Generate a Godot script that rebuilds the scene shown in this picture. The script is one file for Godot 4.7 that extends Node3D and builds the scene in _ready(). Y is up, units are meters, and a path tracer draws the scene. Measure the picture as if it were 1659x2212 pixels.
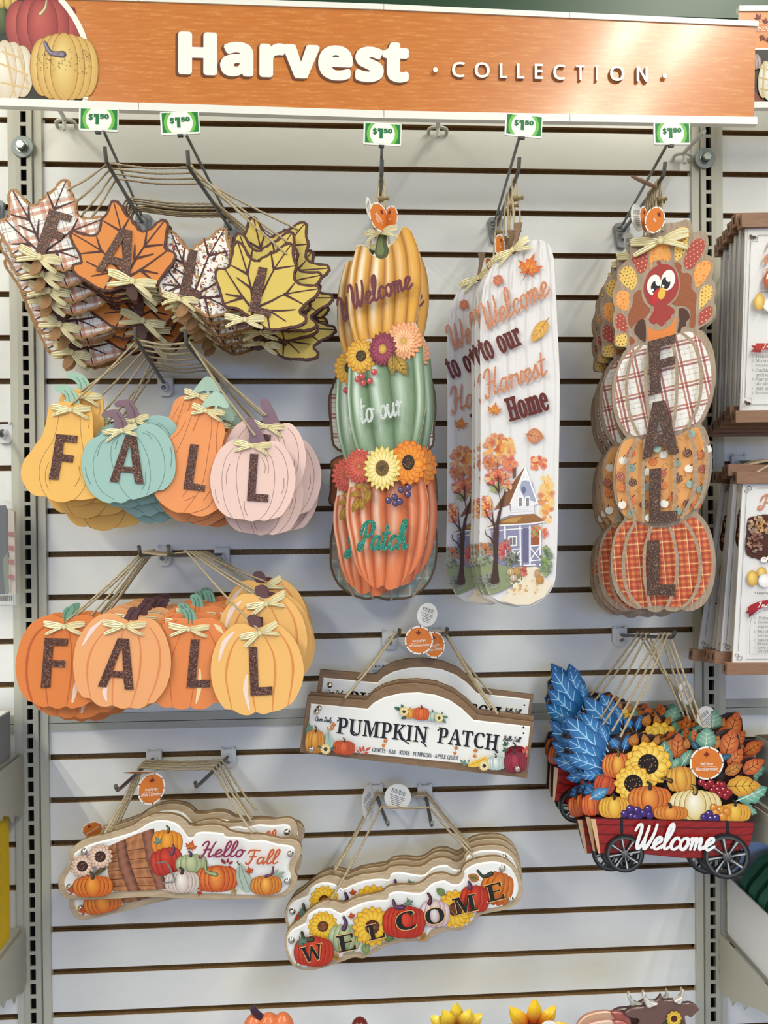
extends Node3D
# A shop wall: slat board between two slotted uprights, hung with autumn signs and garlands on peg hooks.

const FW := 1659.0
const FH := 2212.0
const FOC := 1600.0
var eye := Vector3(-0.0559, -0.6839, 1.3346)
var look := Basis.from_euler(Vector3(deg_to_rad(-0.371), deg_to_rad(-2.947), deg_to_rad(-0.495)))
var rng := RandomNumberGenerator.new()
var M := {}
var used := {}

# ---------------------------------------------------------------- places
func ray(x: float, y: float) -> Vector3:
	return look * Vector3((x - FW / 2) / FOC, -(y - FH / 2) / FOC, -1.0)

func P(x: float, y: float, z: float) -> Vector3:          # the point at distance z in front of the slat board
	var d := ray(x, y)
	return eye + d * ((z - eye.z) / d.z)

func frame(x: float, y: float, z: float, yaw := 0.0, pitch := 0.0) -> Transform3D:
	return Transform3D(Basis.from_euler(Vector3(deg_to_rad(pitch), deg_to_rad(yaw), 0)), P(x, y, z))

func on(t: Transform3D, x: float, y: float) -> Vector2:   # where a board's plane lies at that place
	var d := ray(x, y)
	var n := t.basis.z
	var w := eye + d * (n.dot(t.origin - eye) / n.dot(d))
	var l := t.affine_inverse() * w
	return Vector2(l.x, l.y)

func tp(t: Transform3D, v: Array, a: Array) -> PackedVector2Array:   # v = [left, top, scale] of the sheet the points were read from
	var r := PackedVector2Array()
	for i in range(0, a.size(), 2):
		r.append(on(t, v[0] + a[i] / v[2], v[1] + a[i + 1] / v[2]))
	return r

func t1(t: Transform3D, v: Array, x: float, y: float) -> Vector2:
	return on(t, v[0] + x / v[2], v[1] + y / v[2])

# ---------------------------------------------------------------- curves
func smooth(p: PackedVector2Array, n := 4, closed := true) -> PackedVector2Array:
	var r := PackedVector2Array()
	var k := p.size()
	var last := k if closed else k - 1
	for i in last:
		var a := p[(i - 1 + k) % k] if closed or i > 0 else p[0]
		var b := p[i]
		var c := p[(i + 1) % k]
		var d := p[(i + 2) % k] if closed or i + 2 < k else p[k - 1]
		for j in n:
			var u := float(j) / n
			r.append(0.5 * ((2.0 * b) + (c - a) * u + (2.0 * a - 5.0 * b + 4.0 * c - d) * u * u + (3.0 * b - a - 3.0 * c + d) * u * u * u))
	if not closed:
		r.append(p[k - 1])
	return r

func smooth3(p: Array, n := 6) -> Array:
	var r := []
	var k := p.size()
	for i in k - 1:
		var a: Vector3 = p[maxi(i - 1, 0)]
		var b: Vector3 = p[i]
		var c: Vector3 = p[i + 1]
		var d: Vector3 = p[mini(i + 2, k - 1)]
		for j in n:
			var u := float(j) / n
			r.append(0.5 * ((2.0 * b) + (c - a) * u + (2.0 * a - 5.0 * b + 4.0 * c - d) * u * u + (3.0 * b - a - 3.0 * c + d) * u * u * u))
	r.append(p[k - 1])
	return r

func inset(p: PackedVector2Array, d: float) -> PackedVector2Array:   # largest outline after moving in by d
	var best := PackedVector2Array()
	var area := 0.0
	for q in Geometry2D.offset_polygon(p, -d, Geometry2D.JOIN_ROUND):
		var s := 0.0
		for i in q.size():
			s += q[i].cross(q[(i + 1) % q.size()])
		if absf(s) > area:
			area = absf(s)
			best = q
	return best

func wavy(p: PackedVector2Array, amp: float, wave: float, sd := 1) -> PackedVector2Array:   # a wobbling cut edge
	var no := FastNoiseLite.new()
	no.seed = sd
	no.frequency = 1.0 / wave
	var r := PackedVector2Array()
	var k := p.size()
	for i in k:
		var n := (p[(i + 1) % k] - p[(i - 1 + k) % k]).orthogonal().normalized()
		r.append(p[i] + n * no.get_noise_2d(p[i].x, p[i].y) * amp)
	return r

func circ(c: Vector2, rx: float, ry: float, rot := 0.0, n := 24) -> PackedVector2Array:
	var r := PackedVector2Array()
	for i in n:
		r.append(c + Vector2(cos(TAU * i / n) * rx, sin(TAU * i / n) * ry).rotated(rot))
	return r

func rect(c: Vector2, w: float, h: float, rot := 0.0, round_r := 0.0) -> PackedVector2Array:
	var r := PackedVector2Array()
	for k in 4:
		var s := Vector2([1, -1, -1, 1][k], [1, 1, -1, -1][k])
		if round_r <= 0:
			r.append(c + (Vector2(w, h) / 2 * s).rotated(rot))
		else:
			for j in 5:
				r.append(c + ((Vector2(w, h) / 2 - Vector2(round_r, round_r)) * s + Vector2.from_angle(PI / 2 * k + PI / 8 * j) * round_r).rotated(rot))
	return r

func C(hex: String) -> Color:
	return Color(hex).srgb_to_linear()

# ---------------------------------------------------------------- one part: faces of several materials, later layers a hair in front
class Pt:
	var S := {}
	var h := 0.0
	var step := 0.000014
	func get_s(m: Material) -> Dictionary:
		if not S.has(m):
			S[m] = {"v": PackedVector3Array(), "n": PackedVector3Array(), "c": PackedColorArray(), "u": PackedVector2Array()}
		return S[m]
	func tri(m: Material, a: Vector3, b: Vector3, c: Vector3, ca: Color, cb: Color, cc: Color, n := Vector3.ZERO, ut := Transform2D()) -> void:
		var s := get_s(m)
		var fn := (c - a).cross(b - a)
		if n == Vector3.ZERO:
			n = fn.normalized()
		elif fn.dot(n) < 0:
			var x := b
			b = c
			c = x
			var y := cb
			cb = cc
			cc = y
		s.v.append(a); s.v.append(b); s.v.append(c)
		s.c.append(ca); s.c.append(cb); s.c.append(cc)
		for k in 3:
			s.n.append(n)
		s.u.append(ut * Vector2(a.x, -a.y)); s.u.append(ut * Vector2(b.x, -b.y)); s.u.append(ut * Vector2(c.x, -c.y))
	func quad(m: Material, a: Vector3, b: Vector3, c: Vector3, d: Vector3, ca: Color, cb: Color, n := Vector3.ZERO) -> void:
		tri(m, a, b, c, ca, ca, cb, n)
		tri(m, a, c, d, ca, cb, cb, n)
	func up() -> void:
		h += step
	func tris(p: PackedVector2Array) -> PackedInt32Array:
		var i := Geometry2D.triangulate_polygon(p)
		return i
	func poly(p: PackedVector2Array, col: Color, m: Material, z = null, ut := Transform2D(), n := Vector3.BACK) -> void:
		if p.size() < 3:
			return
		var i := tris(p)
		if i.is_empty():
			var c := PackedVector2Array()
			for q in Geometry2D.offset_polygon(p, 0.00002):
				if q.size() > c.size():
					c = q
			if c.size() < 3:
				return
			p = c
			i = tris(p)
		if z == null:
			up()
			z = h
		for k in range(0, i.size(), 3):
			tri(m, Vector3(p[i[k]].x, p[i[k]].y, z), Vector3(p[i[k + 1]].x, p[i[k + 1]].y, z), Vector3(p[i[k + 2]].x, p[i[k + 2]].y, z), col, col, col, n, ut)
	func grad(p: PackedVector2Array, ctr: Vector2, cin: Color, cout: Color, m: Material, rings := 4, power := 1.0) -> void:   # star-shaped, printed from one tone to another
		up()
		var k := p.size()
		for r in rings:
			var f0 := float(r) / rings
			var f1 := float(r + 1) / rings
			var c0 := cin.lerp(cout, pow(f0, power))
			var c1 := cin.lerp(cout, pow(f1, power))
			for i in k:
				var a := ctr.lerp(p[i], f0)
				var b := ctr.lerp(p[(i + 1) % k], f0)
				var c := ctr.lerp(p[(i + 1) % k], f1)
				var d := ctr.lerp(p[i], f1)
				if r > 0:
					tri(m, Vector3(a.x, a.y, h), Vector3(b.x, b.y, h), Vector3(c.x, c.y, h), c0, c0, c1, Vector3.BACK)
				tri(m, Vector3(a.x, a.y, h), Vector3(c.x, c.y, h), Vector3(d.x, d.y, h), c0, c1, c1, Vector3.BACK)
	func stroke(p: PackedVector2Array, w0: float, w1: float, col: Color, m: Material, mid := -1.0, caps := true) -> void:   # a line from width w0 to w1 (mid: width half way); it climbs a hair so that loops pass over themselves
		up()
		var k := p.size()
		if k < 2:
			return
		var l := []
		var r := []
		for i in k:
			var d := (p[mini(i + 1, k - 1)] - p[maxi(i - 1, 0)]).normalized().orthogonal()
			var f := float(i) / maxi(k - 1, 1)
			var w := lerpf(w0, w1, f)
			if mid >= 0:
				w = lerpf(w0, mid, f * 2) if f < 0.5 else lerpf(mid, w1, f * 2 - 1)
			var z := h + step * 2.0 * f
			l.append(Vector3(p[i].x + d.x * w / 2, p[i].y + d.y * w / 2, z))
			r.append(Vector3(p[i].x - d.x * w / 2, p[i].y - d.y * w / 2, z))
		for i in k - 1:
			tri(m, l[i], r[i], r[i + 1], col, col, col, Vector3.BACK)
			tri(m, l[i], r[i + 1], l[i + 1], col, col, col, Vector3.BACK)
		if caps:
			for e in [[p[0], w0, h - step * 0.4], [p[k - 1], w1, h + step * 2.4]]:
				for i in 8:
					var a: Vector2 = e[0] + Vector2.from_angle(TAU * i / 8) * e[1] / 2
					var b: Vector2 = e[0] + Vector2.from_angle(TAU * (i + 1) / 8) * e[1] / 2
					tri(m, Vector3(e[0].x, e[0].y, e[2]), Vector3(a.x, a.y, e[2]), Vector3(b.x, b.y, e[2]), col, col, col, Vector3.BACK)
		h += step * 2.4
	func wall(p: PackedVector2Array, q: PackedVector2Array, z0: float, z1: float, col: Color, m: Material, flat_n := true) -> void:   # the band between two outlines of as many points
		var k := p.size()
		var area := 0.0
		for i in k:
			area += p[i].cross(p[(i + 1) % k])
		var sg := signf(area)
		for i in k:
			var j := (i + 1) % k
			var a := Vector3(p[i].x, p[i].y, z0)
			var b := Vector3(p[j].x, p[j].y, z0)
			var c := Vector3(q[j].x, q[j].y, z1)
			var d := Vector3(q[i].x, q[i].y, z1)
			var n := (b - a).cross(d - a).normalized() * sg
			if n == Vector3.ZERO:
				n = (b - a).cross(c - a).normalized() * sg
			var ut := Transform2D()
			tri(m, a, b, c, col, col, col, n, ut)
			tri(m, a, c, d, col, col, col, n, ut)
	func slab(p: PackedVector2Array, z0: float, z1: float, front: Color, fm: Material, side: Color, sm: Material, bevel := 0.0, ut := Transform2D()) -> void:   # a cut board
		poly(p, side, sm, z0, Transform2D(), Vector3.FORWARD)
		if bevel <= 0:
			wall(p, p, z0, z1, side, sm)
			poly(p, front, fm, z1, ut)
		else:
			var k := p.size()
			var area := 0.0
			for i in k:
				area += p[i].cross(p[(i + 1) % k])
			var sg := signf(area)
			var q := PackedVector2Array()
			for i in k:
				var e0 := (p[i] - p[(i - 1 + k) % k]).normalized()
				var e1 := (p[(i + 1) % k] - p[i]).normalized()
				var nn := (e0 + e1).normalized().orthogonal()
				q.append(p[i] - nn * sg * bevel)
			wall(p, p, z0, z1 - bevel, side, sm)
			wall(p, q, z1 - bevel, z1, front, fm)
			poly(q, front, fm, z1, ut)
		h = maxf(h, z1)
	func box(c: Vector3, s: Vector3, col: Color, m: Material, b := Basis()) -> void:
		for ax in 3:
			for sg in [-1.0, 1.0]:
				var n := Vector3.ZERO
				n[ax] = sg
				var u := Vector3.ZERO
				u[(ax + 1) % 3] = s[(ax + 1) % 3] / 2
				var v := Vector3.ZERO
				v[(ax + 2) % 3] = s[(ax + 2) % 3] / 2
				var o: Vector3 = n * s[ax] / 2
				quad(m, c + b * (o - u - v), c + b * (o + u - v), c + b * (o + u + v), c + b * (o - u + v), col, col, b * n)
	func tube(p: Array, r0: float, r1: float, col: Color, m: Material, sides := 8, caps := true, lobe := 0.0, twist := 0.0, col2 = null) -> void:
		var s := get_s(m)
		var k := p.size()
		var prev := Vector3.ZERO
		var rings := []
		var run := 0.0
		for i in k:
			var d: Vector3 = (p[mini(i + 1, k - 1)] - p[maxi(i - 1, 0)]).normalized()
			if i > 0:
				run += p[i].distance_to(p[i - 1])
			var u := prev - d * prev.dot(d)
			if u.length() < 1e-4:
				u = d.cross(Vector3(0.3, 0.2, 1.0) if absf(d.z) < 0.9 else Vector3.UP)
			u = u.normalized()
			prev = u
			var w := d.cross(u)
			var r := lerpf(r0, r1, float(i) / maxi(k - 1, 1))
			var ring := []
			for j in sides:
				var an := TAU * j / sides
				var f := cos(2.0 * (an - twist * run))
				ring.append([p[i] + (u * cos(an) + w * sin(an)) * r * (1.0 + lobe * f), u * cos(an) + w * sin(an), col if col2 == null else col.lerp(col2, clampf(0.5 - 0.5 * f, 0, 1))])
			rings.append(ring)
		for i in k - 1:
			for j in sides:
				var a: Array = rings[i][j]
				var b: Array = rings[i][(j + 1) % sides]
				var c: Array = rings[i + 1][(j + 1) % sides]
				var e: Array = rings[i + 1][j]
				for q in [[a, c, b], [a, e, c]]:
					for x in q:
						s.v.append(x[0]); s.n.append(x[1]); s.c.append(x[2]); s.u.append(Vector2(x[0].x, -x[0].y))
		if caps:
			for e in [0, k - 1]:
				for j in sides:
					var n: Vector3 = (p[0] - p[1]).normalized() if e == 0 else (p[k - 1] - p[k - 2]).normalized()
					tri(m, p[e], rings[e][j][0], rings[e][(j + 1) % sides][0], col, col, col, n)
	func lathe(c: Vector3, ax: Vector3, prof: Array, col: Color, m: Material, n := 16) -> void:   # prof: [along, radius]
		var s := get_s(m)
		ax = ax.normalized()
		var u := ax.cross(Vector3.UP if absf(ax.y) < 0.9 else Vector3.RIGHT).normalized()
		var w := ax.cross(u)
		for i in prof.size() - 1:
			var a: Array = prof[i]
			var b: Array = prof[i + 1]
			for j in n:
				var q := []
				for e in [[a, j], [b, j], [b, j + 1], [a, j + 1]]:
					var an: float = TAU * e[1] / n
					var dir: Vector3 = u * cos(an) + w * sin(an)
					var sl := Vector2(b[0] - a[0], b[1] - a[1]).normalized()
					q.append([c + ax * e[0][0] + dir * e[0][1], (dir * sl.x - ax * sl.y).normalized()])
				for e in [[0, 1, 2], [0, 2, 3]]:
					for x in e:
						s.v.append(q[x][0]); s.n.append(q[x][1]); s.c.append(col); s.u.append(Vector2(q[x][0].x, -q[x][0].y))
	func mesh() -> ArrayMesh:
		var am := ArrayMesh.new()
		for m in S:
			var s: Dictionary = S[m]
			if s.v.is_empty():
				continue
			var a := []
			a.resize(Mesh.ARRAY_MAX)
			a[Mesh.ARRAY_VERTEX] = s.v
			a[Mesh.ARRAY_NORMAL] = s.n
			a[Mesh.ARRAY_COLOR] = s.c
			a[Mesh.ARRAY_TEX_UV] = s.u
			am.add_surface_from_arrays(Mesh.PRIMITIVE_TRIANGLES, a)
			am.surface_set_material(am.get_surface_count() - 1, m)
		return am

# ---------------------------------------------------------------- objects
func nm(called: String) -> String:
	var n: int = used.get(called, 0)
	used[called] = n + 1
	return called if n == 0 else "%s_%03d" % [called, n]

func obj(called: String, pt: Pt, parent: Node3D, at := Transform3D()) -> MeshInstance3D:
	var o := MeshInstance3D.new()
	o.name = nm(called) if parent == self else called
	o.mesh = pt.mesh()
	o.transform = at
	parent.add_child(o, true)
	return o

func thing(called: String, label: String, category: String, at := Transform3D(), group := "") -> Node3D:
	var o := Node3D.new()
	o.name = nm(called)
	o.transform = at
	add_child(o)
	tag(o, label, category, group)
	return o

func tag(o: Node3D, label: String, category: String, group := "") -> void:
	o.set_meta("label", label)
	o.set_meta("category", category)
	if group:
		o.set_meta("group", group)

func sub(called: String, parent: Node3D, at := Transform3D()) -> Node3D:
	var o := Node3D.new()
	o.name = called
	o.transform = at
	parent.add_child(o, true)
	return o

func struct(o: Node3D) -> Node3D:
	o.set_meta("kind", "structure")
	return o

func copy(o: Node3D, parent: Node3D, called := "") -> Node3D:
	var c: Node3D = o.duplicate()
	c.name = nm(called if called else str(o.get_meta("base", o.name))) if parent == self else str(o.get_meta("base", o.name))
	parent.add_child(c, true)
	return c

# ---------------------------------------------------------------- materials
func mat(rough := 0.7, metal := 0.0, col := Color.WHITE, vc := true) -> StandardMaterial3D:
	var m := StandardMaterial3D.new()
	m.roughness = rough
	m.metallic = metal
	m.albedo_color = col
	m.vertex_color_use_as_albedo = vc
	return m

func tex(w: int, hh: int, f: Callable) -> ImageTexture:
	var im := Image.create(w, hh, false, Image.FORMAT_RGB8)
	for y in hh:
		for x in w:
			im.set_pixel(x, y, f.call(x, y))
	return ImageTexture.create_from_image(im)

func wood_tex(a: String, b: String, c: String, sd: int, fine := 0.35) -> ImageTexture:   # grain runs along u
	var n1 := FastNoiseLite.new()
	n1.seed = sd
	n1.frequency = 0.02
	var n2 := FastNoiseLite.new()
	n2.seed = sd + 7
	n2.frequency = 0.09
	var ca := Color(a)
	var cb := Color(b)
	var cc := Color(c)
	return tex(256, 256, func(x: int, y: int) -> Color:
		var bend := 6.0 * n1.get_noise_2d(x * 0.5, y * 0.6)
		var v := 0.5 + 0.9 * n1.get_noise_2d(x * 0.35, (y + bend) * 3.4)
		var w := n2.get_noise_2d(x * 0.25, (y + bend) * 5.5)
		var col := ca.lerp(cb, clampf(v, 0, 1))
		if w > 0.25:
			col = col.lerp(cc, clampf((w - 0.25) * 3.0, 0, 1) * fine)
		return col)

func glitter_tex(dark: Array, lights: Array, share: float, sd: int) -> ImageTexture:
	var r := RandomNumberGenerator.new()
	r.seed = sd
	return tex(128, 128, func(_x: int, _y: int) -> Color:
		var c := Color(dark[r.randi() % dark.size()])
		if r.randf() < share:
			c = c.lerp(Color(lights[r.randi() % lights.size()]), r.randf_range(0.4, 1.0))
		return c)

func tmat(t: Texture2D, size: float, rough := 0.7, metal := 0.0) -> StandardMaterial3D:
	var m := mat(rough, metal)
	m.albedo_texture = t
	m.uv1_scale = Vector3(1.0 / size, 1.0 / size, 1)
	return m

func make_materials() -> void:
	M.print = mat(0.55)
	M.card = mat(0.7)
	M.enamel = mat(0.22)
	M.enamel.clearcoat_enabled = true
	M.enamel.clearcoat = 0.3
	M.plastic = mat(0.4)
	M.steel = mat(0.32, 0.9)
	M.zinc = mat(0.5, 0.35)
	M.chrome = mat(0.12, 1.0)
	M.glossy = mat(0.28)
	M.oak = tmat(wood_tex("b58a5c", "a3774b", "7d5833", 3), 0.11, 0.6)
	M.ash = tmat(wood_tex("b5a08c", "9c8775", "77645a", 11, 0.5), 0.10, 0.65)
	M.walnut = tmat(wood_tex("8f7257", "7d6148", "5f4733", 21, 0.3), 0.10, 0.6)
	M.pale = tmat(wood_tex("c6b195", "b39c7f", "96805f", 31, 0.3), 0.12, 0.6)
	M.brownwood = tmat(wood_tex("94705a", "86634e", "6d4d3b", 41, 0.3), 0.10, 0.6)
	M.glit = tmat(glitter_tex(["40231c", "4d2c22", "351b16", "5a362a", "452720"], ["b07a62", "d8a487", "8a5a48", "f0cfb8"], 0.24, 5), 0.10, 0.45)
	M.glitbrown = tmat(glitter_tex(["3f2618", "4c3020", "341e12", "583a26"], ["a57e55", "d0ab7c", "7d5838", "f0dcb8"], 0.16, 6), 0.10, 0.45)
	M.glitred = tmat(glitter_tex(["5c1428", "6d1b30", "4a0f20"], ["a03a50", "7d2438", "c05a70"], 0.22, 7), 0.10, 0.45)
	M.glitgreen = tmat(glitter_tex(["12604f", "187362", "0d4d46", "1b8a6a"], ["5fd8b0", "3a6fd0", "9be8c8", "2fae8a"], 0.38, 8), 0.10, 0.4)
	M.glitwhite = tmat(glitter_tex(["c9d0d2", "dfe5e6", "b4bdc0"], ["ffffff", "9fb0b4"], 0.4, 9), 0.10, 0.4)
	M.glitcopper = tmat(glitter_tex(["c9825f", "d9977a", "b86f4c"], ["f0c0a0", "a85a38", "e8a888"], 0.3, 10), 0.10, 0.45)
	M.twine = mat(0.95)
	M.twine.rim_enabled = true
	M.twine.rim = 0.3
	M.raffia = mat(0.6)
	M.slat = mat(0.3)
	var sn := FastNoiseLite.new()
	sn.seed = 4
	sn.frequency = 0.05
	M.slat.albedo_texture = tex(256, 256, func(x: int, y: int) -> Color:
		var g := 0.972 + 0.010 * sn.get_noise_2d(x * 0.3, y * 0.8) + 0.010 * sn.get_noise_2d(x * 9.0, y * 9.0)
		return Color(g, g, g))
	M.slat.uv1_scale = Vector3(4, 4, 1)
	var mn := FastNoiseLite.new()
	mn.seed = 14
	mn.frequency = 0.12
	M.mdf = mat(0.9)
	M.mdf.albedo_texture = tex(256, 64, func(x: int, y: int) -> Color:
		return Color("7d5e3e").lerp(Color("b8925f"), clampf(0.45 + 0.8 * mn.get_noise_2d(x * 1.2, y * 2.2), 0, 1)))
	M.mdf.uv1_triplanar = true
	M.mdf.uv1_scale = Vector3(9, 9, 9)
	M.paint = mat(0.38)

# ---------------------------------------------------------------- the shop
const PITCH := 0.0762
const LOWER := -1.1205
const CEIL := 1.75
const GROUND := -2.15

func _ready() -> void:
	rng.seed = 11
	var cam := Camera3D.new()
	cam.name = "camera"
	cam.fov = rad_to_deg(2.0 * atan(FH / 2 / FOC))
	cam.near = 0.05
	cam.far = 60.0
	cam.transform = Transform3D(look, eye)
	add_child(cam)
	cam.current = true
	var sky := Sky.new()
	var sm := ProceduralSkyMaterial.new()
	sm.sky_top_color = Color("6a9cec")
	sm.sky_horizon_color = Color("a9c6f4")
	sm.ground_bottom_color = Color("8f8d88")
	sm.ground_horizon_color = Color("bcbfc2")
	sm.sky_energy_multiplier = 2.0
	sm.ground_energy_multiplier = 1.1
	sky.sky_material = sm
	var env := Environment.new()
	env.background_mode = Environment.BG_SKY
	env.sky = sky
	env.tonemap_mode = Environment.TONE_MAPPER_LINEAR
	env.tonemap_exposure = 0.97
	env.sdfgi_enabled = true
	env.ssao_enabled = true
	env.ssil_enabled = true
	var we := WorldEnvironment.new()
	we.name = "surroundings"
	we.environment = env
	add_child(we)
	make_materials()
	ceiling_lights()
	build_room()
	build_slatwall()
	build_header()
	build_all()

func ceiling_lights() -> void:
	# rows of fluorescent fittings on the ceiling, two tubes each, running away from the slat board
	var glow := mat(0.5, 0.0, Color(0.95, 0.95, 0.95), false)
	glow.emission_enabled = true
	glow.emission = Color("fdfbea")
	glow.emission_energy_multiplier = 5.0
	var k := 0
	for x in [-2.35, 1.5]:
		for z in [1.7, 4.3]:
			var t := thing("ceiling_light", "white fluorescent ceiling fitting with two tubes, %s" % ["over the left aisle near the wall", "over the left aisle far from the wall", "over the right aisle near the wall", "over the right aisle far from the wall"][k], "light", Transform3D(Basis(), Vector3(x, CEIL, z)), "fluorescent fittings")
			k += 1
			var b := Pt.new()
			b.box(Vector3(0, -0.03, 0), Vector3(0.52, 0.06, 2.44), C("eeeeea"), M.paint)
			obj("housing", b, t)
			for s in [-1, 1]:
				var g := Pt.new()
				g.tube([Vector3(s * 0.16, -0.085, -1.19), Vector3(s * 0.16, -0.085, 1.19)], 0.019, 0.019, Color.WHITE, glow, 10)
				obj("tube", g, t)
				var l := AreaLight3D.new()
				l.name = "tube_glow"
				l.area_size = Vector2(0.04, 2.38)
				l.area_normalize_energy = true
				l.light_energy = 3.9
				l.light_color = Color("fdfbea")
				l.shadow_enabled = true
				l.area_range = 16.0
				l.transform = Transform3D(Basis(Vector3.RIGHT, -PI / 2), Vector3(s * 0.16, -0.11, 0))
				t.add_child(l, true)

func build_room() -> void:
	var w := Pt.new()
	w.box(Vector3(0.3, GROUND - 0.05, 3.9), Vector3(8.4, 0.1, 9.0), C("8f8b84"), M.paint)
	struct(obj("floor", w, self))
	w = Pt.new()
	w.box(Vector3(0.3, CEIL + 0.05, 3.9), Vector3(8.4, 0.1, 9.0), C("e6e5e0"), M.card)
	struct(obj("ceiling", w, self))
	w = Pt.new()
	w.box(Vector3(-3.85, -0.2, 3.9), Vector3(0.1, 3.9, 9.0), C("ddd5c4"), M.card)
	struct(obj("wall_left", w, self))
	w = Pt.new()
	w.box(Vector3(4.45, -0.2, 3.9), Vector3(0.1, 3.9, 9.0), C("ddd5c4"), M.card)
	struct(obj("wall_right", w, self))
	# the shop front behind the viewer: piers, a low sill and a lintel round three openings on the street
	w = Pt.new()
	w.box(Vector3(0.3, GROUND + 0.3, 8.35), Vector3(8.4, 0.6, 0.12), C("cfcabf"), M.card)
	w.box(Vector3(0.3, 1.35, 8.35), Vector3(8.4, 0.8, 0.12), C("d8d4c8"), M.card)
	for x in [-3.7, -2.3, 1.5, 4.3]:
		w.box(Vector3(x, -0.3, 8.35), Vector3(0.36, 2.5, 0.12), C("d0ccc2"), M.card)
	w.box(Vector3(-3.0, -0.3, 8.35), Vector3(1.4, 2.5, 0.12), C("cfc8b8"), M.card)
	struct(obj("wall_front", w, self))
	# the wall above and behind the slat board: a pale strip under the shop's green band
	w = Pt.new()
	w.box(Vector3(0.3, -0.2, -0.2), Vector3(8.4, 3.9, 0.1), C("b9c0c6"), M.paint)
	struct(obj("wall_back", w, self))
	w = Pt.new()
	w.box(Vector3(0.3, 0.585, -0.12), Vector3(8.4, 0.62, 0.05), C("04391f"), M.paint)
	struct(obj("trim_1", w, self))

func slat_panel(called: String, x0: float, x1: float) -> void:
	var root := Node3D.new()
	root.name = called
	add_child(root)
	struct(root)
	var cx := (x0 + x1) / 2
	var b := Pt.new()
	b.box(Vector3(cx, -1.0, -0.03), Vector3(x1 - x0, 2.23, 0.03), C("ffffff"), M.mdf)
	obj("core_board", b, root)
	var gr := 0.0096
	var edges := [0.115]
	for k in 14:
		edges.append(-k * PITCH)
	edges.append(-1.0445)
	var rows := []
	for k in edges.size() - 1:
		rows.append([edges[k] - (gr / 2 if k > 0 else 0.0), edges[k + 1] + (gr / 2 if k < 14 else 0.0)])
	var low := [LOWER + 0.0475]
	for k in 13:
		low.append(LOWER - k * PITCH)
	for k in low.size() - 1:
		rows.append([low[k] - (gr / 2 if k > 0 else 0.0), low[k + 1] + gr / 2])
	for r in rows:
		var s := Pt.new()
		var hh: float = r[0] - r[1]
		var cy: float = (r[0] + r[1]) / 2
		# the white face and the raw edges of one slat
		var wd := x1 - x0
		s.box(Vector3(0, 0, -0.0035), Vector3(wd, hh, 0.007), C("ffffff"), M.mdf)
		s.box(Vector3(0, 0, 0.0004), Vector3(wd, hh - 0.0006, 0.0008), C("f0f0ee"), M.slat)
		obj("slat", s, root, Transform3D(Basis(), Vector3(cx, cy, 0)))
	var rail := Pt.new()
	for q in [[-1.0445, -1.0592], [-1.0605, -1.0735]]:
		rail.box(Vector3(cx, (q[0] + q[1]) / 2, -0.003), Vector3(x1 - x0, q[0] - q[1], 0.014), C("b3b3aa"), M.paint)
	rail.box(Vector3(cx, -1.06, -0.008), Vector3(x1 - x0, 0.03, 0.012), C("6b6a64"), M.paint)
	obj("joint_rail", rail, root)

func upright(called: String, x: float) -> void:
	var w := Pt.new()
	var col := C("b7b5a8")
	var fw := 0.0275
	var sw := 0.0100
	var z := 0.012
	var y0 := -2.1
	var y1 := 0.115
	for s in [-1, 1]:
		w.box(Vector3(x + s * (sw / 2 + (fw - sw) / 4), (y0 + y1) / 2, z - 0.001), Vector3((fw - sw) / 2, y1 - y0, 0.002), col, M.paint)
		w.box(Vector3(x + s * (fw / 2 - 0.0008), (y0 + y1) / 2, z - 0.012), Vector3(0.0016, y1 - y0, 0.022), col, M.paint)
		w.box(Vector3(x + s * (fw / 2 + 0.0082), (y0 + y1) / 2, 0.001), Vector3(0.0136, y1 - y0, 0.012), C("c3c1b3"), M.paint)
	var k := 0
	var y := y1
	while y > y0:
		w.box(Vector3(x, y, z - 0.001), Vector3(sw + 0.0004, 0.0062, 0.002), col, M.paint)
		y -= 0.0254
		k += 1
	w.box(Vector3(x, (y0 + y1) / 2, -0.014), Vector3(fw, y1 - y0, 0.002), C("0c0c0c"), M.card)
	struct(obj(called, w, self))

func bolt(x: float, y: float, label: String) -> void:
	var t := thing("washer_bolt", label, "bolt", Transform3D(Basis(), P(x, y, 0.0125)), "hex bolts with washers")
	var a := Pt.new()
	a.lathe(Vector3.ZERO, Vector3.BACK, [[0, 0.0], [0, 0.0185], [0.0018, 0.019], [0.0026, 0.0178], [0.0026, 0.0]], C("8f9899"), M.zinc, 32)
	obj("washer", a, t)
	var b := Pt.new()
	b.lathe(Vector3(0, 0, 0.0026), Vector3.BACK, [[0, 0.0105], [0.0012, 0.0105], [0.0013, 0.0085]], C("8f9492"), M.steel, 24)
	b.lathe(Vector3(0, 0, 0.0038), Vector3.BACK, [[0, 0.0082], [0.0072, 0.0082], [0.0085, 0.0068], [0.0085, 0.0]], C("a5aaa6"), M.steel, 6)
	obj("bolt_head", b, t)

func build_slatwall() -> void:
	slat_panel("wall_center", -0.5840, 0.5840)
	slat_panel("wall_left_bay", -1.8, -0.6370)
	slat_panel("wall_right_bay", 0.6370, 1.8)
	upright("trim_2", -0.6106)
	upright("trim_3", 0.6106)
	bolt(49, 318, "round grey washer with hex bolt on the left slotted upright")
	bolt(1522, 343, "round grey washer with hex bolt on the right slotted upright")

var letters := {}

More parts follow.
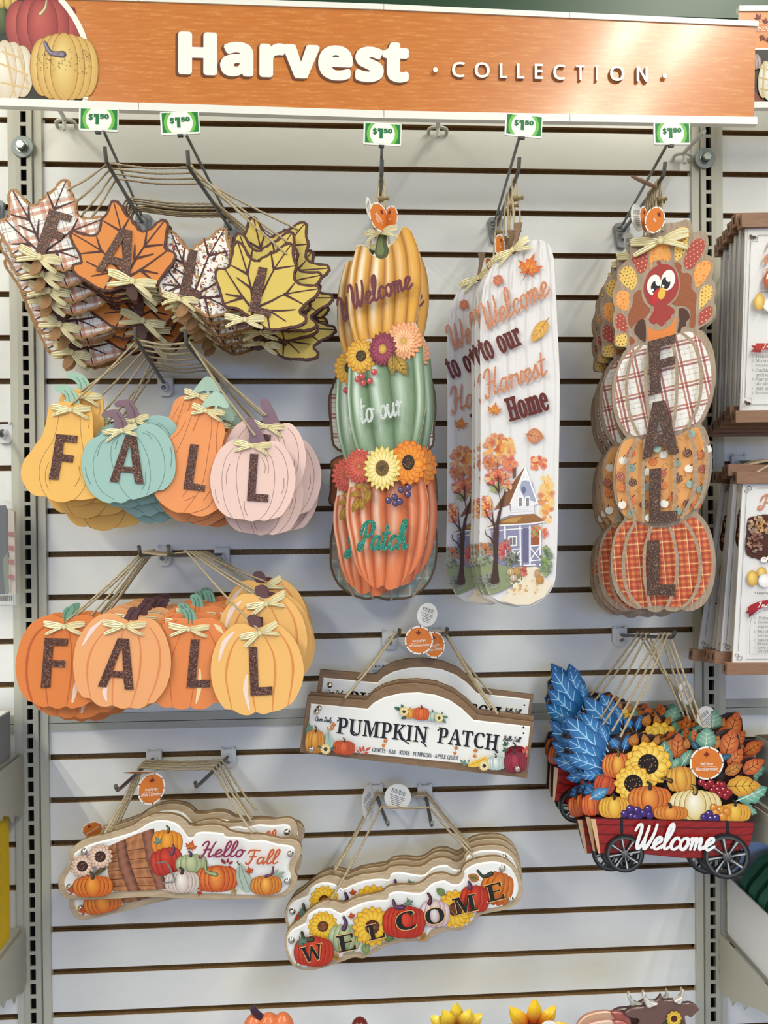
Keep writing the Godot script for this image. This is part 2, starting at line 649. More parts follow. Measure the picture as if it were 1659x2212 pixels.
func text_tris(s: String, fontname: String, bold: bool) -> Array:   # flat letters and the box they fill
	var key := "%s|%s|%s" % [s, fontname, bold]
	if letters.has(key):
		return letters[key]
	var f := SystemFont.new()
	f.font_names = PackedStringArray([fontname])
	f.font_weight = 700 if bold else 400
	var tm := TextMesh.new()
	tm.font = f
	tm.text = s
	tm.font_size = 64
	tm.pixel_size = 1.0 / 64
	tm.depth = 0.0
	tm.curve_step = 0.8
	tm.horizontal_alignment = HORIZONTAL_ALIGNMENT_LEFT
	tm.vertical_alignment = VERTICAL_ALIGNMENT_TOP
	var a := tm.get_mesh_arrays()
	var v: PackedVector3Array = a[Mesh.ARRAY_VERTEX]
	var ix: PackedInt32Array = a[Mesh.ARRAY_INDEX] if a[Mesh.ARRAY_INDEX] != null else PackedInt32Array()
	var nn: PackedVector3Array = a[Mesh.ARRAY_NORMAL]
	var out := PackedVector2Array()
	if ix.is_empty():
		for i in v.size():
			ix.append(i)
	for i in range(0, ix.size(), 3):
		if nn[ix[i]].z < 0.5:
			continue
		for k in 3:
			out.append(Vector2(v[ix[i + k]].x, v[ix[i + k]].y))
	var lo := Vector2(1e9, 1e9)
	var hi := -lo
	for p in out:
		lo = lo.min(p)
		hi = hi.max(p)
	letters[key] = [out, lo, hi]
	return letters[key]

func write(pt: Pt, s: String, fontname: String, bold: bool, a: Vector2, b: Vector2, hgt: Vector2, col: Color, m: Material, heavy := 0.0) -> void:
	# lettering whose inked box runs from a (lower left) to b (lower right); hgt is the way to the top of the box; heavy: how much the strokes swell
	var t: Array = text_tris(s, fontname, bold)
	if t[0].is_empty():
		return
	pt.up()
	var lo: Vector2 = t[1]
	var sz: Vector2 = t[2] - lo
	var at := [Vector2.ZERO]
	if heavy > 0:
		var d := (b - a).normalized()
		var u := hgt.normalized()
		a += d * heavy + u * heavy
		b += -d * heavy + u * heavy
		hgt -= u * heavy * 2
		at = []
		for k in 8:
			at.append(Vector2.from_angle(TAU * k / 8) * heavy)
	for o in at:
		pt.h += 0.00002
		for i in range(0, t[0].size(), 3):
			var q := []
			for k in 3:
				var l: Vector2 = (t[0][i + k] - lo) / sz
				var w: Vector2 = a + (b - a) * l.x + hgt * l.y + o
				q.append(Vector3(w.x, w.y, pt.h))
			pt.tri(m, q[0], q[1], q[2], col, col, col, Vector3.BACK)

func wr(pt: Pt, t: Transform3D, v: Array, s: String, fontname: String, bold: bool, x0: float, y0: float, x1: float, y1: float, tall: float, hexc: String, m: Material = null, heavy := 0.0) -> void:
	# the same with the box's lower corners, height and swelling read off a sheet
	var a := t1(t, v, x0, y0)
	var b := t1(t, v, x1, y1)
	var k: float = (eye - t.origin).z / (v[2] * FOC)
	var up_: Vector2 = (b - a).normalized().orthogonal() * -1.0 * tall * k
	write(pt, s, fontname, bold, a, b, up_, C(hexc), m if m else M.print, heavy * k)

# ---------------------------------------------------------------- printed motifs
const GLYPH := {
	"W": [1.8, [[0, 1.6, 0.15, 2.05, 0.4, 2.1, 0.5, 1.6, 0.46, 0.6, 0.58, 0, 0.85, 0.3, 1.05, 1.2, 1.1, 2.0], [1.1, 2.0, 1.04, 0.8, 1.16, 0, 1.45, 0.4, 1.7, 1.3, 1.75, 2.15]]],
	"e": [0.85, [[0, 0.1, 0.35, 0.42, 0.68, 0.72, 0.6, 1.0, 0.33, 0.93, 0.14, 0.5, 0.25, 0.08, 0.52, 0, 0.9, 0.3]]],
	"l": [0.7, [[0, 0.1, 0.4, 0.9, 0.62, 1.75, 0.5, 2.2, 0.28, 1.9, 0.2, 0.9, 0.24, 0.2, 0.42, 0, 0.75, 0.25]]],
	"c": [0.8, [[0.72, 0.8, 0.58, 1.0, 0.3, 0.9, 0.12, 0.5, 0.22, 0.1, 0.5, 0, 0.85, 0.28]]],
	"o": [0.9, [[0.55, 1.0, 0.25, 0.9, 0.1, 0.5, 0.25, 0.05, 0.55, 0.05, 0.74, 0.45, 0.66, 0.88, 0.48, 1.0, 0.62, 0.85, 0.95, 0.88]]],
	"m": [1.3, [[0, 0.85, 0.15, 1.0, 0.2, 0.6, 0.18, 0], [0.19, 0.5, 0.38, 0.95, 0.55, 0.9, 0.56, 0.5, 0.54, 0], [0.55, 0.5, 0.76, 0.95, 0.92, 0.9, 0.92, 0.35, 1.02, 0.02, 1.35, 0.3]]],
	"n": [1.0, [[0, 0.85, 0.15, 1.0, 0.2, 0.6, 0.18, 0], [0.19, 0.5, 0.42, 0.95, 0.6, 0.9, 0.6, 0.35, 0.7, 0.02, 1.0, 0.3]]],
	"t": [0.7, [[0.32, 1.85, 0.26, 0.8, 0.25, 0.2, 0.42, 0, 0.75, 0.28], [0, 1.2, 0.65, 1.28]]],
	"u": [1.05, [[0, 0.85, 0.1, 1.0, 0.13, 0.4, 0.27, 0.02, 0.5, 0.12, 0.7, 0.6, 0.76, 1.0], [0.76, 1.0, 0.74, 0.3, 0.86, 0, 1.1, 0.28]]],
	"r": [0.7, [[0, 0.8, 0.18, 1.08, 0.25, 0.8, 0.22, 0], [0.23, 0.55, 0.4, 0.95, 0.65, 0.92]]],
	"a": [1.0, [[0.7, 0.88, 0.4, 1.0, 0.12, 0.6, 0.18, 0.1, 0.45, 0.06, 0.7, 0.5, 0.76, 1.0], [0.76, 1.0, 0.72, 0.3, 0.82, 0, 1.05, 0.28]]],
	"v": [0.8, [[0, 0.8, 0.14, 1.0, 0.22, 0.6, 0.34, 0, 0.58, 0.6, 0.62, 1.0, 0.85, 0.88]]],
	"s": [0.75, [[0, 0.1, 0.36, 0.85, 0.46, 1.12, 0.48, 0.8, 0.62, 0.35, 0.48, 0.02, 0.18, 0.06], [0.48, 0.02, 0.8, 0.28]]],
	"h": [1.0, [[0, 0.1, 0.4, 1.0, 0.6, 1.85, 0.46, 2.2, 0.27, 1.8, 0.2, 0.6, 0.2, 0], [0.2, 0.45, 0.45, 0.95, 0.64, 0.85, 0.65, 0.3, 0.76, 0, 1.05, 0.28]]],
	"i": [0.5, [[0, 0.2, 0.2, 1.0, 0.2, 0.25, 0.32, 0, 0.55, 0.28], [0.22, 1.4, 0.24, 1.42]]],
	"H": [1.55, [[0.05, 1.6, 0.25, 2.1, 0.62, 2.1, 0.58, 1.2, 0.4, 0.1, 0.12, -0.15, 0, 0.2], [1.35, 2.15, 1.12, 1.2, 1.02, 0.2, 1.18, 0, 1.5, 0.3], [0.3, 1.0, 1.15, 1.1]]],
	"P": [1.2, [[0.5, 1.9, 0.45, 1.0, 0.3, 0.05, 0.05, 0, 0, 0.35, 0.15, 0.55], [0.05, 1.2, 0.2, 1.9, 0.7, 2.2, 1.15, 1.95, 1.1, 1.3, 0.8, 1.0, 0.5, 1.05]]],
	"F": [1.2, [[0, 1.7, 0.2, 2.1, 1.25, 2.08], [0.68, 2.05, 0.62, 0.8, 0.42, 0.05, 0.1, 0, 0, 0.25], [0.3, 1.1, 1.0, 1.15]]],
	"k": [0.95, [[0, 0.1, 0.4, 1.0, 0.6, 1.85, 0.46, 2.2, 0.27, 1.8, 0.2, 0.6, 0.2, 0], [0.2, 0.4, 0.5, 1.0, 0.62, 0.75, 0.28, 0.5, 0.55, 0.3, 0.7, 0.0, 0.95, 0.28]]],
	"d": [1.0, [[0.7, 0.88, 0.4, 1.0, 0.12, 0.6, 0.18, 0.1, 0.45, 0.06, 0.7, 0.6, 0.85, 2.1], [0.85, 2.1, 0.74, 0.4, 0.84, 0, 1.05, 0.28]]],
	"S": [1.2, [[1.0, 1.8, 0.7, 2.15, 0.35, 1.8, 0.5, 1.2, 0.8, 0.7, 0.6, 0.1, 0.2, 0.0, 0, 0.3]]],
	"I": [0.8, [[0.1, 2.0, 0.7, 2.1], [0.45, 2.05, 0.4, 0.8, 0.2, 0.05, 0, 0.1]]],
	"O": [1.4, [[0.7, 2.1, 0.15, 1.6, 0.1, 0.6, 0.5, 0, 1.05, 0.4, 1.15, 1.4, 0.75, 2.1]]],
	"D": [1.4, [[0.4, 2.0, 0.3, 0.9, 0.2, 0.02, 0.8, 0.1, 1.2, 0.9, 1.0, 1.8, 0.3, 2.1, 0, 1.8]]],
	"p": [0.95, [[0.15, 1.0, 0.15, 0.2, 0.1, -0.8], [0.15, 0.6, 0.45, 1.0, 0.7, 0.6, 0.5, 0.02, 0.15, 0.15]]],
	"y": [0.95, [[0, 0.95, 0.1, 0.3, 0.35, 0.05, 0.65, 0.4], [0.7, 1.0, 0.65, 0.2, 0.5, -0.7, 0.15, -0.7]]],
}

func cursive(pt: Pt, s: String, a: Vector2, b: Vector2, xh: float, w: float, col: Color, m: Material, slant := 0.25, tail := 0.7) -> void:
	var total := 0.0
	for ch in s:
		total += GLYPH[ch][0] if GLYPH.has(ch) else 0.7
	var dir := (b - a).normalized()
	var up_ := -dir.orthogonal()
	var kx := a.distance_to(b) / total
	var x := 0.0
	for ch in s:
		if not GLYPH.has(ch):
			x += 0.7
			continue
		for st in GLYPH[ch][1]:
			var p := PackedVector2Array()
			for i in range(0, st.size(), 2):
				p.append(a + dir * (x + st[i] + slant * st[i + 1] * xh / kx) * kx + up_ * st[i + 1] * xh)
			pt.stroke(smooth(p, 5, false), w * tail, w * tail, col, m, w)
		x += GLYPH[ch][0]

func cur(pt: Pt, t: Transform3D, v: Array, s: String, x0: float, y0: float, x1: float, y1: float, xh: float, w: float, hexc: String, m: Material = null, slant := 0.25) -> void:
	var k: float = (eye - t.origin).z / (v[2] * FOC)
	cursive(pt, s, t1(t, v, x0, y0), t1(t, v, x1, y1), xh * k, w * k, C(hexc), m if m else M.print, slant)

func pumpkin(pt: Pt, c: Vector2, rx: float, ry: float, rot: float, light: String, dark: String, line: String, n := 5, m: Material = null) -> void:
	if m == null:
		m = M.print
	var half := n / 2
	for k in range(half, -1, -1):
		for s in ([1] if k == 0 else [-1, 1]):
			var f := float(k) / maxf(half, 1)
			var cc := c + Vector2(s * f * rx * 0.62, -0.03 * ry * f).rotated(rot)
			var ex := rx * (0.40 - 0.02 * f)
			var ey := ry * (1.0 - 0.14 * f * f)
			pt.poly(circ(cc, ex * 1.06, ey * 1.02, rot, 22), C(line), m)
			pt.grad(circ(cc, ex, ey, rot, 22), cc + Vector2(-0.25 * ex, 0.3 * ey).rotated(rot), C(light), C(dark), m, 4, 1.3)

func stem(pt: Pt, a: Vector2, b: Vector2, bend: float, w: float, col: String, shade: String, m: Material = null) -> void:
	if m == null:
		m = M.print
	var mid := (a + b) / 2 + (b - a).orthogonal() * bend
	var p := smooth(PackedVector2Array([a, mid, b]), 6, false)
	pt.stroke(p, w * 1.5, w * 0.75, C(shade), m, w)
	var q := PackedVector2Array()
	for x in p:
		q.append(x + Vector2(-w * 0.14, w * 0.05))
	pt.stroke(q, w * 0.8, w * 0.35, C(col), m, w * 0.5)

func leaf(pt: Pt, a: Vector2, b: Vector2, wide: float, col: String, edge: String, vein: String, m: Material = null, teeth := 0) -> void:   # from stalk a to tip b
	if m == null:
		m = M.print
	var p := PackedVector2Array()
	var d := b - a
	var n := d.orthogonal()
	var k := 9
	for s in [1, -1]:
		for i in k:
			var f := float(i) / k if s > 0 else 1.0 - float(i) / k
			var w := pow(sin(PI * pow(f, 0.8)), 0.85) * wide
			if teeth > 0:
				w *= 0.78 + 0.3 * absf(sin(f * PI * teeth))
			p.append(a + d * f + n * w * s * 0.5)
	pt.grad(p, (a + b) / 2, C(col), C(edge), m, 3, 1.4)
	var lw := d.length() * 0.03
	pt.stroke(PackedVector2Array([a - d * 0.1, a + d * 0.9]), lw * 1.3, lw * 0.4, C(vein), m)
	for i in 3:
		var f := 0.25 + 0.2 * i
		for s in [1, -1]:
			pt.stroke(PackedVector2Array([a + d * f, a + d * (f + 0.17) + n * s * wide * 0.33]), lw * 0.7, lw * 0.3, C(vein), m)

func maple(pt: Pt, c: Vector2, r: float, rot: float, col: String, edge: String, vein: String, m: Material = null) -> void:
	if m == null:
		m = M.print
	var rr := [1.0, 0.55, 0.62, 0.38, 0.88, 0.6, 0.66, 0.32, 0.62, 0.4, 0.3, 0.16, 0.3, 0.4, 0.62, 0.32, 0.66, 0.6, 0.88, 0.38, 0.62, 0.55]
	var p := PackedVector2Array()
	for i in rr.size():
		p.append(c + Vector2(0, rr[i] * r).rotated(-TAU * i / rr.size() + rot))
	pt.grad(p, c, C(col), C(edge), m, 3, 1.2)
	for i in [0, 4, 8, 14, 18]:
		pt.stroke(PackedVector2Array([c - Vector2(0, r * 0.12).rotated(rot), c + Vector2(0, rr[i] * r * 0.85).rotated(-TAU * i / rr.size() + rot)]), r * 0.05, r * 0.02, C(vein), m)
	pt.stroke(PackedVector2Array([c - Vector2(0, r * 0.1).rotated(rot), c - Vector2(r * 0.1, r * 0.75).rotated(rot)]), r * 0.06, r * 0.04, C(vein), m)

func flower(pt: Pt, c: Vector2, r: float, n: int, pin: String, pout: String, line: String, ctr: String, rim: String, cr := 0.36, wide := 1.0, m: Material = null, squash := 1.0, rot := 0.0, rows := 2) -> void:
	if m == null:
		m = M.print
	for row in rows:
		var rr := r * (1.0 - 0.16 * row)
		for i in n:
			var an := TAU * (i + 0.5 * row) / n + rot
			var d := Vector2(cos(an), sin(an) * squash)
			var a := c + d * r * cr * 0.5
			var b := c + d * rr
			var p := PackedVector2Array()
			var o := (b - a).orthogonal().normalized() * rr * sin(PI / n) * 1.15 * wide
			for q in [[0.0, 0.35], [0.35, 0.8], [0.62, 1.0], [0.85, 0.6], [1.0, 0.0], [0.85, -0.6], [0.62, -1.0], [0.35, -0.8], [0.0, -0.35]]:
				p.append(a.lerp(b, q[0]) + o * q[1])
			var big := PackedVector2Array()
			var mid := (a + b) / 2
			for q in p:
				big.append(mid + (q - mid) * 1.07)
			pt.poly(big, C(line), m)
			pt.grad(p, mid, C(pin), C(pout), m, 2)
	if cr > 0:
		pt.grad(circ(c, r * cr, r * cr * squash, 0, 20), c, C(ctr), C(rim), m, 3)
		for i in 14:
			var q := c + Vector2(cos(i * 2.4), sin(i * 2.4) * squash) * r * cr * (0.35 + 0.6 * (i % 5) / 5.0)
			pt.poly(circ(q, r * cr * 0.07, r * cr * 0.07, 0, 6), C(rim).lerp(C("e8b860"), 0.5), m)

func berry(pt: Pt, c: Vector2, r: float, col: String, dark: String, m: Material = null) -> void:
	if m == null:
		m = M.print
	pt.grad(circ(c, r, r, 0, 14), c + Vector2(-0.25, 0.25) * r, C(col), C(dark), m, 3)
	pt.poly(circ(c + Vector2(-0.3, 0.35) * r, r * 0.2, r * 0.14, 0.5, 7), C("f4e4ec"), m)

func clip(p: PackedVector2Array, q: PackedVector2Array) -> Array:
	return Geometry2D.intersect_polygons(p, q)

# ---------------------------------------------------------------- header sign
func build_header() -> void:
	var t := frame(829, 130, 0.170)
	var px := [0.0, 0.0, 1.0]
	var root := thing("header_sign", "long orange Harvest Collection header board in white rails above the slat board", "sign", t)
	var top := tp(t, px, [-47, -7, 300, 4, 829, 22, 1230, 40, 1632, 58])
	var bot := tp(t, px, [-47, 211, 300, 223, 829, 240, 1230, 247.5, 1629, 253.5])
	var sheet := top.duplicate()
	for i in range(bot.size() - 1, -1, -1):
		sheet.append(bot[i])
	var n1 := FastNoiseLite.new()
	n1.seed = 8
	n1.frequency = 0.02
	var grain := tex(512, 512, func(x: int, y: int) -> Color:
		var v := n1.get_noise_2d(x * 0.6, y * 6.0)
		var w := n1.get_noise_2d(x * 2.2 + 400, y * 9.0)
		var c := Color("c87230").lerp(Color("d0823f"), clampf(0.5 + v, 0, 1))
		if v + 0.6 * w > 0.42:
			c = c.lerp(Color("dc985a"), 0.55)
		return c)
	var gm := tmat(grain, 0.36, 0.3)
	gm.clearcoat_enabled = true
	gm.clearcoat = 0.7
	gm.clearcoat_roughness = 0.15
	var s := Pt.new()
	s.slab(sheet, -0.003, 0.0, Color.WHITE, gm, C("e8e4da"), M.card)
	# photograph in a white-ringed disc at the left end
	var ring: Array = clip(circ(t1(t, px, -27, 145), 0.157, 0.157, 0, 72), sheet)
	for r in ring:
		s.poly(r, C("f3f0ec"), M.print)
	var disc: Array = clip(circ(t1(t, px, -27, 145), 0.1495, 0.1495, 0, 72), sheet)
	for r in disc:
		s.poly(r, C("2a2a2e"), M.print)
	var z := [0.0, 0.0, 5.53]
	var hole: PackedVector2Array = disc[0]
	var bits := Pt.new()
	bits.h = s.h + 0.0001
	var put := func(cx: float, cy: float, rx: float, ry: float, n: int, li: String, da: String, ln: String) -> void:
		var k: float = (eye - t.origin).z / (5.53 * FOC)
		pumpkin(bits, t1(t, z, cx, cy), rx * k, ry * k, 0.0, li, da, ln, n)
	put.call(-60, 200, 130, 230, 3, "5a6a3a", "28331c", "161c10")
	put.call(90, 20, 110, 90, 3, "e2c56a", "a8863a", "6d5520")
	put.call(510, 300, 420, 330, 5, "c45a56", "96343a", "7a2228")
	stem(bits, t1(t, z, 485, 170), t1(t, z, 560, 10), 0.12, 0.0045, "e0d0ac", "8a7452")
	put.call(60, 840, 320, 345, 5, "f4f0ea", "d8c8b0", "b8a07c")
	for q in [[0, 760, 330, 900], [20, 990, 330, 1050], [30, 620, 260, 700], [60, 560, 180, 1140], [220, 600, 330, 1000]]:
		bits.stroke(tp(t, z, q), 0.003, 0.003, C("dcbf8e"), M.print)
	# keep the photograph inside the sheet
	for mm in bits.S:
		var b: Dictionary = bits.S[mm]
		for i in range(0, b.v.size(), 3):
			var tri := PackedVector2Array([Vector2(b.v[i].x, b.v[i].y), Vector2(b.v[i + 1].x, b.v[i + 1].y), Vector2(b.v[i + 2].x, b.v[i + 2].y)])
			var cen := (tri[0] + tri[1] + tri[2]) / 3.0
			if not Geometry2D.is_point_in_polygon(cen, hole):
				continue
			s.tri(mm, b.v[i], b.v[i + 1], b.v[i + 2], b.c[i], b.c[i + 1], b.c[i + 2], Vector3.BACK)
	s.h = bits.h
	var arc := PackedVector2Array()
	for i in 40:
		var q := t1(t, px, -27, 145) + Vector2.from_angle(lerpf(-0.5, 1.4, i / 39.0)) * 0.1525
		if Geometry2D.is_point_in_polygon(q, sheet):
			arc.append(q)
	s.stroke(arc, 0.0085, 0.0085, C("f3f0ec"), M.print, -1, false)
	var kz: float = (eye - t.origin).z / (5.53 * FOC)
	pumpkin(s, t1(t, z, 770, 800), 385 * kz, 388 * kz, 0.0, "f0d68c", "cfa458", "a87a3a", 7)
	stem(s, t1(t, z, 755, 655), t1(t, z, 540, 515), -0.25, 0.0075, "8f86a2", "4b4558")
	for i in 120:
		var sp := Vector2(770 + rng.randf_range(-330, 330), 600 + absf(rng.randfn()) * 160)
		if Vector2((sp.x - 770) / 385, (sp.y - 805) / 392).length() < 0.9:
			s.poly(circ(t1(t, z, sp.x, sp.y), 0.0007, 0.0010, 0, 5), C("8a6a34"), M.print)
	obj("printed_sheet", s, root)
	var l := Pt.new()
	l.h = 0.0003
	wr(l, t, px, "Harvest", "Droid Sans", true, 379, 169, 880, 186, 97, "6a3a1c", null, 5.5)
	wr(l, t, px, "Harvest", "Droid Sans", true, 381, 167.5, 881, 184.5, 97, "6a3a1c", null, 5.5)
	wr(l, t, px, "Harvest", "Droid Sans", true, 385, 164, 883, 181, 94, "f6f4f2", null, 4.5)
	var let := [["C", 976, 1004, 168.5], ["O", 1025, 1057, 169.5], ["L", 1079, 1095, 171], ["L", 1116, 1132, 172], ["E", 1154, 1172, 173], ["C", 1194, 1220, 174.5], ["T", 1243, 1262, 176], ["I", 1285, 1290, 177], ["O", 1316, 1347, 177.5], ["N", 1373, 1398, 179]]
	for q in let:
		wr(l, t, px, q[0], "Droid Sans", false, q[1] - 2.5, q[3] + 2.5, q[2] - 2.0, q[3] + 2.5 + 0.025 * (q[2] - q[1]), 34, "8a4c22", null, 1.4)
	for q in let:
		wr(l, t, px, q[0], "Droid Sans", false, q[1], q[3], q[2], q[3] + 0.025 * (q[2] - q[1]), 33, "f8f6f2", null, 1.0)
	for q in [[940, 154], [1434, 167]]:
		l.poly(circ(t1(t, px, q[0] - 1.5, q[1] + 1.5), 0.0042, 0.0042), C("8a4c22"), M.print)
		l.poly(circ(t1(t, px, q[0], q[1]), 0.0038, 0.0038), C("f8f6f2"), M.print)
	obj("lettering", l, root)
	for e in 2:
		var r := Pt.new()
		var src: PackedVector2Array = top if e == 0 else bot
		var wide := 0.0085 if e == 0 else 0.0118
		for i in src.size() - 1:
			var a := src[i] + Vector2(0, wide / 2 * (1 if e == 0 else -1))
			var b := src[i + 1] + Vector2(0.004 if i == src.size() - 2 else 0.0, wide / 2 * (1 if e == 0 else -1))
			var d := b - a
			r.box(Vector3((a.x + b.x) / 2, (a.y + b.y) / 2, -0.0035), Vector3(d.length() + 0.0006, wide, 0.011), C("eeeeec"), M.plastic, Basis(Vector3.BACK, d.angle()))
		obj("top_rail" if e == 0 else "bottom_rail", r, root)

	# the neighbouring bay's header, a little farther back
	var u := frame(1640, 130, 0.105)
	var nx := thing("header_sign", "neighbouring seasonal header board with maple leaves at the top right corner", "sign", u)
	var v := [1540.0, 0.0, 8.504]
	var f := Pt.new()
	var body := tp(u, v, [480, 205, 2600, 200, 2600, 1880, 470, 1880])
	f.slab(body, -0.003, 0.0, C("d98846"), M.glossy, C("eeeae2"), M.card)
	f.poly(tp(u, v, [470, 430, 2600, 420, 2600, 605, 470, 615]), C("f0c8a8"), M.print)
	f.poly(tp(u, v, [470, 445, 2600, 435, 2600, 590, 470, 600]), C("d58252"), M.print)
	f.poly(tp(u, v, [470, 885, 2600, 880, 2600, 1880, 470, 1880]), C("f0eeea"), M.print)
	f.poly(tp(u, v, [470, 915, 2600, 910, 2600, 1880, 470, 1880]), C("242022"), M.print)
	f.poly(tp(u, v, [470, 1650, 800, 1700, 950, 1880, 470, 1880]), C("7a3a28"), M.print)
	var k2: float = (eye - u.origin).z / (v[2] * FOC)
	for q in [[830, 330, 110, 0.5], [960, 400, 90, -0.2], [1090, 340, 110, -0.5], [910, 690, 90, 2.6], [1010, 720, 80, 3.4]]:
		maple(f, t1(u, v, q[0], q[1]), q[2] * k2, q[3], "8a2420", "6a1618", "4a0e12")
	pumpkin(f, t1(u, v, 700, 1150), 190 * k2, 160 * k2, 0.2, "d8d0cc", "8a6a6a", "5a4444", 5)
	pumpkin(f, t1(u, v, 1130, 1480), 320 * k2, 400 * k2, -0.1, "eeeae4", "cfc4a8", "a89868", 5)
	for q in [[850, 1250, 1200, 1350], [830, 1430, 1300, 1560], [860, 1640, 1250, 1720], [930, 1150, 900, 1800]]:
		f.stroke(tp(u, v, q), 0.0025, 0.0025, C("c8b078"), M.print)
	cur(f, u, v, "Seasonal", 560, 560, 1130, 550, 45, 12, "f8f2ea")
	wr(f, u, v, "COLLECTION", "Droid Sans", true, 640, 592, 1180, 588, 22, "f8f2ea")
	obj("printed_sheet", f, nx)
	for e in [[115, 215, "top_rail"], [1880, 1990, "bottom_rail"]]:
		var r := Pt.new()
		r.slab(tp(u, v, [478, e[0], 2600, e[0] - 8, 2600, e[1] - 8, 478, e[1]]), -0.009, 0.002, C("f0efec"), M.plastic, C("e4e3de"), M.plastic)
		obj(e[2], r, nx)
	# clips that carry the header: a bar in the groove, a peg, and an arm forward to the rail
	var kk := 0
	for q in [[140, 262, 128, 236], [946, 278, 946, 262], [1477, 335, 1521, 284]]:
		var b := P(q[0], q[1], 0.012)
		var root2 := thing("header_clip", "pale grey T-shaped header clip %s" % ["in the top groove near the left upright", "in the top groove near the middle of the board", "beside the right upright below the header"][kk], "clip", Transform3D(Basis(), b), "header clips")
		var c := Pt.new()
		c.tube(smooth3([Vector3(-0.016, -0.006, -0.010), Vector3(-0.015, 0.0005, -0.002), Vector3(0, 0.002, 0.002), Vector3(0.015, 0.0005, -0.002), Vector3(0.016, -0.006, -0.010)], 5), 0.0032, 0.0032, C("c9c8c2"), M.plastic)
		obj("cross_bar", c, root2)
		c = Pt.new()
		c.tube([Vector3(0, 0.004, 0.002), Vector3(0, -0.017, 0.004)], 0.0036, 0.0030, C("c9c8c2"), M.plastic)
		obj("peg", c, root2)
		c = Pt.new()
		var e3 := P(q[2], q[3], 0.158) - b
		c.tube([Vector3(0, 0.004, 0.002), e3], 0.0036, 0.0036, C("c9c8c2"), M.plastic)
		obj("arm", c, root2)
		kk += 1

# ---------------------------------------------------------------- hooks, price tags, twine, bows
var rods := {}

func rod_at(called: String, z: float) -> Vector3:
	var r: Array = rods[called]
	return r[0].lerp(r[1], clampf((z - r[0].z) / (r[1].z - r[0].z), 0.0, 1.0))

func hook(id: String, label: String, wall: Vector2, tip: Vector2, zt: float, style: String, arm = null, curl := 0.02) -> Node3D:
	var w := P(wall.x, wall.y, 0.014)
	var e := P(tip.x, tip.y, zt)
	var base := e - Vector3(0, curl, 0.012)
	rods[id] = [w, base]
	var root := thing("peg_hook", label, "hook", Transform3D(Basis(), w), "peg hooks in the slat board")
	var c := Pt.new()
	if style == "grey":
		var pl := PackedVector2Array([Vector2(-0.012, 0.016), Vector2(0.012, 0.016), Vector2(0.0125, 0.0), Vector2(0.0085, -0.024), Vector2(0.004, -0.028), Vector2(-0.004, -0.028), Vector2(-0.0085, -0.024), Vector2(-0.0125, 0.0)])
		c.slab(smooth(pl, 3), -0.012, -0.003, C("8f9296"), M.plastic, C("85888c"), M.plastic, 0.001)
		for k in 3:
			c.box(Vector3(-0.0045, 0.009 - k * 0.006, -0.0025), Vector3(0.010 - k * 0.002, 0.0022, 0.003), C("9a9da1"), M.plastic)
		c.box(Vector3(0.002, -0.002, 0.0), Vector3(0.009, 0.024, 0.009), C("94979b"), M.plastic)
	else:
		var pl := PackedVector2Array([Vector2(-0.0135, 0.012), Vector2(0.0135, 0.012), Vector2(0.0135, -0.014), Vector2(0.008, -0.022), Vector2(-0.008, -0.022), Vector2(-0.0135, -0.014)])
		c.slab(pl, -0.012, -0.006, C("dfe0e2"), M.plastic, C("d0d1d4"), M.plastic, 0.001)
		c.lathe(Vector3(0, -0.002, -0.008), Vector3(0, -0.5, 1), [[0, 0.0075], [0.014, 0.0065], [0.014, 0.0045]], C("e2e3e5"), M.plastic)
		for s in [-1, 1]:
			c.lathe(Vector3(s * 0.010, 0.0135, -0.006), Vector3.BACK, [[0, 0.0028], [0.003, 0.0026], [0.0036, 0.0]], C("d8d9da"), M.plastic, 10)
	obj("bracket", c, root)
	var r := Pt.new()
	var p := smooth3([Vector3.ZERO, (base - w) * 0.6, base - w - Vector3(0, 0, 0.006), base - w + Vector3(0, 0.005, 0.006), e - w], 5)
	r.tube(p, 0.0031, 0.0031, C("77797a"), M.steel, 10)
	obj("prong", r, root)
	if arm != null:
		var q := Pt.new()
		q.tube([Vector3(-0.001, 0.012, 0.0), P(arm.x, arm.y, zt + 0.028) - w], 0.0024, 0.0024, C("8a8c8c"), M.steel, 8)
		obj("ticket_arm", q, root)
	return root

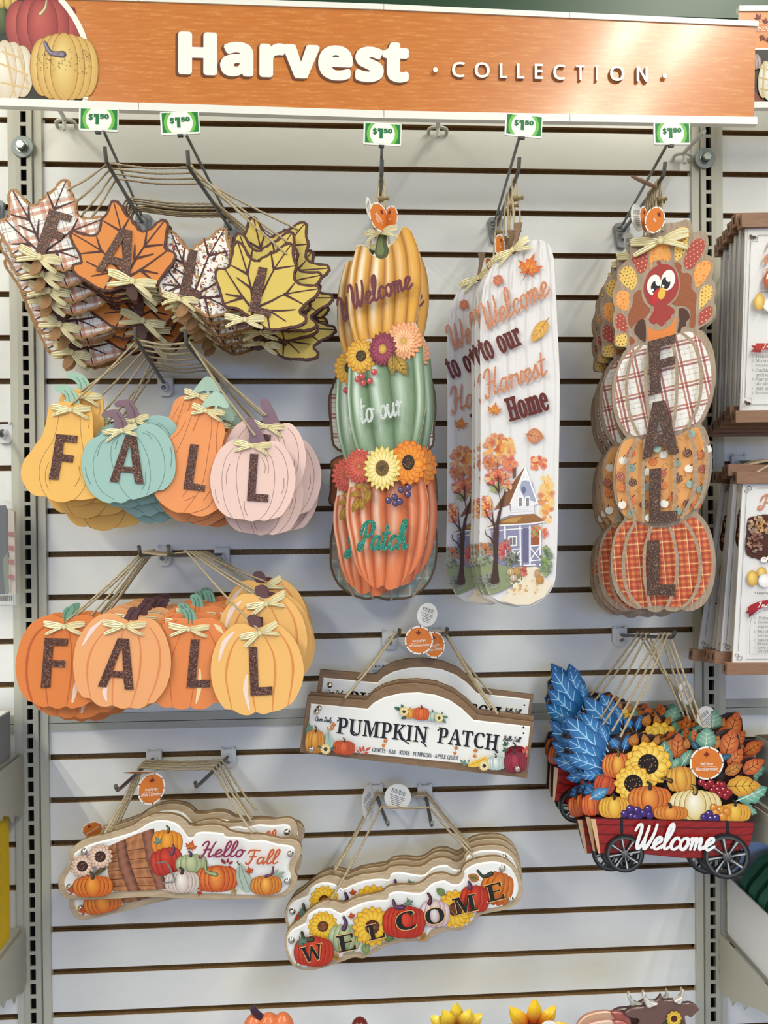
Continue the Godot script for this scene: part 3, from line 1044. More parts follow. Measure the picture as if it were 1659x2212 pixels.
func price_tag(x: float, y: float, z: float, rot: float, label: String) -> void:
	var t := frame(x, y, z)
	t.basis = Basis(Vector3.BACK, deg_to_rad(rot)) * t.basis
	var root := thing("price_tag", label, "price tag", t, "green one fifty price tags")
	var hw := 0.0565
	var hh := 0.0335
	var a := Pt.new()
	a.slab(rect(Vector2.ZERO, hw, hh, 0, 0.0025), -0.0012, 0.0008, C("f1f2f0"), M.plastic, C("d5d6d4"), M.plastic)
	obj("holder", a, root)
	var g := Pt.new()
	g.h = 0.0009
	var card := rect(Vector2(0.0005, 0.0006), hw - 0.004, hh - 0.0045)
	g.poly(card, C("0b7a34"), M.print)
	for q in clip(circ(Vector2.ZERO, 0.0232, 0.0225, 0, 40), card):
		g.poly(q, C("6fbe4a"), M.print)
	for q in clip(circ(Vector2.ZERO, 0.0186, 0.0186, 0, 40), card):
		g.poly(q, C("f4f6f4"), M.print)
	write(g, "$", "Droid Sans", true, Vector2(-0.0145, -0.002), Vector2(-0.0080, -0.002), Vector2(0, 0.0105), C("0b7038"), M.print, 0.0005)
	g.poly(PackedVector2Array([Vector2(-0.0070, 0.0082), Vector2(0.0006, 0.0082), Vector2(0.0006, -0.0070), Vector2(-0.0044, -0.0070), Vector2(-0.0044, 0.0040), Vector2(-0.0070, 0.0030)]), C("0b7038"), M.print)
	write(g, "50", "Droid Sans", true, Vector2(0.0016, 0.0012), Vector2(0.0148, 0.0012), Vector2(0, 0.0072), C("0b7038"), M.print, 0.0005)
	obj("price_card", g, root)
	var f := Pt.new()
	f.box(Vector3(-0.001, -hh / 2 - 0.0012, -0.001), Vector3(0.008, 0.0035, 0.004), C("2a2b2c"), M.plastic)
	obj("clamp", f, root)

func twine(root: Node3D, pts: Array, r := 0.0013, called := "twine", n := 7) -> void:
	# pts in the world; the cord is two strands laid together
	var p := smooth3(pts, n)
	var q := []
	for i in p.size() - 1:
		var k := maxi(1, int(p[i].distance_to(p[i + 1]) / 0.003))
		for j in k:
			q.append(root.transform.affine_inverse() * (p[i].lerp(p[i + 1], float(j) / k)))
	q.append(root.transform.affine_inverse() * p[p.size() - 1])
	var c := Pt.new()
	c.tube(q, r, r, C("8f7d62").lerp(C("a5947a"), rng.randf()), M.twine, 7, true, 0.22, 620.0, C("c2b193"))
	obj(called, c, root)

func ribbon(pt: Pt, p: PackedVector2Array, w: float, z0: float, z1: float) -> void:
	var cols := [C("d9c993"), C("efe6c0"), C("ddd0a0"), C("f2ebcb")]
	var k := p.size()
	var rows := []
	for i in k:
		var d := (p[mini(i + 1, k - 1)] - p[maxi(i - 1, 0)]).normalized().orthogonal()
		var f := float(i) / (k - 1)
		var ww := w * (0.55 + 0.45 * sin(PI * clampf(f * 0.75 + 0.12, 0, 1)))
		var z := lerpf(z0, z1, sin(f * PI))
		var row := []
		for j in 5:
			var o := (j - 2) / 4.0
			row.append(Vector3(p[i].x + d.x * ww * o, p[i].y + d.y * ww * o, z + (0.0008 if j % 2 == 1 else 0.0)))
		rows.append(row)
	for i in k - 1:
		for j in 4:
			var n: Vector3 = (rows[i][j + 1] - rows[i][j]).cross(rows[i + 1][j] - rows[i][j]).normalized()
			if n.z < 0:
				n = -n
			pt.quad(M.raffia, rows[i][j], rows[i][j + 1], rows[i + 1][j + 1], rows[i + 1][j], cols[j], cols[j], n)

func bow(parent: Node3D, c: Vector2, s: float, rot: float, z: float, sd: int) -> void:
	var r := RandomNumberGenerator.new()
	r.seed = sd
	var pt := Pt.new()
	var j := func() -> float: return r.randf_range(0.85, 1.15)
	for sg in [-1.0, 1.0]:
		var l: float = s * j.call()
		for q in [[Vector2(0, 0), Vector2(0.55 * l, 0.16 * s * j.call()), Vector2(l, 0.20 * s * j.call())], [Vector2(0, 0), Vector2(0.5 * l, -0.02 * s), Vector2(0.98 * l, 0.06 * s)], [Vector2(0, 0), Vector2(0.5 * l, -0.22 * s * j.call()), Vector2(0.92 * l, -0.42 * s * j.call())]]:
			var p := PackedVector2Array()
			for v in q:
				p.append(c + Vector2(v.x * sg, v.y).rotated(rot))
			ribbon(pt, smooth(p, 5, false), s * 0.2 * j.call(), z, z + 0.004 + 0.001 * sg)
	pt.grad(circ(c, 0.11 * s, 0.15 * s, rot, 8), c, C("f0e8c4"), C("cdbb84"), M.raffia, 2)
	var h: float = pt.h
	var s2: Dictionary = pt.S[M.raffia]
	for i in s2.v.size():
		if absf(s2.v[i].z - h) < 1e-7:
			s2.v[i].z = z + 0.0055
	obj("bow", pt, parent)

func plaque_part(called: String, pt: Pt) -> MeshInstance3D:
	var o := MeshInstance3D.new()
	o.name = called
	o.set_meta("base", called)
	o.mesh = pt.mesh()
	return o

func glitter_letter(parent: Node3D, t: Transform3D, v: Array, outer: Array, hole: Array, z: float, m: Material) -> void:
	var pt := Pt.new()
	var p := tp(t, v, outer)
	if hole.is_empty():
		pt.slab(p, z, z + 0.0014, Color.WHITE, m, Color.WHITE, m)
	else:
		# open the counter with a hair-thin bridge so that it is one outline
		var q := tp(t, v, hole)
		var bi := 0
		var bj := 0
		var best := 1e9
		for i in p.size():
			for j in q.size():
				if p[i].distance_to(q[j]) < best:
					best = p[i].distance_to(q[j])
					bi = i
					bj = j
		var sp := 0.0
		for i in p.size():
			sp += p[i].cross(p[(i + 1) % p.size()])
		var sq := 0.0
		for i in q.size():
			sq += q[i].cross(q[(i + 1) % q.size()])
		if signf(sp) == signf(sq):
			q.reverse()
			bj = q.size() - 1 - bj
		var all := PackedVector2Array()
		for i in p.size() + 1:
			all.append(p[(bi + i) % p.size()] + (Vector2(0.00001, 0.00001) if i == p.size() else Vector2.ZERO))
		for j in q.size() + 1:
			all.append(q[(bj + j) % q.size()] + (Vector2(0.00001, 0.00001) if j == 0 else Vector2.ZERO))
		pt.poly(all, Color.WHITE, m, z + 0.0014)
		pt.wall(p, p, z, z + 0.0014, Color.WHITE, m)
		pt.wall(q, q, z, z + 0.0014, Color.WHITE, m)
	obj("letter", pt, parent)

# ---------------------------------------------------------------- pattern papers
func ell(im: Image, cx: float, cy: float, rx: float, ry: float, rot: float, col: Color) -> void:
	var n := im.get_width()
	var r := int(ceil(maxf(rx, ry)))
	for y in range(-r, r + 1):
		for x in range(-r, r + 1):
			var d := Vector2(x, y).rotated(-rot)
			if (d.x / rx) * (d.x / rx) + (d.y / ry) * (d.y / ry) <= 1.0:
				im.set_pixel(posmod(int(cx) + x, n), posmod(int(cy) + y, n), col)

func paper(n: int, bg: String) -> Image:
	var im := Image.create(n, n, false, Image.FORMAT_RGB8)
	im.fill(Color(bg))
	return im

func band(im: Image, at: int, w: int, col: Color, a: float, vert: bool) -> void:
	var n := im.get_width()
	for i in w:
		for j in n:
			var x := posmod(at + i, n) if vert else j
			var y := j if vert else posmod(at + i, n)
			im.set_pixel(x, y, im.get_pixel(x, y).lerp(col, a))

func make_papers() -> void:
	var im := paper(128, "f4f1f0")
	for q in [[6, 15, 0.42], [34, 15, 0.42]]:
		band(im, q[0], q[1], Color("b5502f"), q[2], true)
		band(im, q[0], q[1], Color("b5502f"), q[2], false)
	for q in [2, 76, 90]:
		band(im, q, 2, Color("3a3038"), 0.55, true)
		band(im, q, 2, Color("3a3038"), 0.55, false)
	M.plaid = tmat(ImageTexture.create_from_image(im), 0.044, 0.6)
	im = paper(128, "f3f1ee")
	for q in [[10, 11, "a8452f"], [30, 13, "8c2f2a"]]:
		band(im, q[0], q[1], Color(q[2]), 0.62, true)
		band(im, q[0], q[1], Color(q[2]), 0.62, false)
	band(im, 24, 3, Color("fffdf8"), 0.8, true)
	for q in [66, 96]:
		band(im, q, 2, Color("9a8a5a"), 0.5, true)
		band(im, q, 2, Color("8c3a32"), 0.5, false)
	M.plaidred = tmat(ImageTexture.create_from_image(im), 0.033, 0.55)
	im = paper(128, "dd7e48")
	for k in 4:
		band(im, k * 32 + 4, 15, Color("a02f24"), 0.45, true)
		band(im, k * 32 + 4, 15, Color("a02f24"), 0.45, false)
	for q in [0, 64]:
		band(im, q, 4, Color("f7e2a8"), 0.75, true)
		band(im, q + 26, 4, Color("f7e2a8"), 0.75, false)
	M.plaidorange = tmat(ImageTexture.create_from_image(im), 0.037, 0.55)
	im = paper(128, "8a9a94")
	for q in [[0, 24, "b08a74"], [40, 12, "d8ded8"], [70, 26, "6a7f80"]]:
		band(im, q[0], q[1], Color(q[2]), 0.45, true)
		band(im, q[0], q[1], Color(q[2]), 0.45, false)
	M.plaidblue = tmat(ImageTexture.create_from_image(im), 0.03, 0.6)
	im = paper(256, "f5f0ee")
	var r := RandomNumberGenerator.new()
	r.seed = 3
	var cs := ["5e2430", "c8703c", "8c8a5c", "a8863c", "6b3040", "b5b096", "d08a50", "7a2a34"]
	for k in 150:
		var c := Color(cs[k % cs.size()])
		var x := r.randf() * 256
		var y := r.randf() * 256
		var a := r.randf() * TAU
		if k % 3 == 0:
			for j in 4:
				ell(im, x + cos(a + j * 0.9) * 8, y + sin(a + j * 0.9) * 8, 8, 3, a + j * 0.9, c)
		else:
			ell(im, x, y, r.randf_range(7, 12), r.randf_range(3, 5), a, c)
	M.floral = tmat(ImageTexture.create_from_image(im), 0.062, 0.6)
	im = paper(64, "eec76a")
	for k in 4:
		for j in 4:
			var cx := k * 16 + (8 if j % 2 == 1 else 0) + 4
			for y in 8:
				for x in range(-y / 2 if k % 2 == 0 else -(7 - y) / 2, (y / 2 if k % 2 == 0 else (7 - y) / 2) + 1):
					im.set_pixel(posmod(cx + x, 64), posmod(j * 16 + y + 3, 64), Color("6b5326") if (k + j) % 3 else Color("a85a34"))
	M.tri = tmat(ImageTexture.create_from_image(im), 0.021, 0.6)
	im = paper(64, "b04a3e")
	for k in 4:
		for j in 4:
			ell(im, k * 16 + (8 if j % 2 else 0), j * 16 + 6, 2.6, 2.6, 0, Color("f0c09a"))
	M.dots = tmat(ImageTexture.create_from_image(im), 0.025, 0.6)
	im = paper(128, "efa65a")
	for k in 46:
		ell(im, r.randf() * 128, r.randf() * 128, r.randf_range(4, 7), r.randf_range(2, 4), r.randf() * 3, Color("d87c34"))
	M.blots = tmat(ImageTexture.create_from_image(im), 0.03, 0.6)
	im = paper(128, "9c5836")
	for j in 8:
		for x in 128:
			var y := int(j * 16 + 5 * absf(sin((x + (16 if j % 2 else 0)) * PI / 32.0)))
			im.set_pixel(x, posmod(y, 128), Color("82431f"))
			im.set_pixel(x, posmod(y + 1, 128), Color("82431f"))
	M.scale = tmat(ImageTexture.create_from_image(im), 0.034, 0.6)

# ---------------------------------------------------------------- garlands
const KA := [0.0, 380.0, 3.95]
const KB := [400.0, 380.0, 4.608]
const KC := [30.0, 740.0, 4.74]
const KD := [360.0, 740.0, 4.74]
const KE := [20.0, 1160.0, 4.74]
const KF := [350.0, 1160.0, 4.74]
const LEAF := [975, 208, 1030, 232, 1062, 285, 1088, 335, 1125, 350, 1145, 395, 1180, 420, 1195, 460, 1240, 465, 1290, 440, 1335, 395, 1390, 368, 1432, 385, 1446, 430, 1432, 500, 1424, 570, 1425, 618, 1480, 640, 1510, 680, 1490, 745, 1440, 805, 1405, 850, 1365, 905, 1345, 935, 1290, 945, 1220, 925, 1150, 940, 1080, 950, 1020, 965, 960, 985, 900, 990, 850, 975, 800, 950, 740, 908, 680, 878, 630, 830, 612, 785, 635, 748, 690, 735, 680, 690, 655, 640, 620, 590, 594, 520, 602, 480, 645, 463, 705, 485, 770, 502, 825, 492, 850, 440, 858, 375, 892, 338, 920, 290, 938, 235]
const VEINS := [[1080, 930, 1060, 700, 1035, 470, 975, 228], [1040, 480, 880, 385], [1048, 470, 1118, 350], [1070, 850, 960, 740, 865, 640, 612, 488], [866, 640, 830, 525], [880, 648, 685, 667], [1065, 870, 870, 795, 745, 735], [1050, 860, 950, 832, 785, 858], [975, 830, 890, 978], [1085, 850, 1160, 720, 1240, 600, 1402, 392], [1240, 600, 1256, 480], [1238, 606, 1392, 590], [1150, 705, 1155, 590], [1150, 712, 1312, 670], [1085, 870, 1210, 800, 1425, 645], [1205, 806, 1350, 835], [1200, 806, 1330, 912]]

func leaf_plaque(at: Vector2, mirror: bool, rot: float, border: Material, bcol: Color, fill: Material, fcol: Color, uvr: float) -> Array:
	var tA := frame(1080 / 3.95, 380 + 680 / 3.95, 0.20)
	var x := Transform2D(-deg_to_rad(rot), Vector2.ZERO) * Transform2D(Vector2(-1 if mirror else 1, 0), Vector2(0, 1), Vector2.ZERO)
	var out := smooth(x * tp(tA, KA, LEAF), 3)
	var pt := Pt.new()
	var ut := Transform2D(uvr, Vector2.ZERO)
	pt.slab(smooth(x * tp(tA, KA, [1090, 925, 1082, 1000, 1120, 1050, 1165, 1062, 1176, 1010, 1150, 940]), 4), -0.0015, 0.0008, bcol.darkened(0.1), border, bcol, border, 0.0, Transform2D(1.2, Vector2.ZERO))
	pt.slab(wavy(out, 0.0022, 0.008, 5), -0.0015, 0.0015, bcol, border, bcol.darkened(0.1), border, 0.0005, ut)
	pt.poly(wavy(inset(out, 0.0043), 0.0012, 0.010, 9), fcol, fill, null, ut)
	for v in VEINS:
		pt.stroke(smooth(x * tp(tA, KA, v), 4, false), 0.0042, 0.0016, C("4a2622"), M.print, 0.0028)
	return [plaque_part("leaf_plaque", pt), frame(at.x, at.y, 0.20)]

func fall_leaf_kinds() -> Array:
	var kinds := []
	var w := Color.WHITE
	var br := C("57322b")
	var a := leaf_plaque(Vector2(101.3, 501.5), true, 9, M.oak, w, M.plaid, w, 0.25)
	glitter_letter(a[0], a[1], KA, [430, 290, 622, 347, 607, 400, 515, 372, 487, 472, 558, 505, 533, 560, 455, 530, 387, 690, 308, 663], [], 0.0022, M.glit)
	bow(a[0], t1(a[1], KA, 350, 705), 0.036, -0.35, 0.002, 1)
	kinds.append(a[0])
	a = leaf_plaque(Vector2(273.4, 552.2), false, 0, M.print, br, M.print, C("e08a42"), 0)
	glitter_letter(a[0], a[1], KA, [1035, 457, 1132, 475, 1118, 885, 1040, 875, 1048, 778, 935, 752, 890, 830, 825, 810], [1064, 540, 1052, 712, 966, 694], 0.0022, M.glit)
	bow(a[0], t1(a[1], KA, 1140, 905), 0.037, -0.25, 0.002, 2)
	kinds.append(a[0])
	a = leaf_plaque(Vector2(428, 598), true, 17, M.oak, w, M.floral, w, 0.3)
	glitter_letter(a[0], a[1], KB, [45, 738, 130, 750, 60, 1112, 172, 1160, 160, 1225, -58, 1178], [], 0.0022, M.glit)
	bow(a[0], t1(a[1], KA, 1535, 1060), 0.027, -0.2, 0.002, 3)
	kinds.append(a[0])
	a = leaf_plaque(Vector2(564.9, 625.2), true, 21.5, M.print, br, M.print, C("dcc262"), 0)
	glitter_letter(a[0], a[1], KB, [735, 912, 820, 928, 740, 1312, 862, 1348, 848, 1412, 632, 1350], [], 0.0022, M.glit)
	bow(a[0], t1(a[1], KB, 600, 1438), 0.028, -0.05, 0.002, 4)
	kinds.append(a[0])
	return kinds

func ribs(pt: Pt, t: Transform3D, v: Array, lines: Array, w: float, col: String, mid := -1.0) -> void:
	for l in lines:
		pt.stroke(smooth(tp(t, v, l), 5, false), w, w, C(col), M.card, mid)

func simple_plaque(t: Transform3D, v: Array, outline: Array, col: String, edge: String, stem_o: Array, scol: String, called := "pumpkin_plaque") -> Pt:
	var pt := Pt.new()
	if not stem_o.is_empty():
		pt.slab(smooth(tp(t, v, stem_o), 4), -0.0013, 0.0008, C(scol), M.card, C(scol).darkened(0.3), M.card)
	pt.slab(smooth(tp(t, v, outline), 4), -0.0013, 0.0013, C(col), M.card, C(edge), M.card, 0.0003)
	return pt

func pastel_kinds() -> Array:
	var out := []
	var z := 0.18
	var t := frame(125, 982.6, z)
	var pt := simple_plaque(t, KC, [375, 640, 430, 620, 560, 606, 640, 620, 760, 655, 795, 690, 808, 760, 815, 900, 825, 1010, 870, 1120, 930, 1240, 955, 1350, 945, 1450, 900, 1540, 830, 1590, 760, 1602, 690, 1612, 620, 1606, 560, 1622, 500, 1635, 430, 1625, 350, 1592, 318, 1571, 270, 1575, 200, 1555, 130, 1490, 85, 1400, 74, 1310, 110, 1200, 180, 1110, 255, 1020, 305, 920, 335, 800, 352, 700], "f2bd68", "c89a58", [528, 640, 535, 560, 490, 515, 430, 495, 411, 463, 432, 438, 500, 430, 560, 445, 610, 480, 650, 540, 668, 640], "a3c6b4")
	ribs(pt, t, KC, [[470, 720, 440, 880, 400, 1010, 320, 1130, 270, 1250, 265, 1380, 295, 1500, 350, 1590], [680, 730, 690, 930, 720, 1120, 760, 1290, 740, 1440, 680, 1550, 620, 1606], [770, 740, 775, 820, 762, 880], [360, 1230, 330, 1310, 330, 1420, 355, 1495], [365, 1340, 365, 1400, 380, 1440], [670, 1270, 680, 1370, 630, 1470]], 0.0009, "a87c4e")
	ribs(pt, t, KC, [[520, 485, 560, 540, 572, 610], [580, 490, 620, 550, 632, 610]], 0.0009, "6f9686")
	var o := plaque_part("gourd_plaque", pt)
	glitter_letter(o, t, KC, [440, 937, 657, 953, 650, 1027, 517, 1017, 505, 1140, 618, 1157, 608, 1228, 495, 1212, 460, 1403, 368, 1397], [], 0.0016, M.glit)
	bow(o, t1(t, KC, 590, 690), 0.027, -0.05, 0.0016, 11)
	out.append(o)
	t = frame(278, 990, z + 0.004)
	pt = simple_plaque(t, KC, [1000, 905, 1060, 910, 1180, 885, 1300, 845, 1390, 838, 1470, 855, 1540, 910, 1600, 990, 1640, 1100, 1659, 1250, 1645, 1370, 1592, 1460, 1535, 1508, 1480, 1515, 1420, 1545, 1355, 1575, 1290, 1590, 1235, 1607, 1192, 1604, 1150, 1628, 1100, 1645, 1030, 1632, 985, 1645, 930, 1635, 880, 1610, 820, 1565, 765, 1500, 720, 1390, 695, 1270, 700, 1170, 740, 1055, 800, 985, 860, 962, 930, 915], "9fc4bf", "6d8f8e", [1000, 945, 1030, 850, 1012, 772, 965, 765, 912, 768, 899, 737, 930, 705, 1000, 688, 1060, 690, 1112, 740, 1150, 810, 1190, 890, 1120, 950], "846a76")
	ribs(pt, t, KC, [[990, 960, 880, 1040, 820, 1200, 830, 1380, 900, 1520, 1035, 1610], [1090, 950, 1010, 1040, 1000, 1200, 1060, 1400, 1120, 1520, 1195, 1600], [1220, 925, 1310, 1030, 1380, 1200, 1400, 1400, 1365, 1560], [1360, 910, 1460, 980, 1530, 1130, 1550, 1300, 1520, 1430, 1480, 1500], [940, 990, 880, 1070, 860, 1160], [1320, 925, 1380, 945, 1415, 990], [735, 1280, 750, 1370, 795, 1455], [1605, 1070, 1620, 1160, 1608, 1270], [1065, 1000, 1040, 1090], [1350, 1330, 1350, 1430, 1310, 1510]], 0.0009, "6a8c8a")
	ribs(pt, t, KC, [[1050, 720, 1100, 790, 1120, 860]], 0.0009, "5f4a56")
	o = plaque_part("pumpkin_plaque", pt)
	glitter_letter(o, t, KC, [1148, 950, 1258, 955, 1332, 1450, 1248, 1443, 1228, 1335, 1097, 1325, 1075, 1432, 985, 1422], [1192, 1035, 1222, 1275, 1122, 1270], 0.0016, M.glit)
	bow(o, t1(t, KC, 1115, 905), 0.027, 0.2, 0.0016, 12)
	out.append(o)
	t = frame(437, 1000, z)
	pt = simple_plaque(t, KD, [270, 690, 340, 680, 480, 690, 525, 720, 547, 790, 580, 830, 597, 900, 590, 980, 570, 1060, 600, 1160, 660, 1280, 690, 1400, 680, 1520, 620, 1640, 520, 1710, 450, 1752, 380, 1780, 300, 1775, 240, 1755, 180, 1742, 100, 1740, 20, 1700, -60, 1640, -130, 1540, -150, 1420, -130, 1280, -80, 1140, 0, 1010, 90, 910, 125, 830, 150, 760, 210, 708], "ef9a62", "b8743f", [480, 720, 495, 650, 430, 660, 370, 670, 360, 640, 400, 590, 470, 515, 520, 505, 590, 545, 640, 620, 635, 660, 600, 672, 545, 655, 520, 660, 540, 720], "b4d0c2")
	ribs(pt, t, KD, [[200, 800, 130, 920, 40, 1000], [260, 740, 180, 960, 100, 1130], [460, 760, 460, 900, 430, 1100, 380, 1400, 310, 1560, 180, 1730], [530, 820, 510, 980, 515, 1130], [470, 1480, 380, 1620], [300, 1570, 190, 1620], [480, 1610, 400, 1700, 240, 1750], [340, 740, 270, 910], [215, 1510, 165, 1575]], 0.0009, "b06a42")
	o = plaque_part("gourd_plaque", pt)
	glitter_letter(o, t, KD, [245, 1040, 330, 1048, 272, 1440, 398, 1462, 390, 1525, 175, 1497], [], 0.0016, M.glit)
	bow(o, t1(t, KD, 405, 700), 0.026, -0.25, 0.0016, 13)
	out.append(o)
	t = frame(546, 1035, z + 0.006)
	pt = simple_plaque(t, KD, [640, 1015, 690, 998, 745, 1010, 800, 1030, 1000, 1030, 1060, 1012, 1130, 1008, 1190, 1050, 1250, 1130, 1300, 1250, 1321, 1370, 1311, 1500, 1280, 1610, 1230, 1700, 1180, 1770, 1110, 1800, 1045, 1814, 1000, 1828, 935, 1818, 870, 1832, 800, 1815, 740, 1808, 680, 1800, 600, 1770, 520, 1690, 470, 1570, 447, 1430, 460, 1300, 500, 1180, 560, 1080], "eecdc6", "b89488", [850, 1040, 845, 930, 810, 850, 805, 790, 850, 768, 885, 778, 930, 850, 985, 940, 1003, 1040], "84697a")
	ribs(pt, t, KD, [[690, 1080, 610, 1180, 570, 1350, 575, 1520, 610, 1680, 680, 1800], [790, 1090, 735, 1200, 715, 1400, 740, 1610, 800, 1810], [1010, 1085, 1080, 1200, 1108, 1380, 1080, 1600, 1020, 1740, 940, 1818], [1110, 1060, 1190, 1150, 1240, 1320, 1230, 1500, 1160, 1680, 1050, 1812], [975, 1180, 1010, 1260, 1005, 1340], [650, 1245, 615, 1350, 615, 1450], [500, 1505, 510, 1590, 540, 1650], [1200, 1390, 1200, 1480, 1175, 1550], [795, 1625, 800, 1710, 830, 1770], [990, 1125, 1040, 1230, 1040, 1345]], 0.0009, "a8867e")
	o = plaque_part("pumpkin_plaque", pt)
	glitter_letter(o, t, KD, [858, 1137, 940, 1142, 912, 1548, 1045, 1558, 1042, 1632, 825, 1620], [], 0.0016, M.glit)
	bow(o, t1(t, KD, 885, 1060), 0.026, -0.1, 0.0016, 14)
	out.append(o)
	return out

func orange_kinds() -> Array:
	var out := []
	var z := 0.185
	var t := frame(115, 1450, z)
	var pt := simple_plaque(t, KE, [190, 930, 260, 860, 350, 815, 450, 798, 540, 828, 610, 850, 700, 806, 800, 798, 880, 830, 960, 900, 1040, 1020, 1080, 1180, 1090, 1340, 1070, 1480, 1010, 1600, 940, 1670, 830, 1690, 760, 1732, 700, 1745, 640, 1757, 580, 1732, 540, 1750, 480, 1757, 410, 1730, 370, 1740, 300, 1727, 245, 1690, 190, 1672, 130, 1592, 85, 1480, 66, 1350, 75, 1230, 120, 1060], "e08244", "7a4426", [495, 885, 545, 840, 550, 765, 585, 720, 640, 705, 672, 722, 650, 785, 652, 850, 685, 895], "6f9c86")
	ribs(pt, t, KE, [[430, 880, 300, 970, 210, 1130, 180, 1350, 195, 1530, 235, 1670]], 0.003, "c05e34", 0.0042)
	ribs(pt, t, KE, [[480, 960, 400, 1130, 370, 1350, 380, 1560, 400, 1720], [610, 940, 640, 1130, 640, 1350, 620, 1550, 590, 1720], [690, 870, 760, 920]], 0.0015, "c46236", 0.0026)
	pt.stroke(smooth(tp(t, KE, [700, 1440, 680, 1560, 650, 1690]), 4, false), 0.003, 0.003, C("f0cdb8"), M.card, 0.0075)
	ribs(pt, t, KE, [[570, 880, 575, 790, 610, 730]], 0.0014, "4f7a66")
	var o := plaque_part("pumpkin_plaque", pt)
	glitter_letter(o, t, KE, [370, 1030, 608, 1038, 602, 1110, 455, 1110, 445, 1258, 578, 1262, 573, 1332, 437, 1325, 425, 1535, 330, 1540], [], 0.0016, M.glit)
	bow(o, t1(t, KE, 575, 910), 0.028, -0.02, 0.0016, 21)
	out.append(o)
	t = frame(264, 1430, z + 0.006)
	pt = simple_plaque(t, KE, [690, 1080, 750, 970, 830, 870, 920, 800, 1010, 780, 1090, 790, 1150, 825, 1220, 850, 1290, 855, 1350, 830, 1430, 830, 1500, 860, 1560, 930, 1610, 1030, 1645, 1150, 1659, 1260, 1650, 1400, 1610, 1530, 1560, 1610, 1490, 1692, 1420, 1708, 1380, 1740, 1310, 1757, 1240, 1745, 1170, 1757, 1110, 1745, 1060, 1720, 1000, 1737, 930, 1730, 880, 1700, 830, 1652, 760, 1640, 700, 1560, 670, 1440, 657, 1330, 662, 1230], "f0aa74", "8a5a3c", [1160, 870, 1200, 790, 1222, 740, 1262, 716, 1347, 740, 1310, 795, 1295, 890], "5a3a3e")
	ribs(pt, t, KE, [[990, 950, 880, 1090, 810, 1270, 805, 1480, 840, 1650], [1180, 940, 1130, 1100, 1075, 1350, 1060, 1550, 1060, 1720], [1310, 930, 1345, 1130, 1340, 1350, 1300, 1560, 1240, 1745], [1440, 920, 1530, 1080, 1545, 1280, 1500, 1500, 1410, 1715]], 0.0014, "e08a58", 0.0034)
	for q in [[970, 845, 850, 950, 755, 1105], [1020, 1470, 980, 1580, 1000, 1675]]:
		pt.stroke(smooth(tp(t, KE, q), 5, false), 0.002, 0.002, C("f7dcd4"), M.card, 0.0072)
	ribs(pt, t, KE, [[1220, 860, 1250, 780, 1300, 735]], 0.0012, "3f2629")
	o = plaque_part("pumpkin_plaque", pt)
	glitter_letter(o, t, KE, [1115, 1033, 1228, 1040, 1278, 1560, 1187, 1555, 1175, 1440, 1040, 1430, 1000, 1535, 912, 1525], [1160, 1120, 1170, 1375, 1062, 1365], 0.0016, M.glit)
	bow(o, t1(t, KE, 1190, 905), 0.031, -0.05, 0.0016, 22)
	out.append(o)
	t = frame(420, 1435, z)
	pt = simple_plaque(t, KF, [90, 850, 150, 830, 230, 832, 300, 850, 370, 840, 460, 826, 540, 840, 610, 880, 660, 950, 710, 1060, 740, 1200, 745, 1350, 720, 1500, 670, 1610, 580, 1695, 530, 1702, 490, 1732, 440, 1760, 350, 1766, 290, 1740, 230, 1766, 160, 1762, 110, 1740, 60, 1750, 0, 1735, -70, 1680, -120, 1580, -150, 1450, -150, 1300, -120, 1130, -60, 990, 20, 890], "e88a50", "8a5030", [235, 890, 235, 810, 208, 745, 250, 725, 300, 735, 340, 790, 352, 890], "7fa896")
	ribs(pt, t, KF, [[210, 960, 130, 1150, 80, 1350, 90, 1560, 110, 1740], [320, 950, 350, 1130, 350, 1350, 320, 1560, 290, 1740], [470, 950, 540, 1080, 570, 1200], [160, 850, 60, 900]], 0.0012, "cf6c3c", 0.0024)
	for q in [[540, 895, 580, 930, 630, 985], [390, 1350, 385, 1530, 352, 1700]]:
		pt.stroke(smooth(tp(t, KF, q), 5, false), 0.002, 0.002, C("f2d8a8"), M.card, 0.0075)
	ribs(pt, t, KF, [[270, 890, 270, 800, 240, 745], [310, 890, 305, 800, 280, 740]], 0.0012, "4f7a6a")
	o = plaque_part("pumpkin_plaque", pt)
	glitter_letter(o, t, KF, [300, 1045, 387, 1048, 350, 1460, 490, 1460, 488, 1533, 255, 1540], [], 0.0016, M.glit)
	bow(o, t1(t, KF, 280, 935), 0.028, -0.05, 0.0016, 23)
	out.append(o)
	t = frame(556, 1445, z + 0.010)
	pt = simple_plaque(t, KF, [515, 1220, 560, 1090, 630, 990, 720, 910, 800, 885, 870, 895, 930, 925, 1010, 925, 1080, 888, 1150, 880, 1230, 920, 1310, 990, 1380, 1090, 1430, 1220, 1452, 1350, 1440, 1480, 1400, 1590, 1340, 1690, 1285, 1728, 1220, 1768, 1150, 1785, 1100, 1798, 1030, 1815, 962, 1790, 900, 1822, 830, 1820, 760, 1790, 722, 1768, 650, 1760, 590, 1690, 540, 1590, 510, 1480, 500, 1360], "f3bd72", "9a6c3c", [878, 985, 915, 930, 880, 872, 875, 815, 930, 792, 982, 812, 1012, 870, 1012, 945, 988, 990], "65454a")
	ribs(pt, t, KF, [[830, 980, 730, 1110, 670, 1300, 660, 1480, 720, 1770], [935, 1040, 930, 1400, 930, 1600, 960, 1790], [1060, 1030, 1140, 1200, 1160, 1400, 1140, 1620, 1130, 1780], [1190, 960, 1290, 1110, 1340, 1300, 1330, 1500, 1290, 1720]], 0.0014, "e2904c", 0.004)
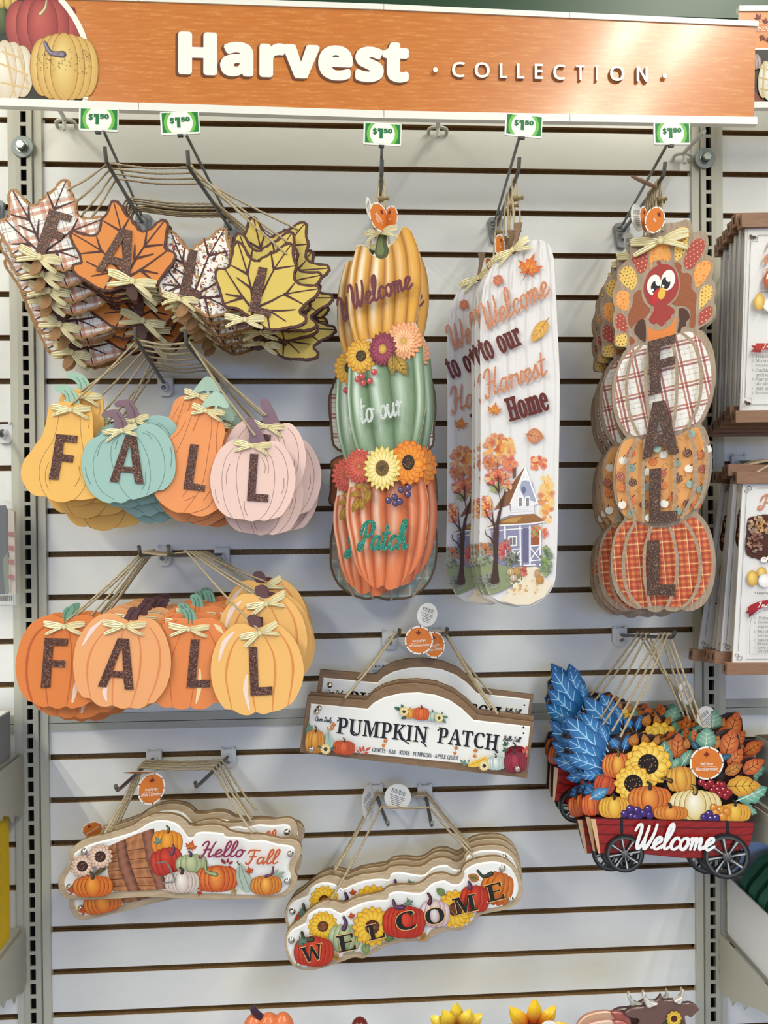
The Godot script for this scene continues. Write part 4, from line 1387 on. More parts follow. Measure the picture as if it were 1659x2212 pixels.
	for q in [[740, 970, 640, 1080, 585, 1262], [872, 1410, 855, 1560, 895, 1765]]:
		pt.stroke(smooth(tp(t, KF, q), 5, false), 0.0024, 0.0024, C("f7dcd6"), M.card, 0.0078)
	o = plaque_part("pumpkin_plaque", pt)
	glitter_letter(o, t, KF, [890, 1122, 975, 1122, 990, 1535, 1130, 1528, 1130, 1610, 908, 1622], [], 0.0016, M.glit)
	bow(o, t1(t, KF, 1005, 975), 0.030, 0.35, 0.0016, 24)
	out.append(o)
	return out

func hang_garland(called: String, label: String, group: String, kinds: Array, spots: Array, ends: Array, ha: String, hb: String, zh: float, r := 0.0016) -> void:
	# spots: [x, y, z, roll] of the four plaques; ends: where the cord is knotted to the first and the last, from their centres
	var o := rod_at(ha, zh)
	var root := thing(called, label, "garland", Transform3D(Basis(), o), group)
	for k in 4:
		var s: Array = spots[k]
		var c := copy(kinds[k], root)
		var w := frame(s[0], s[1], s[2], s[4] if s.size() > 4 else 0.0)
		c.transform = Transform3D(w.basis * Basis(Vector3.BACK, deg_to_rad(-s[3])), w.origin - o)
	var a := P(spots[0][0] + ends[0].x, spots[0][1] + ends[0].y, spots[0][2] + 0.003)
	var b := P(spots[3][0] + ends[1].x, spots[3][1] + ends[1].y, spots[3][2] + 0.003)
	var h1 := rod_at(ha, zh) + Vector3(0, 0.0045, 0)
	var h2 := rod_at(hb, zh) + Vector3(0, 0.0045, 0)
	var sag := Vector3(0, -0.004, 0)
	twine(root, [a, a.lerp(h1, 0.5) + sag * 0.5, h1 + Vector3(-0.004, -0.002, 0), h1 + Vector3(0.002, 0, 0), h1.lerp(h2, 0.5) + sag, h2 + Vector3(-0.002, 0, 0), h2 + Vector3(0.004, -0.002, 0), b.lerp(h2, 0.5) + sag * 0.5, b], r)

func build_garlands() -> void:
	var V := func(x: float, y: float) -> Vector2: return Vector2(x, y)
	var ord := ["frontmost", "second", "third", "fourth", "fifth", "sixth", "seventh", "eighth", "ninth", "rearmost"]
	hook("A", "peg hook behind the first price tag from the left upright", V.call(308, 482), V.call(226, 317), 0.205, "grey", V.call(224, 283))
	hook("B", "peg hook behind the second price tag from the left upright", V.call(500, 497), V.call(405, 325), 0.205, "grey", V.call(402, 291))
	price_tag(213.5, 259, 0.232, -1.5, "green price tag above the plaid leaf, first from the left")
	price_tag(389, 266, 0.232, 3.0, "green price tag above the orange leaf, second from the left")
	var lk := fall_leaf_kinds()
	var rows := [
		[[101, 501, 0.200, 0], [273, 552, 0.204, 0], [428, 598, 0.196, 0], [565, 625, 0.206, 0]],
		[[106, 538, 0.186, -2], [279, 560, 0.190, 2], [436, 612, 0.183, 2], [572, 602, 0.190, -3]],
		[[116, 574, 0.172, -5], [285, 571, 0.176, -1], [444, 626, 0.170, -3], [590, 572, 0.174, 4]],
		[[126, 597, 0.158, 3], [292, 584, 0.160, 3], [452, 640, 0.156, 2], [600, 628, 0.160, 8]],
		[[148, 650, 0.135, 4], [300, 640, 0.136, 4], [458, 652, 0.132, -4], [592, 655, 0.138, -4]],
		[[156, 668, 0.112, -2], [306, 660, 0.112, -3], [466, 664, 0.108, 3], [612, 690, 0.116, 12]],
		[[171, 712, 0.085, 2], [314, 690, 0.086, 2], [476, 676, 0.084, -2], [586, 668, 0.092, -6]],
	]
	for q in [[164, 690, 0.072, -3], [176, 720, 0.060, 3], [180, 706, 0.048, -1]]:
		rows.append([q, [q[0] + 146, q[1] - 20, q[2], q[3]], [q[0] + 304, q[1] - 30, q[2], -q[3]], [q[0] + 420, q[1] - 36, q[2] + 0.006, q[3] * 2]])
	var zs := [0.186, 0.172, 0.158, 0.144, 0.088, 0.080, 0.072, 0.060, 0.054, 0.048]
	for k in 10:
		hang_garland("leaf_garland", "%s garland of four FALL maple leaves, plaid, orange, floral and yellow, below the left hooks" % ord[k], "maple leaf garlands", lk, rows[k], [Vector2(44, -90), Vector2(54, -76)], "A", "B", zs[k])
	for n in lk:
		n.free()
	hook("C", "white-bracketed peg hook holding the left of the pastel gourd garlands", V.call(355, 828), V.call(291, 706), 0.190, "white")
	hook("D", "peg hook holding the right of the pastel gourd garlands", V.call(472, 826), V.call(400, 712), 0.190, "white")
	var pk := pastel_kinds()
	rows = [
		[[125, 983, 0.180, 0], [278, 990, 0.184, 0], [437, 1000, 0.180, 0], [546, 1035, 0.186, 0]],
		[[147, 953, 0.162, 2], [300, 968, 0.166, 3], [424, 966, 0.162, -2], [570, 992, 0.168, 4]],
		[[158, 994, 0.146, -3], [300, 1004, 0.150, 2], [446, 1024, 0.146, 2], [566, 1068, 0.150, 0]],
		[[175, 1022, 0.128, -2], [336, 1022, 0.130, -3], [452, 1010, 0.128, 3], [606, 1030, 0.134, -3]],
		[[210, 1052, 0.105, -4], [356, 1038, 0.108, -4], [470, 1030, 0.106, -2], [602, 1062, 0.110, 2]],
	]
	for q in [[196, 1030, 0.088, 2], [206, 1046, 0.074, -2]]:
		rows.append([q, [q[0] + 148, q[1] - 14, q[2], q[3]], [q[0] + 262, q[1] - 16, q[2], -q[3]], [q[0] + 380, q[1] + 4, q[2] + 0.004, q[3]]])
	zs = [0.172, 0.155, 0.135, 0.112, 0.090, 0.075, 0.060]
	for k in 7:
		hang_garland("gourd_garland", "%s FALL garland of pastel gourds and pumpkins, yellow, blue, orange and pink" % ["frontmost", "second", "third", "fourth", "fifth", "sixth", "rearmost"][k], "pastel gourd garlands", pk, rows[k], [Vector2(28, -108), Vector2(5, -94)], "C", "D", zs[k])
	for n in pk:
		n.free()
	hook("E", "short peg hook on the left above the orange pumpkin garlands", V.call(352, 1196), V.call(300, 1180), 0.160, "white", null, 0.016)
	hook("F", "short peg hook on the right above the orange pumpkin garlands", V.call(478, 1198), V.call(363, 1178), 0.200, "white", null, 0.016)
	var ok := orange_kinds()
	rows = [
		[[115, 1450, 0.185, 0], [264, 1430, 0.191, 0], [420, 1435, 0.185, 0], [556, 1445, 0.195, 0]],
		[[138, 1472, 0.165, 2], [272, 1432, 0.172, -3], [414, 1422, 0.166, -2], [566, 1380, 0.172, 3]],
		[[135, 1440, 0.145, -3], [284, 1415, 0.150, 2], [430, 1404, 0.147, 3], [578, 1376, 0.150, -2]],
		[[150, 1476, 0.125, 3], [300, 1404, 0.128, -2], [440, 1398, 0.126, -2], [586, 1390, 0.130, 5]],
		[[165, 1484, 0.100, -2], [322, 1400, 0.104, 4], [455, 1390, 0.102, 4], [574, 1342, 0.106, -4]],
	]
	for q in [[158, 1470, 0.086, 2], [168, 1478, 0.072, -3], [172, 1462, 0.058, 2]]:
		rows.append([q, [q[0] + 158, q[1] - 74, q[2], q[3]], [q[0] + 290, q[1] - 84, q[2], -q[3]], [q[0] + 412, q[1] - 110, q[2] + 0.004, q[3]]])
	zs = [0.140, 0.128, 0.117, 0.106, 0.096, 0.086, 0.076, 0.066]
	for k in 8:
		hang_garland("pumpkin_garland", "%s FALL garland of four orange pumpkins with straw bows, lowest on the left" % ["frontmost", "second", "third", "fourth", "fifth", "sixth", "seventh", "rearmost"][k], "orange pumpkin garlands", ok, rows[k], [Vector2(30, -110), Vector2(3, -84)], "E", "F", zs[k])
	for n in ok:
		n.free()

# ---------------------------------------------------------------- tall stacked signs
func along(p: PackedVector2Array, f: float) -> Vector2:
	var x := clampf(f, 0, 1) * (p.size() - 1)
	var i := mini(int(x), p.size() - 2)
	return p[i].lerp(p[i + 1], x - i)

func patch(pt: Pt, T: PackedVector2Array, B: PackedVector2Array, L: PackedVector2Array, R: PackedVector2Array, nu: int, nv: int, f: Callable, m: Material) -> void:
	# a printed area between four edges, its dye given across (u) and down (v)
	pt.up()
	var g := []
	for j in nv + 1:
		var v := float(j) / nv
		var row := []
		for i in nu + 1:
			var u := float(i) / nu
			var p := (1 - v) * along(T, u) + v * along(B, u) + (1 - u) * along(L, v) + u * along(R, v)
			p -= (1 - u) * (1 - v) * T[0] + u * (1 - v) * T[T.size() - 1] + (1 - u) * v * B[0] + u * v * B[B.size() - 1]
			row.append([Vector3(p.x, p.y, pt.h), f.call(u, v)])
		g.append(row)
	for j in nv:
		for i in nu:
			var a: Array = g[j][i]
			var b: Array = g[j][i + 1]
			var c: Array = g[j + 1][i + 1]
			var d: Array = g[j + 1][i]
			pt.tri(m, a[0], b[0], c[0], a[1], b[1], c[1], Vector3.BACK)
			pt.tri(m, a[0], c[0], d[0], a[1], c[1], d[1], Vector3.BACK)

func rib_dye(ub: Array, base: String, light: String, dark: String, hi: Array, sd: int) -> Callable:
	# painted ribs: ub are the seams, hi says how pale each rib's stripe is
	var no := FastNoiseLite.new()
	no.seed = sd
	no.frequency = 1.0
	var cb := C(base)
	var cl := C(light)
	var cd := C(dark)
	return func(u: float, v: float) -> Color:
		var k := 0
		while k < ub.size() - 2 and u > ub[k + 1]:
			k += 1
		var f: float = clampf((u - ub[k]) / (ub[k + 1] - ub[k]), 0, 1)
		var n := no.get_noise_2d(u * 60.0, v * 3.0)
		var c := cb.lerp(cd, clampf(pow(absf(f - 0.45) * 1.9, 2.2) + 0.25 * n, 0, 1))
		var w: float = hi[k] * clampf(1.0 - absf(f - 0.36) * 3.6, 0, 1) * clampf(1.35 - absf(v - 0.32) * 2.2, 0, 1)
		c = c.lerp(cl, clampf(w + 0.18 * n, 0, 1))
		if f < 0.035 or f > 0.965:
			c = c.lerp(cd, 0.6)
		return c

const KG := [700.0, 370.0, 4.608]
const KH := [700.0, 820.0, 4.424]

func gs(t: Transform3D, v: Array, a: Array, n := 3) -> PackedVector2Array:
	return smooth(tp(t, v, a), n, false)

func tag_face(pt: Pt, c: Vector2, rx: float, ry: float, rot: float, z: float, lines: Array, back := false) -> void:
	# a round swing ticket: orange with a leafy white rim, or its white bar-coded back
	pt.slab(circ(c, rx, ry, rot, 28), z - 0.0004, z, C("f2f0ee"), M.card, C("e0ddd8"), M.card)
	pt.h = z
	if back:
		for k in 11:
			var x := -0.55 + 0.1 * k
			pt.poly(rect(c + Vector2(x * rx, 0.38 * ry).rotated(rot), rx * (0.03 if k % 3 else 0.055), ry * 0.34, rot), C("2a2a2c"), M.print)
		for k in 6:
			pt.poly(rect(c + Vector2((0.05 if k % 2 else -0.03) * rx, (0.05 - 0.13 * k) * ry).rotated(rot), rx * (1.2 - 0.12 * k), ry * 0.045, rot), C("77777a"), M.print)
		return
	pt.poly(circ(c, rx * 0.90, ry * 0.90, rot, 28), C("d9792e"), M.print)
	for k in 18:
		var an := TAU * k / 18.0
		var q := Vector2(cos(an) * rx, sin(an) * ry) * 0.94
		pt.poly(circ(c + q.rotated(rot), rx * 0.065, ry * 0.045, rot + an + 0.6, 6), C("f4f0ea") if k % 2 else C("7a2a1c"), M.print)
	maple(pt, c + Vector2(0, 0.5 * ry).rotated(rot), ry * 0.26, rot, "8a2c1c", "7a2418", "5a1810")
	var y := 0.02
	for s in lines:
		var wide: float = minf(0.075 * s.length(), 1.45) * rx
		write(pt, s, "Droid Sans", true, c + Vector2(-wide / 2, (y - 0.16) * ry).rotated(rot), c + Vector2(wide / 2, (y - 0.16) * ry).rotated(rot), Vector2(0, 0.2 * ry).rotated(rot), C("fbf4ea"), M.print)
		y -= 0.30
	if lines.size() > 1:
		pt.stroke(PackedVector2Array([c + Vector2(-0.55 * rx, -0.2 * ry).rotated(rot), c + Vector2(0.55 * rx, -0.2 * ry).rotated(rot)]), 0.0005, 0.0005, C("f6e6d0"), M.print)

func swing_tag(label: String, x: float, y: float, z: float, rx: float, ry: float, rot: float, yaw: float, pitch: float, lines: Array, back := false) -> void:
	# rx, ry as seen; the ticket itself is round and turned
	var t := frame(x, y, z, yaw, pitch)
	var root := thing("swing_tag", label, "tag", t, "cardboard swing tags")
	var k := (eye.z - z) / FOC
	var pt := Pt.new()
	tag_face(pt, Vector2.ZERO, rx * k / cos(deg_to_rad(yaw)), ry * k / cos(deg_to_rad(pitch)), rot, 0.0, lines, back)
	obj("ticket", pt, root)

func pumpkin_stack() -> Node3D:
	var t := frame(822, 860, 0.190, -16)
	var root := Node3D.new()
	root.set_meta("base", "pumpkin_stack_sign")
	root.transform = t
	var out := PackedVector2Array()
	out.append_array(tp(t, KG, [520, 790, 545, 690, 560, 625, 622, 630, 640, 735, 700, 690, 735, 590, 790, 552, 850, 580, 910, 680, 945, 800, 965, 950, 968, 1100, 955, 1250, 930, 1400, 905, 1500, 930, 1560, 945, 1640, 938, 1720, 948, 1780, 972, 1890, 990, 2000]))
	out.append_array(tp(t, KH, [965, 30, 970, 150, 965, 280, 945, 420, 915, 540, 890, 630, 935, 690, 945, 760, 932, 860, 945, 930, 972, 1040, 991, 1150, 996, 1280, 986, 1420, 965, 1560, 935, 1680, 880, 1790, 830, 1850, 762, 1920, 745, 1955, 700, 1990, 640, 2008, 590, 2000, 565, 1962, 525, 1988, 482, 1993, 442, 1962, 412, 1920, 392, 1916, 342, 1862, 290, 1740, 260, 1620, 238, 1480, 212, 1350, 207, 1220, 215, 1110, 238, 1030, 245, 960, 235, 890, 242, 800, 280, 710, 305, 660, 262, 510, 237, 380, 225, 250, 222, 120, 232, 0]))
	out.append_array(tp(t, KG, [240, 2060, 265, 1990, 262, 1910, 250, 1830, 290, 1760, 305, 1690, 268, 1560, 240, 1400, 236, 1200, 250, 1030, 280, 900, 310, 790, 370, 742, 430, 760, 480, 840]))
	var b := Pt.new()
	b.slab(out, -0.006, 0.0, C("e6d9c4"), M.card, C("c4b39c"), M.card)
	obj("board", b, root)
	var pt := Pt.new()
	pt.h = 0.0001
	# orange pumpkin at the foot
	patch(pt, gs(t, KH, [230, 1040, 400, 960, 600, 930, 800, 920, 950, 930]), gs(t, KH, [345, 1865, 392, 1918, 415, 1919, 445, 1965, 485, 1992, 530, 1985, 565, 1962, 590, 2000, 640, 2006, 700, 1988, 745, 1955, 762, 1920, 830, 1850, 880, 1790]), gs(t, KH, [230, 1040, 207, 1200, 212, 1350, 240, 1500, 262, 1620, 292, 1740, 345, 1865]), gs(t, KH, [950, 930, 975, 1050, 991, 1160, 995, 1280, 985, 1420, 965, 1560, 935, 1680, 880, 1790]), 72, 24, rib_dye([0, 0.06, 0.18, 0.32, 0.5, 0.74, 0.88, 1], "e07a48", "f8dccb", "a84a2a", [0.9, 0.8, 0.9, 0.9, 0.45, 0.3, 0.35], 2), M.print)
	# green pumpkin
	patch(pt, gs(t, KH, [235, -150, 500, -260, 940, -330]), gs(t, KH, [305, 660, 600, 700, 885, 640]), gs(t, KH, [235, -150, 222, 120, 226, 250, 237, 380, 262, 510, 305, 660]), gs(t, KH, [940, -330, 967, 40, 970, 150, 965, 280, 945, 420, 915, 540, 885, 640]), 72, 20, rib_dye([0, 0.08, 0.36, 0.63, 0.87, 1], "86a183", "e0f0e6", "4e6a4a", [0.8, 0.95, 0.8, 0.55, 0.7], 3), M.print)
	# yellow pumpkin on top
	patch(pt, gs(t, KG, [310, 790, 370, 745, 430, 765, 490, 850, 560, 795, 615, 800, 650, 752, 715, 690, 755, 610, 800, 553, 870, 600]), gs(t, KG, [310, 1690, 600, 1640, 905, 1500]), gs(t, KG, [310, 790, 262, 980, 238, 1200, 241, 1400, 268, 1560, 310, 1690]), gs(t, KG, [870, 600, 935, 770, 963, 950, 967, 1100, 954, 1250, 929, 1400, 905, 1500]), 72, 26, rib_dye([0, 0.1, 0.28, 0.48, 0.64, 0.82, 1], "e8aa3c", "fff6e2", "a0621a", [1.0, 1.0, 1.1, 0.55, 0.3, 0.1], 4), M.print)
	stem(pt, t1(t, KG, 575, 800), t1(t, KG, 590, 620), -0.06, 0.016, "6f7a48", "4a5230")
	var k: float = (eye - t.origin).z / (4.608 * FOC)
	# upper flowers
	flower(pt, t1(t, KG, 370, 1840), 165 * k, 16, "f3cf5c", "e0a030", "a86a1c", "4a3420", "2a1c12", 0.33, 1.2, null, 1.05, 0.2)
	flower(pt, t1(t, KG, 795, 1690), 190 * k, 20, "f9dcb4", "f0a070", "d07a4c", "d8c06a", "c89a4a", 0.16, 0.8, null, 1.05, 0.0, 3)
	flower(pt, t1(t, KG, 588, 1775), 145 * k, 18, "b0506a", "7f2a44", "4f1428", "e6c060", "b88a30", 0.28, 0.9, null, 1.2)
	leaf(pt, t1(t, KG, 690, 1830), t1(t, KG, 688, 2035), 0.5, "c8a040", "8a6a24", "5a4418")
	leaf(pt, t1(t, KG, 715, 1850), t1(t, KG, 830, 2035), 0.55, "d0a848", "8f6e28", "5a4418")
	pt.stroke(tp(t, KG, [440, 1930, 400, 2030]), 0.0007, 0.0007, C("5a3a30"), M.print)
	for q in [[340, 2075], [385, 2045], [400, 2112], [465, 2092], [505, 2005]]:
		berry(pt, t1(t, KG, q[0], q[1]), 31 * k, "e0605c", "a82a38")
	# lower flowers
	k = (eye - t.origin).z / (4.424 * FOC)
	flower(pt, t1(t, KH, 345, 830), 160 * k, 18, "e0765c", "c04a40", "8f2a28", "d0a050", "a05a38", 0.14, 0.8, null, 1.1, 0.0, 3)
	flower(pt, t1(t, KH, 815, 795), 178 * k, 16, "f4a83c", "e8822a", "b05a1c", "4a3020", "241610", 0.34, 1.3, null, 1.2, 0.1)
	flower(pt, t1(t, KH, 568, 850), 185 * k, 20, "fbf2c0", "efd774", "c2a44a", "3c3424", "7a5a30", 0.36, 0.85, null, 1.15)
	for q in [[430, 1000, 400, 1110], [400, 1010, 300, 1030], [370, 1080, 255, 1110], [360, 1130, 285, 1270], [375, 1130, 385, 1250], [430, 1040, 455, 1160], [440, 1060, 420, 1190]]:
		leaf(pt, t1(t, KH, q[0], q[1]), t1(t, KH, q[2], q[3]), 0.5, "c89c3a", "8a6420", "5a3e14")
	for q in [[690, 930, 735, 1030], [670, 1030, 635, 1130], [670, 1030, 700, 1100]]:
		pt.stroke(tp(t, KH, q), 0.0008, 0.0008, C("5a2f3a"), M.print)
	for q in [[700, 1182], [740, 1165], [632, 1155], [690, 1125], [815, 1097], [752, 1055], [820, 1035]]:
		berry(pt, t1(t, KH, q[0], q[1]), 33 * k, "6a5a8c", "30244a")
	obj("print", pt, root)
	for q in [["Welcome", KG, 285, 1400, 895, 1180, 112, 33, M.glitred, 0.12], ["to our", KH, 365, 425, 770, 340, 120, 26, M.glitwhite, 0.1], ["Patch", KH, 345, 1618, 800, 1612, 120, 40, M.glitgreen, 0.2]]:
		var l := Pt.new()
		l.h = pt.h + 0.0002
		cur(l, t, q[1], q[0], q[2], q[3], q[4], q[5], q[6], q[7], "ffffff", q[8], q[9])
		obj("lettering", l, root)
	bow(root, t1(t, KG, 560, 625), 0.026, 0.1, 0.004, 31)
	return root

func place(o: Node3D, label: String, category: String, group: String, at: Transform3D) -> Node3D:
	o.name = nm(o.get_meta("base"))
	add_child(o)
	o.transform = at
	tag(o, label, category, group)
	return o

func again(src: Node3D, label: String, at: Transform3D) -> Node3D:
	var c := copy(src, self, src.get_meta("base"))
	c.transform = at
	c.set_meta("label", label)
	return c

func rolled(t: Transform3D, roll: float) -> Transform3D:
	return Transform3D(t.basis * Basis(Vector3.BACK, deg_to_rad(-roll)), t.origin)

func hang_cord(o: Node3D, rod: String, z: float, x: float, y: float, zb: float, r := 0.0015) -> void:
	# a cord looped over a prong and knotted to a sign's top
	var h := rod_at(rod, z) + Vector3(0, 0.0045, 0)
	var b := P(x, y, zb)
	twine(o, [b + Vector3(-0.005, 0, 0), h.lerp(b, 0.5) + Vector3(-0.005, 0, 0), h + Vector3(-0.0035, -0.004, 0), h, h + Vector3(0.0035, -0.004, 0), h.lerp(b, 0.5) + Vector3(0.005, 0, 0), b + Vector3(0.005, 0, 0)], r, "cord")
	var c := h.lerp(b, 0.38)
	var kn := Pt.new()
	var i := o.transform.affine_inverse()
	kn.lathe(i * c, Vector3.RIGHT, [[-0.005, 0.0015], [-0.003, 0.0045], [0.003, 0.0045], [0.006, 0.0022], [0.012, 0.0035], [0.013, 0.0]], C("8a7758"), M.twine, 8)
	obj("knot", kn, o)

func build_pumpkin_stacks() -> void:
	hook("G", "peg hook over the middle pumpkin stack sign", Vector2(820, 478), Vector2(825, 345), 0.200, "grey", Vector2(825, 318))
	price_tag(826, 290, 0.230, -2.0, "green price tag over the pumpkin stack, third from the left")
	var back := Pt.new()
	var bt := frame(830, 890, 0.085)
	var pl := [700.0, 820.0, 4.424]
	for q in [[[60, 1800, 130, 1960, 260, 2060, 400, 2105, 500, 2090, 600, 2112, 690, 2105, 820, 2090, 960, 2000, 1050, 1850, 1085, 1650, 1075, 1400, 1000, 1250, 600, 1150, 160, 1250, 70, 1450, 55, 1640], M.plaidblue], [[110, 740, 65, 880, 55, 1050, 90, 1220, 600, 1300, 1040, 1220, 1085, 1050, 1060, 850, 1010, 740, 600, 640], null], [[60, 100, 40, 250, 60, 450, 130, 680, 600, 760, 1010, 680, 1060, 450, 1075, 250, 1050, 60, 950, -150, 600, -250, 200, -150], M.plaidred]]:
		var o := smooth(tp(bt, pl, q[0]), 4)
		back.slab(o, -0.004 if q[1] else -0.0045, 0.0, C("a09078"), M.ash, C("8a7a66"), M.ash)
		back.poly(inset(o, 0.004), Color.WHITE if q[1] else C("b8622c"), q[1] if q[1] else M.print, back.h + 0.0002)
		back.h += 0.0005
	for q in [[400, 1220, 300, 1500, 320, 1800, 470, 2090], [700, 1220, 790, 1500, 780, 1800, 640, 2100], [220, 1260, 130, 1500, 150, 1800, 280, 2060], [920, 1240, 1000, 1500, 980, 1800, 850, 2070]]:
		back.stroke(gs(bt, pl, q), 0.004, 0.004, Color.WHITE, M.ash, 0.005)
	var bo := obj("plaid_stack_sign", back, self, bt)
	tag(bo, "plaid pumpkin stack board hanging rearmost behind the painted Welcome Patch signs", "sign")
	var a := place(pumpkin_stack(), "frontmost tall painted sign of yellow, green and orange pumpkins reading Welcome to our Patch", "sign", "pumpkin patch stack signs", frame(822, 860, 0.190, -16))
	var b := again(a, "second Welcome to our Patch pumpkin stack, showing at the left of the front one", rolled(frame(796, 884, 0.160, -12), 0.5))
	var c := again(a, "rearmost Welcome to our Patch pumpkin stack, showing at the right of the front one", rolled(frame(846, 876, 0.120, 4), -0.5))
	hang_cord(a, "G", 0.172, 822, 505, 0.192)
	hang_cord(b, "G", 0.150, 806, 535, 0.162)
	hang_cord(c, "G", 0.125, 836, 540, 0.122)
	swing_tag("narrow orange leaf tag at the top of the pumpkin stack", 819, 469, 0.205, 22, 30, -0.55, 45, 0, ["Wall Décor", "Décor"])
	swing_tag("orange tag half hidden behind the raffia bow of the pumpkin stack", 843, 472, 0.198, 15, 27, 0.1, -50, 0, ["Décor"])
	swing_tag("dark folded tag sticking out left behind the pumpkin stack tags", 797, 449, 0.186, 7, 22, 0.9, 70, 0, [], true)

# ---------------------------------------------------------------- white board with a cottage
const KI := [950.0, 320.0, 4.424]
const KJ := [950.0, 800.0, 4.254]

func dabs(pt: Pt, t: Transform3D, v: Array, cx: float, cy: float, rx: float, ry: float, n: int, r: float, cols: Array) -> void:
	var k: float = (eye - t.origin).z / (v[2] * FOC)
	n = int(n * 1.8)
	r *= 0.72
	for i in n:
		var an := rng.randf() * TAU
		var f := sqrt(rng.randf())
		var c := t1(t, v, cx + cos(an) * rx * f, cy + sin(an) * ry * f)
		var rr := r * k * rng.randf_range(0.5, 1.3)
		var p := PackedVector2Array()
		for j in 9:
			p.append(c + Vector2.from_angle(TAU * j / 9) * rr * rng.randf_range(0.75, 1.15))
		var col: Color = C(cols[rng.randi() % cols.size()])
		pt.grad(p, c, col, col.lerp(C("f4ede4"), 0.06 + 0.34 * f * f), M.print, 2)

func harvest_board() -> Node3D:
	var t := frame(1085, 900, 0.190, -20)
	var root := Node3D.new()
	root.set_meta("base", "harvest_home_sign")
	root.transform = t
	var left := PackedVector2Array()
	left.append_array(tp(t, KI, [480, 1160, 425, 1290, 398, 1450, 387, 1700, 384, 2000]))
	left.append_array(tp(t, KJ, [376, 60, 375, 500, 374, 900, 370, 1250, 365, 1500, 365, 1700, 380, 1850, 410, 1960]))
	var right := PackedVector2Array()
	right.append_array(tp(t, KI, [1055, 940, 1080, 1010, 1095, 1120, 1105, 1300, 1115, 1500, 1128, 1800]))
	right.append_array(tp(t, KJ, [1100, 20, 1100, 400, 1092, 900, 1086, 1300, 1076, 1700, 1062, 1920]))
	var top := tp(t, KI, [480, 1160, 530, 1095, 600, 1055, 700, 1020, 775, 945, 830, 890, 900, 882, 960, 877, 1010, 895, 1055, 940])
	var bot := tp(t, KJ, [410, 1960, 450, 2050, 510, 2100, 560, 2128, 640, 2145, 700, 2162, 760, 2173, 830, 2166, 900, 2140, 960, 2092, 1010, 2040, 1042, 1985, 1062, 1920])
	var out := PackedVector2Array()
	out.append_array(top)
	out.append_array(right)
	var rb := bot.duplicate()
	rb.reverse()
	out.append_array(rb)
	var rl := left.duplicate()
	rl.reverse()
	out.append_array(rl)
	var b := Pt.new()
	b.slab(smooth(out, 2), -0.006, 0.0, C("eeecec"), M.card, C("bfb09a"), M.card)
	# the wooden stalk cut out at the top
	b.slab(tp(t, KI, [690, 1000, 705, 900, 720, 780, 705, 710, 785, 705, 765, 800, 740, 890, 745, 990]), -0.006, -0.001, C("8a6f58"), M.card, C("6f5846"), M.card)
	obj("board", b, root)
	var pt := Pt.new()
	pt.step = 0.000005
	pt.h = 0.0001
	var no := FastNoiseLite.new()
	no.seed = 77
	no.frequency = 1.0
	patch(pt, smooth(top, 3, false), smooth(bot, 3, false), smooth(left, 3, false), smooth(right, 3, false), 64, 40, func(u: float, v: float) -> Color:
		var n := no.get_noise_2d(u * 26.0, v * 5.0) + 0.5 * no.get_noise_2d(u * 70.0, v * 9.0)
		var c := C("ebe9ee")
		var seam := 0.0
		for q in [0.13, 0.34, 0.56, 0.74, 0.9]:
			seam = maxf(seam, 1.0 - absf(u - q + 0.012 * sin(v * 20.0)) / 0.022)
		c = c.lerp(C("a79c98"), clampf(seam * 0.5 * (1.1 - v), 0, 1))
		c = c.lerp(C("8f8078"), clampf((n - 0.15) * 1.1, 0, 0.55) * clampf(1.25 - v * 2.4, 0, 1))
		return c, M.print)
	# orchard and cottage in water colour
	dabs(pt, t, KJ, 980, 1180, 60, 220, 34, 40, ["f0b04a", "e8913a", "f2c878", "d9782e"])
	dabs(pt, t, KJ, 905, 850, 75, 70, 14, 34, ["d8442e", "e0713a", "f0b878"])
	dabs(pt, t, KJ, 545, 720, 140, 130, 70, 34, ["e8a23c", "d9772a", "eec060", "c8581f", "e89a4a"])
	dabs(pt, t, KJ, 470, 850, 80, 70, 26, 28, ["b8461c", "c8601f", "e0842c"])
	dabs(pt, t, KJ, 640, 860, 60, 80, 14, 34, ["d04426", "e0702e"])
	dabs(pt, t, KJ, 530, 990, 110, 90, 40, 30, ["d8502a", "e8863a", "f0bc70", "c83c24"])
	dabs(pt, t, KJ, 432, 1250, 45, 100, 26, 28, ["e89a3c", "d04a24", "c8381f", "f0c070"])
	dabs(pt, t, KJ, 520, 1080, 50, 40, 8, 26, ["9aa84a", "7f9440"])
	pt.poly(tp(t, KJ, [782, 888, 690, 1010, 600, 1120, 500, 1285, 640, 1235, 700, 1140, 792, 905]), C("8a5a3c"), M.print)
	pt.poly(tp(t, KJ, [668, 900, 705, 892, 700, 980, 672, 1000]), C("7a4a3a"), M.print)
	pt.poly(tp(t, KJ, [790, 900, 900, 1225, 868, 1240, 870, 1318, 650, 1330, 655, 1215]), C("efeef6"), M.print)
	pt.poly(tp(t, KJ, [790, 1010, 855, 1030, 885, 1210, 780, 1180, 735, 1080, 755, 1020]), C("a8accc"), M.print)
	pt.stroke(tp(t, KJ, [787, 895, 650, 1225]), 0.0018, 0.0018, C("fbfafc"), M.print)
	pt.stroke(tp(t, KJ, [787, 895, 902, 1225]), 0.0022, 0.0022, C("fbfafc"), M.print)
	pt.stroke(tp(t, KJ, [755, 1005, 820, 1005]), 0.0016, 0.0016, C("fbfafc"), M.print)
	pt.stroke(tp(t, KJ, [788, 920, 788, 1005]), 0.0012, 0.0012, C("fbfafc"), M.print)
	pt.poly(circ(t1(t, KJ, 772, 1100), 0.0035, 0.0058, 0, 16), C("6a7098"), M.print)
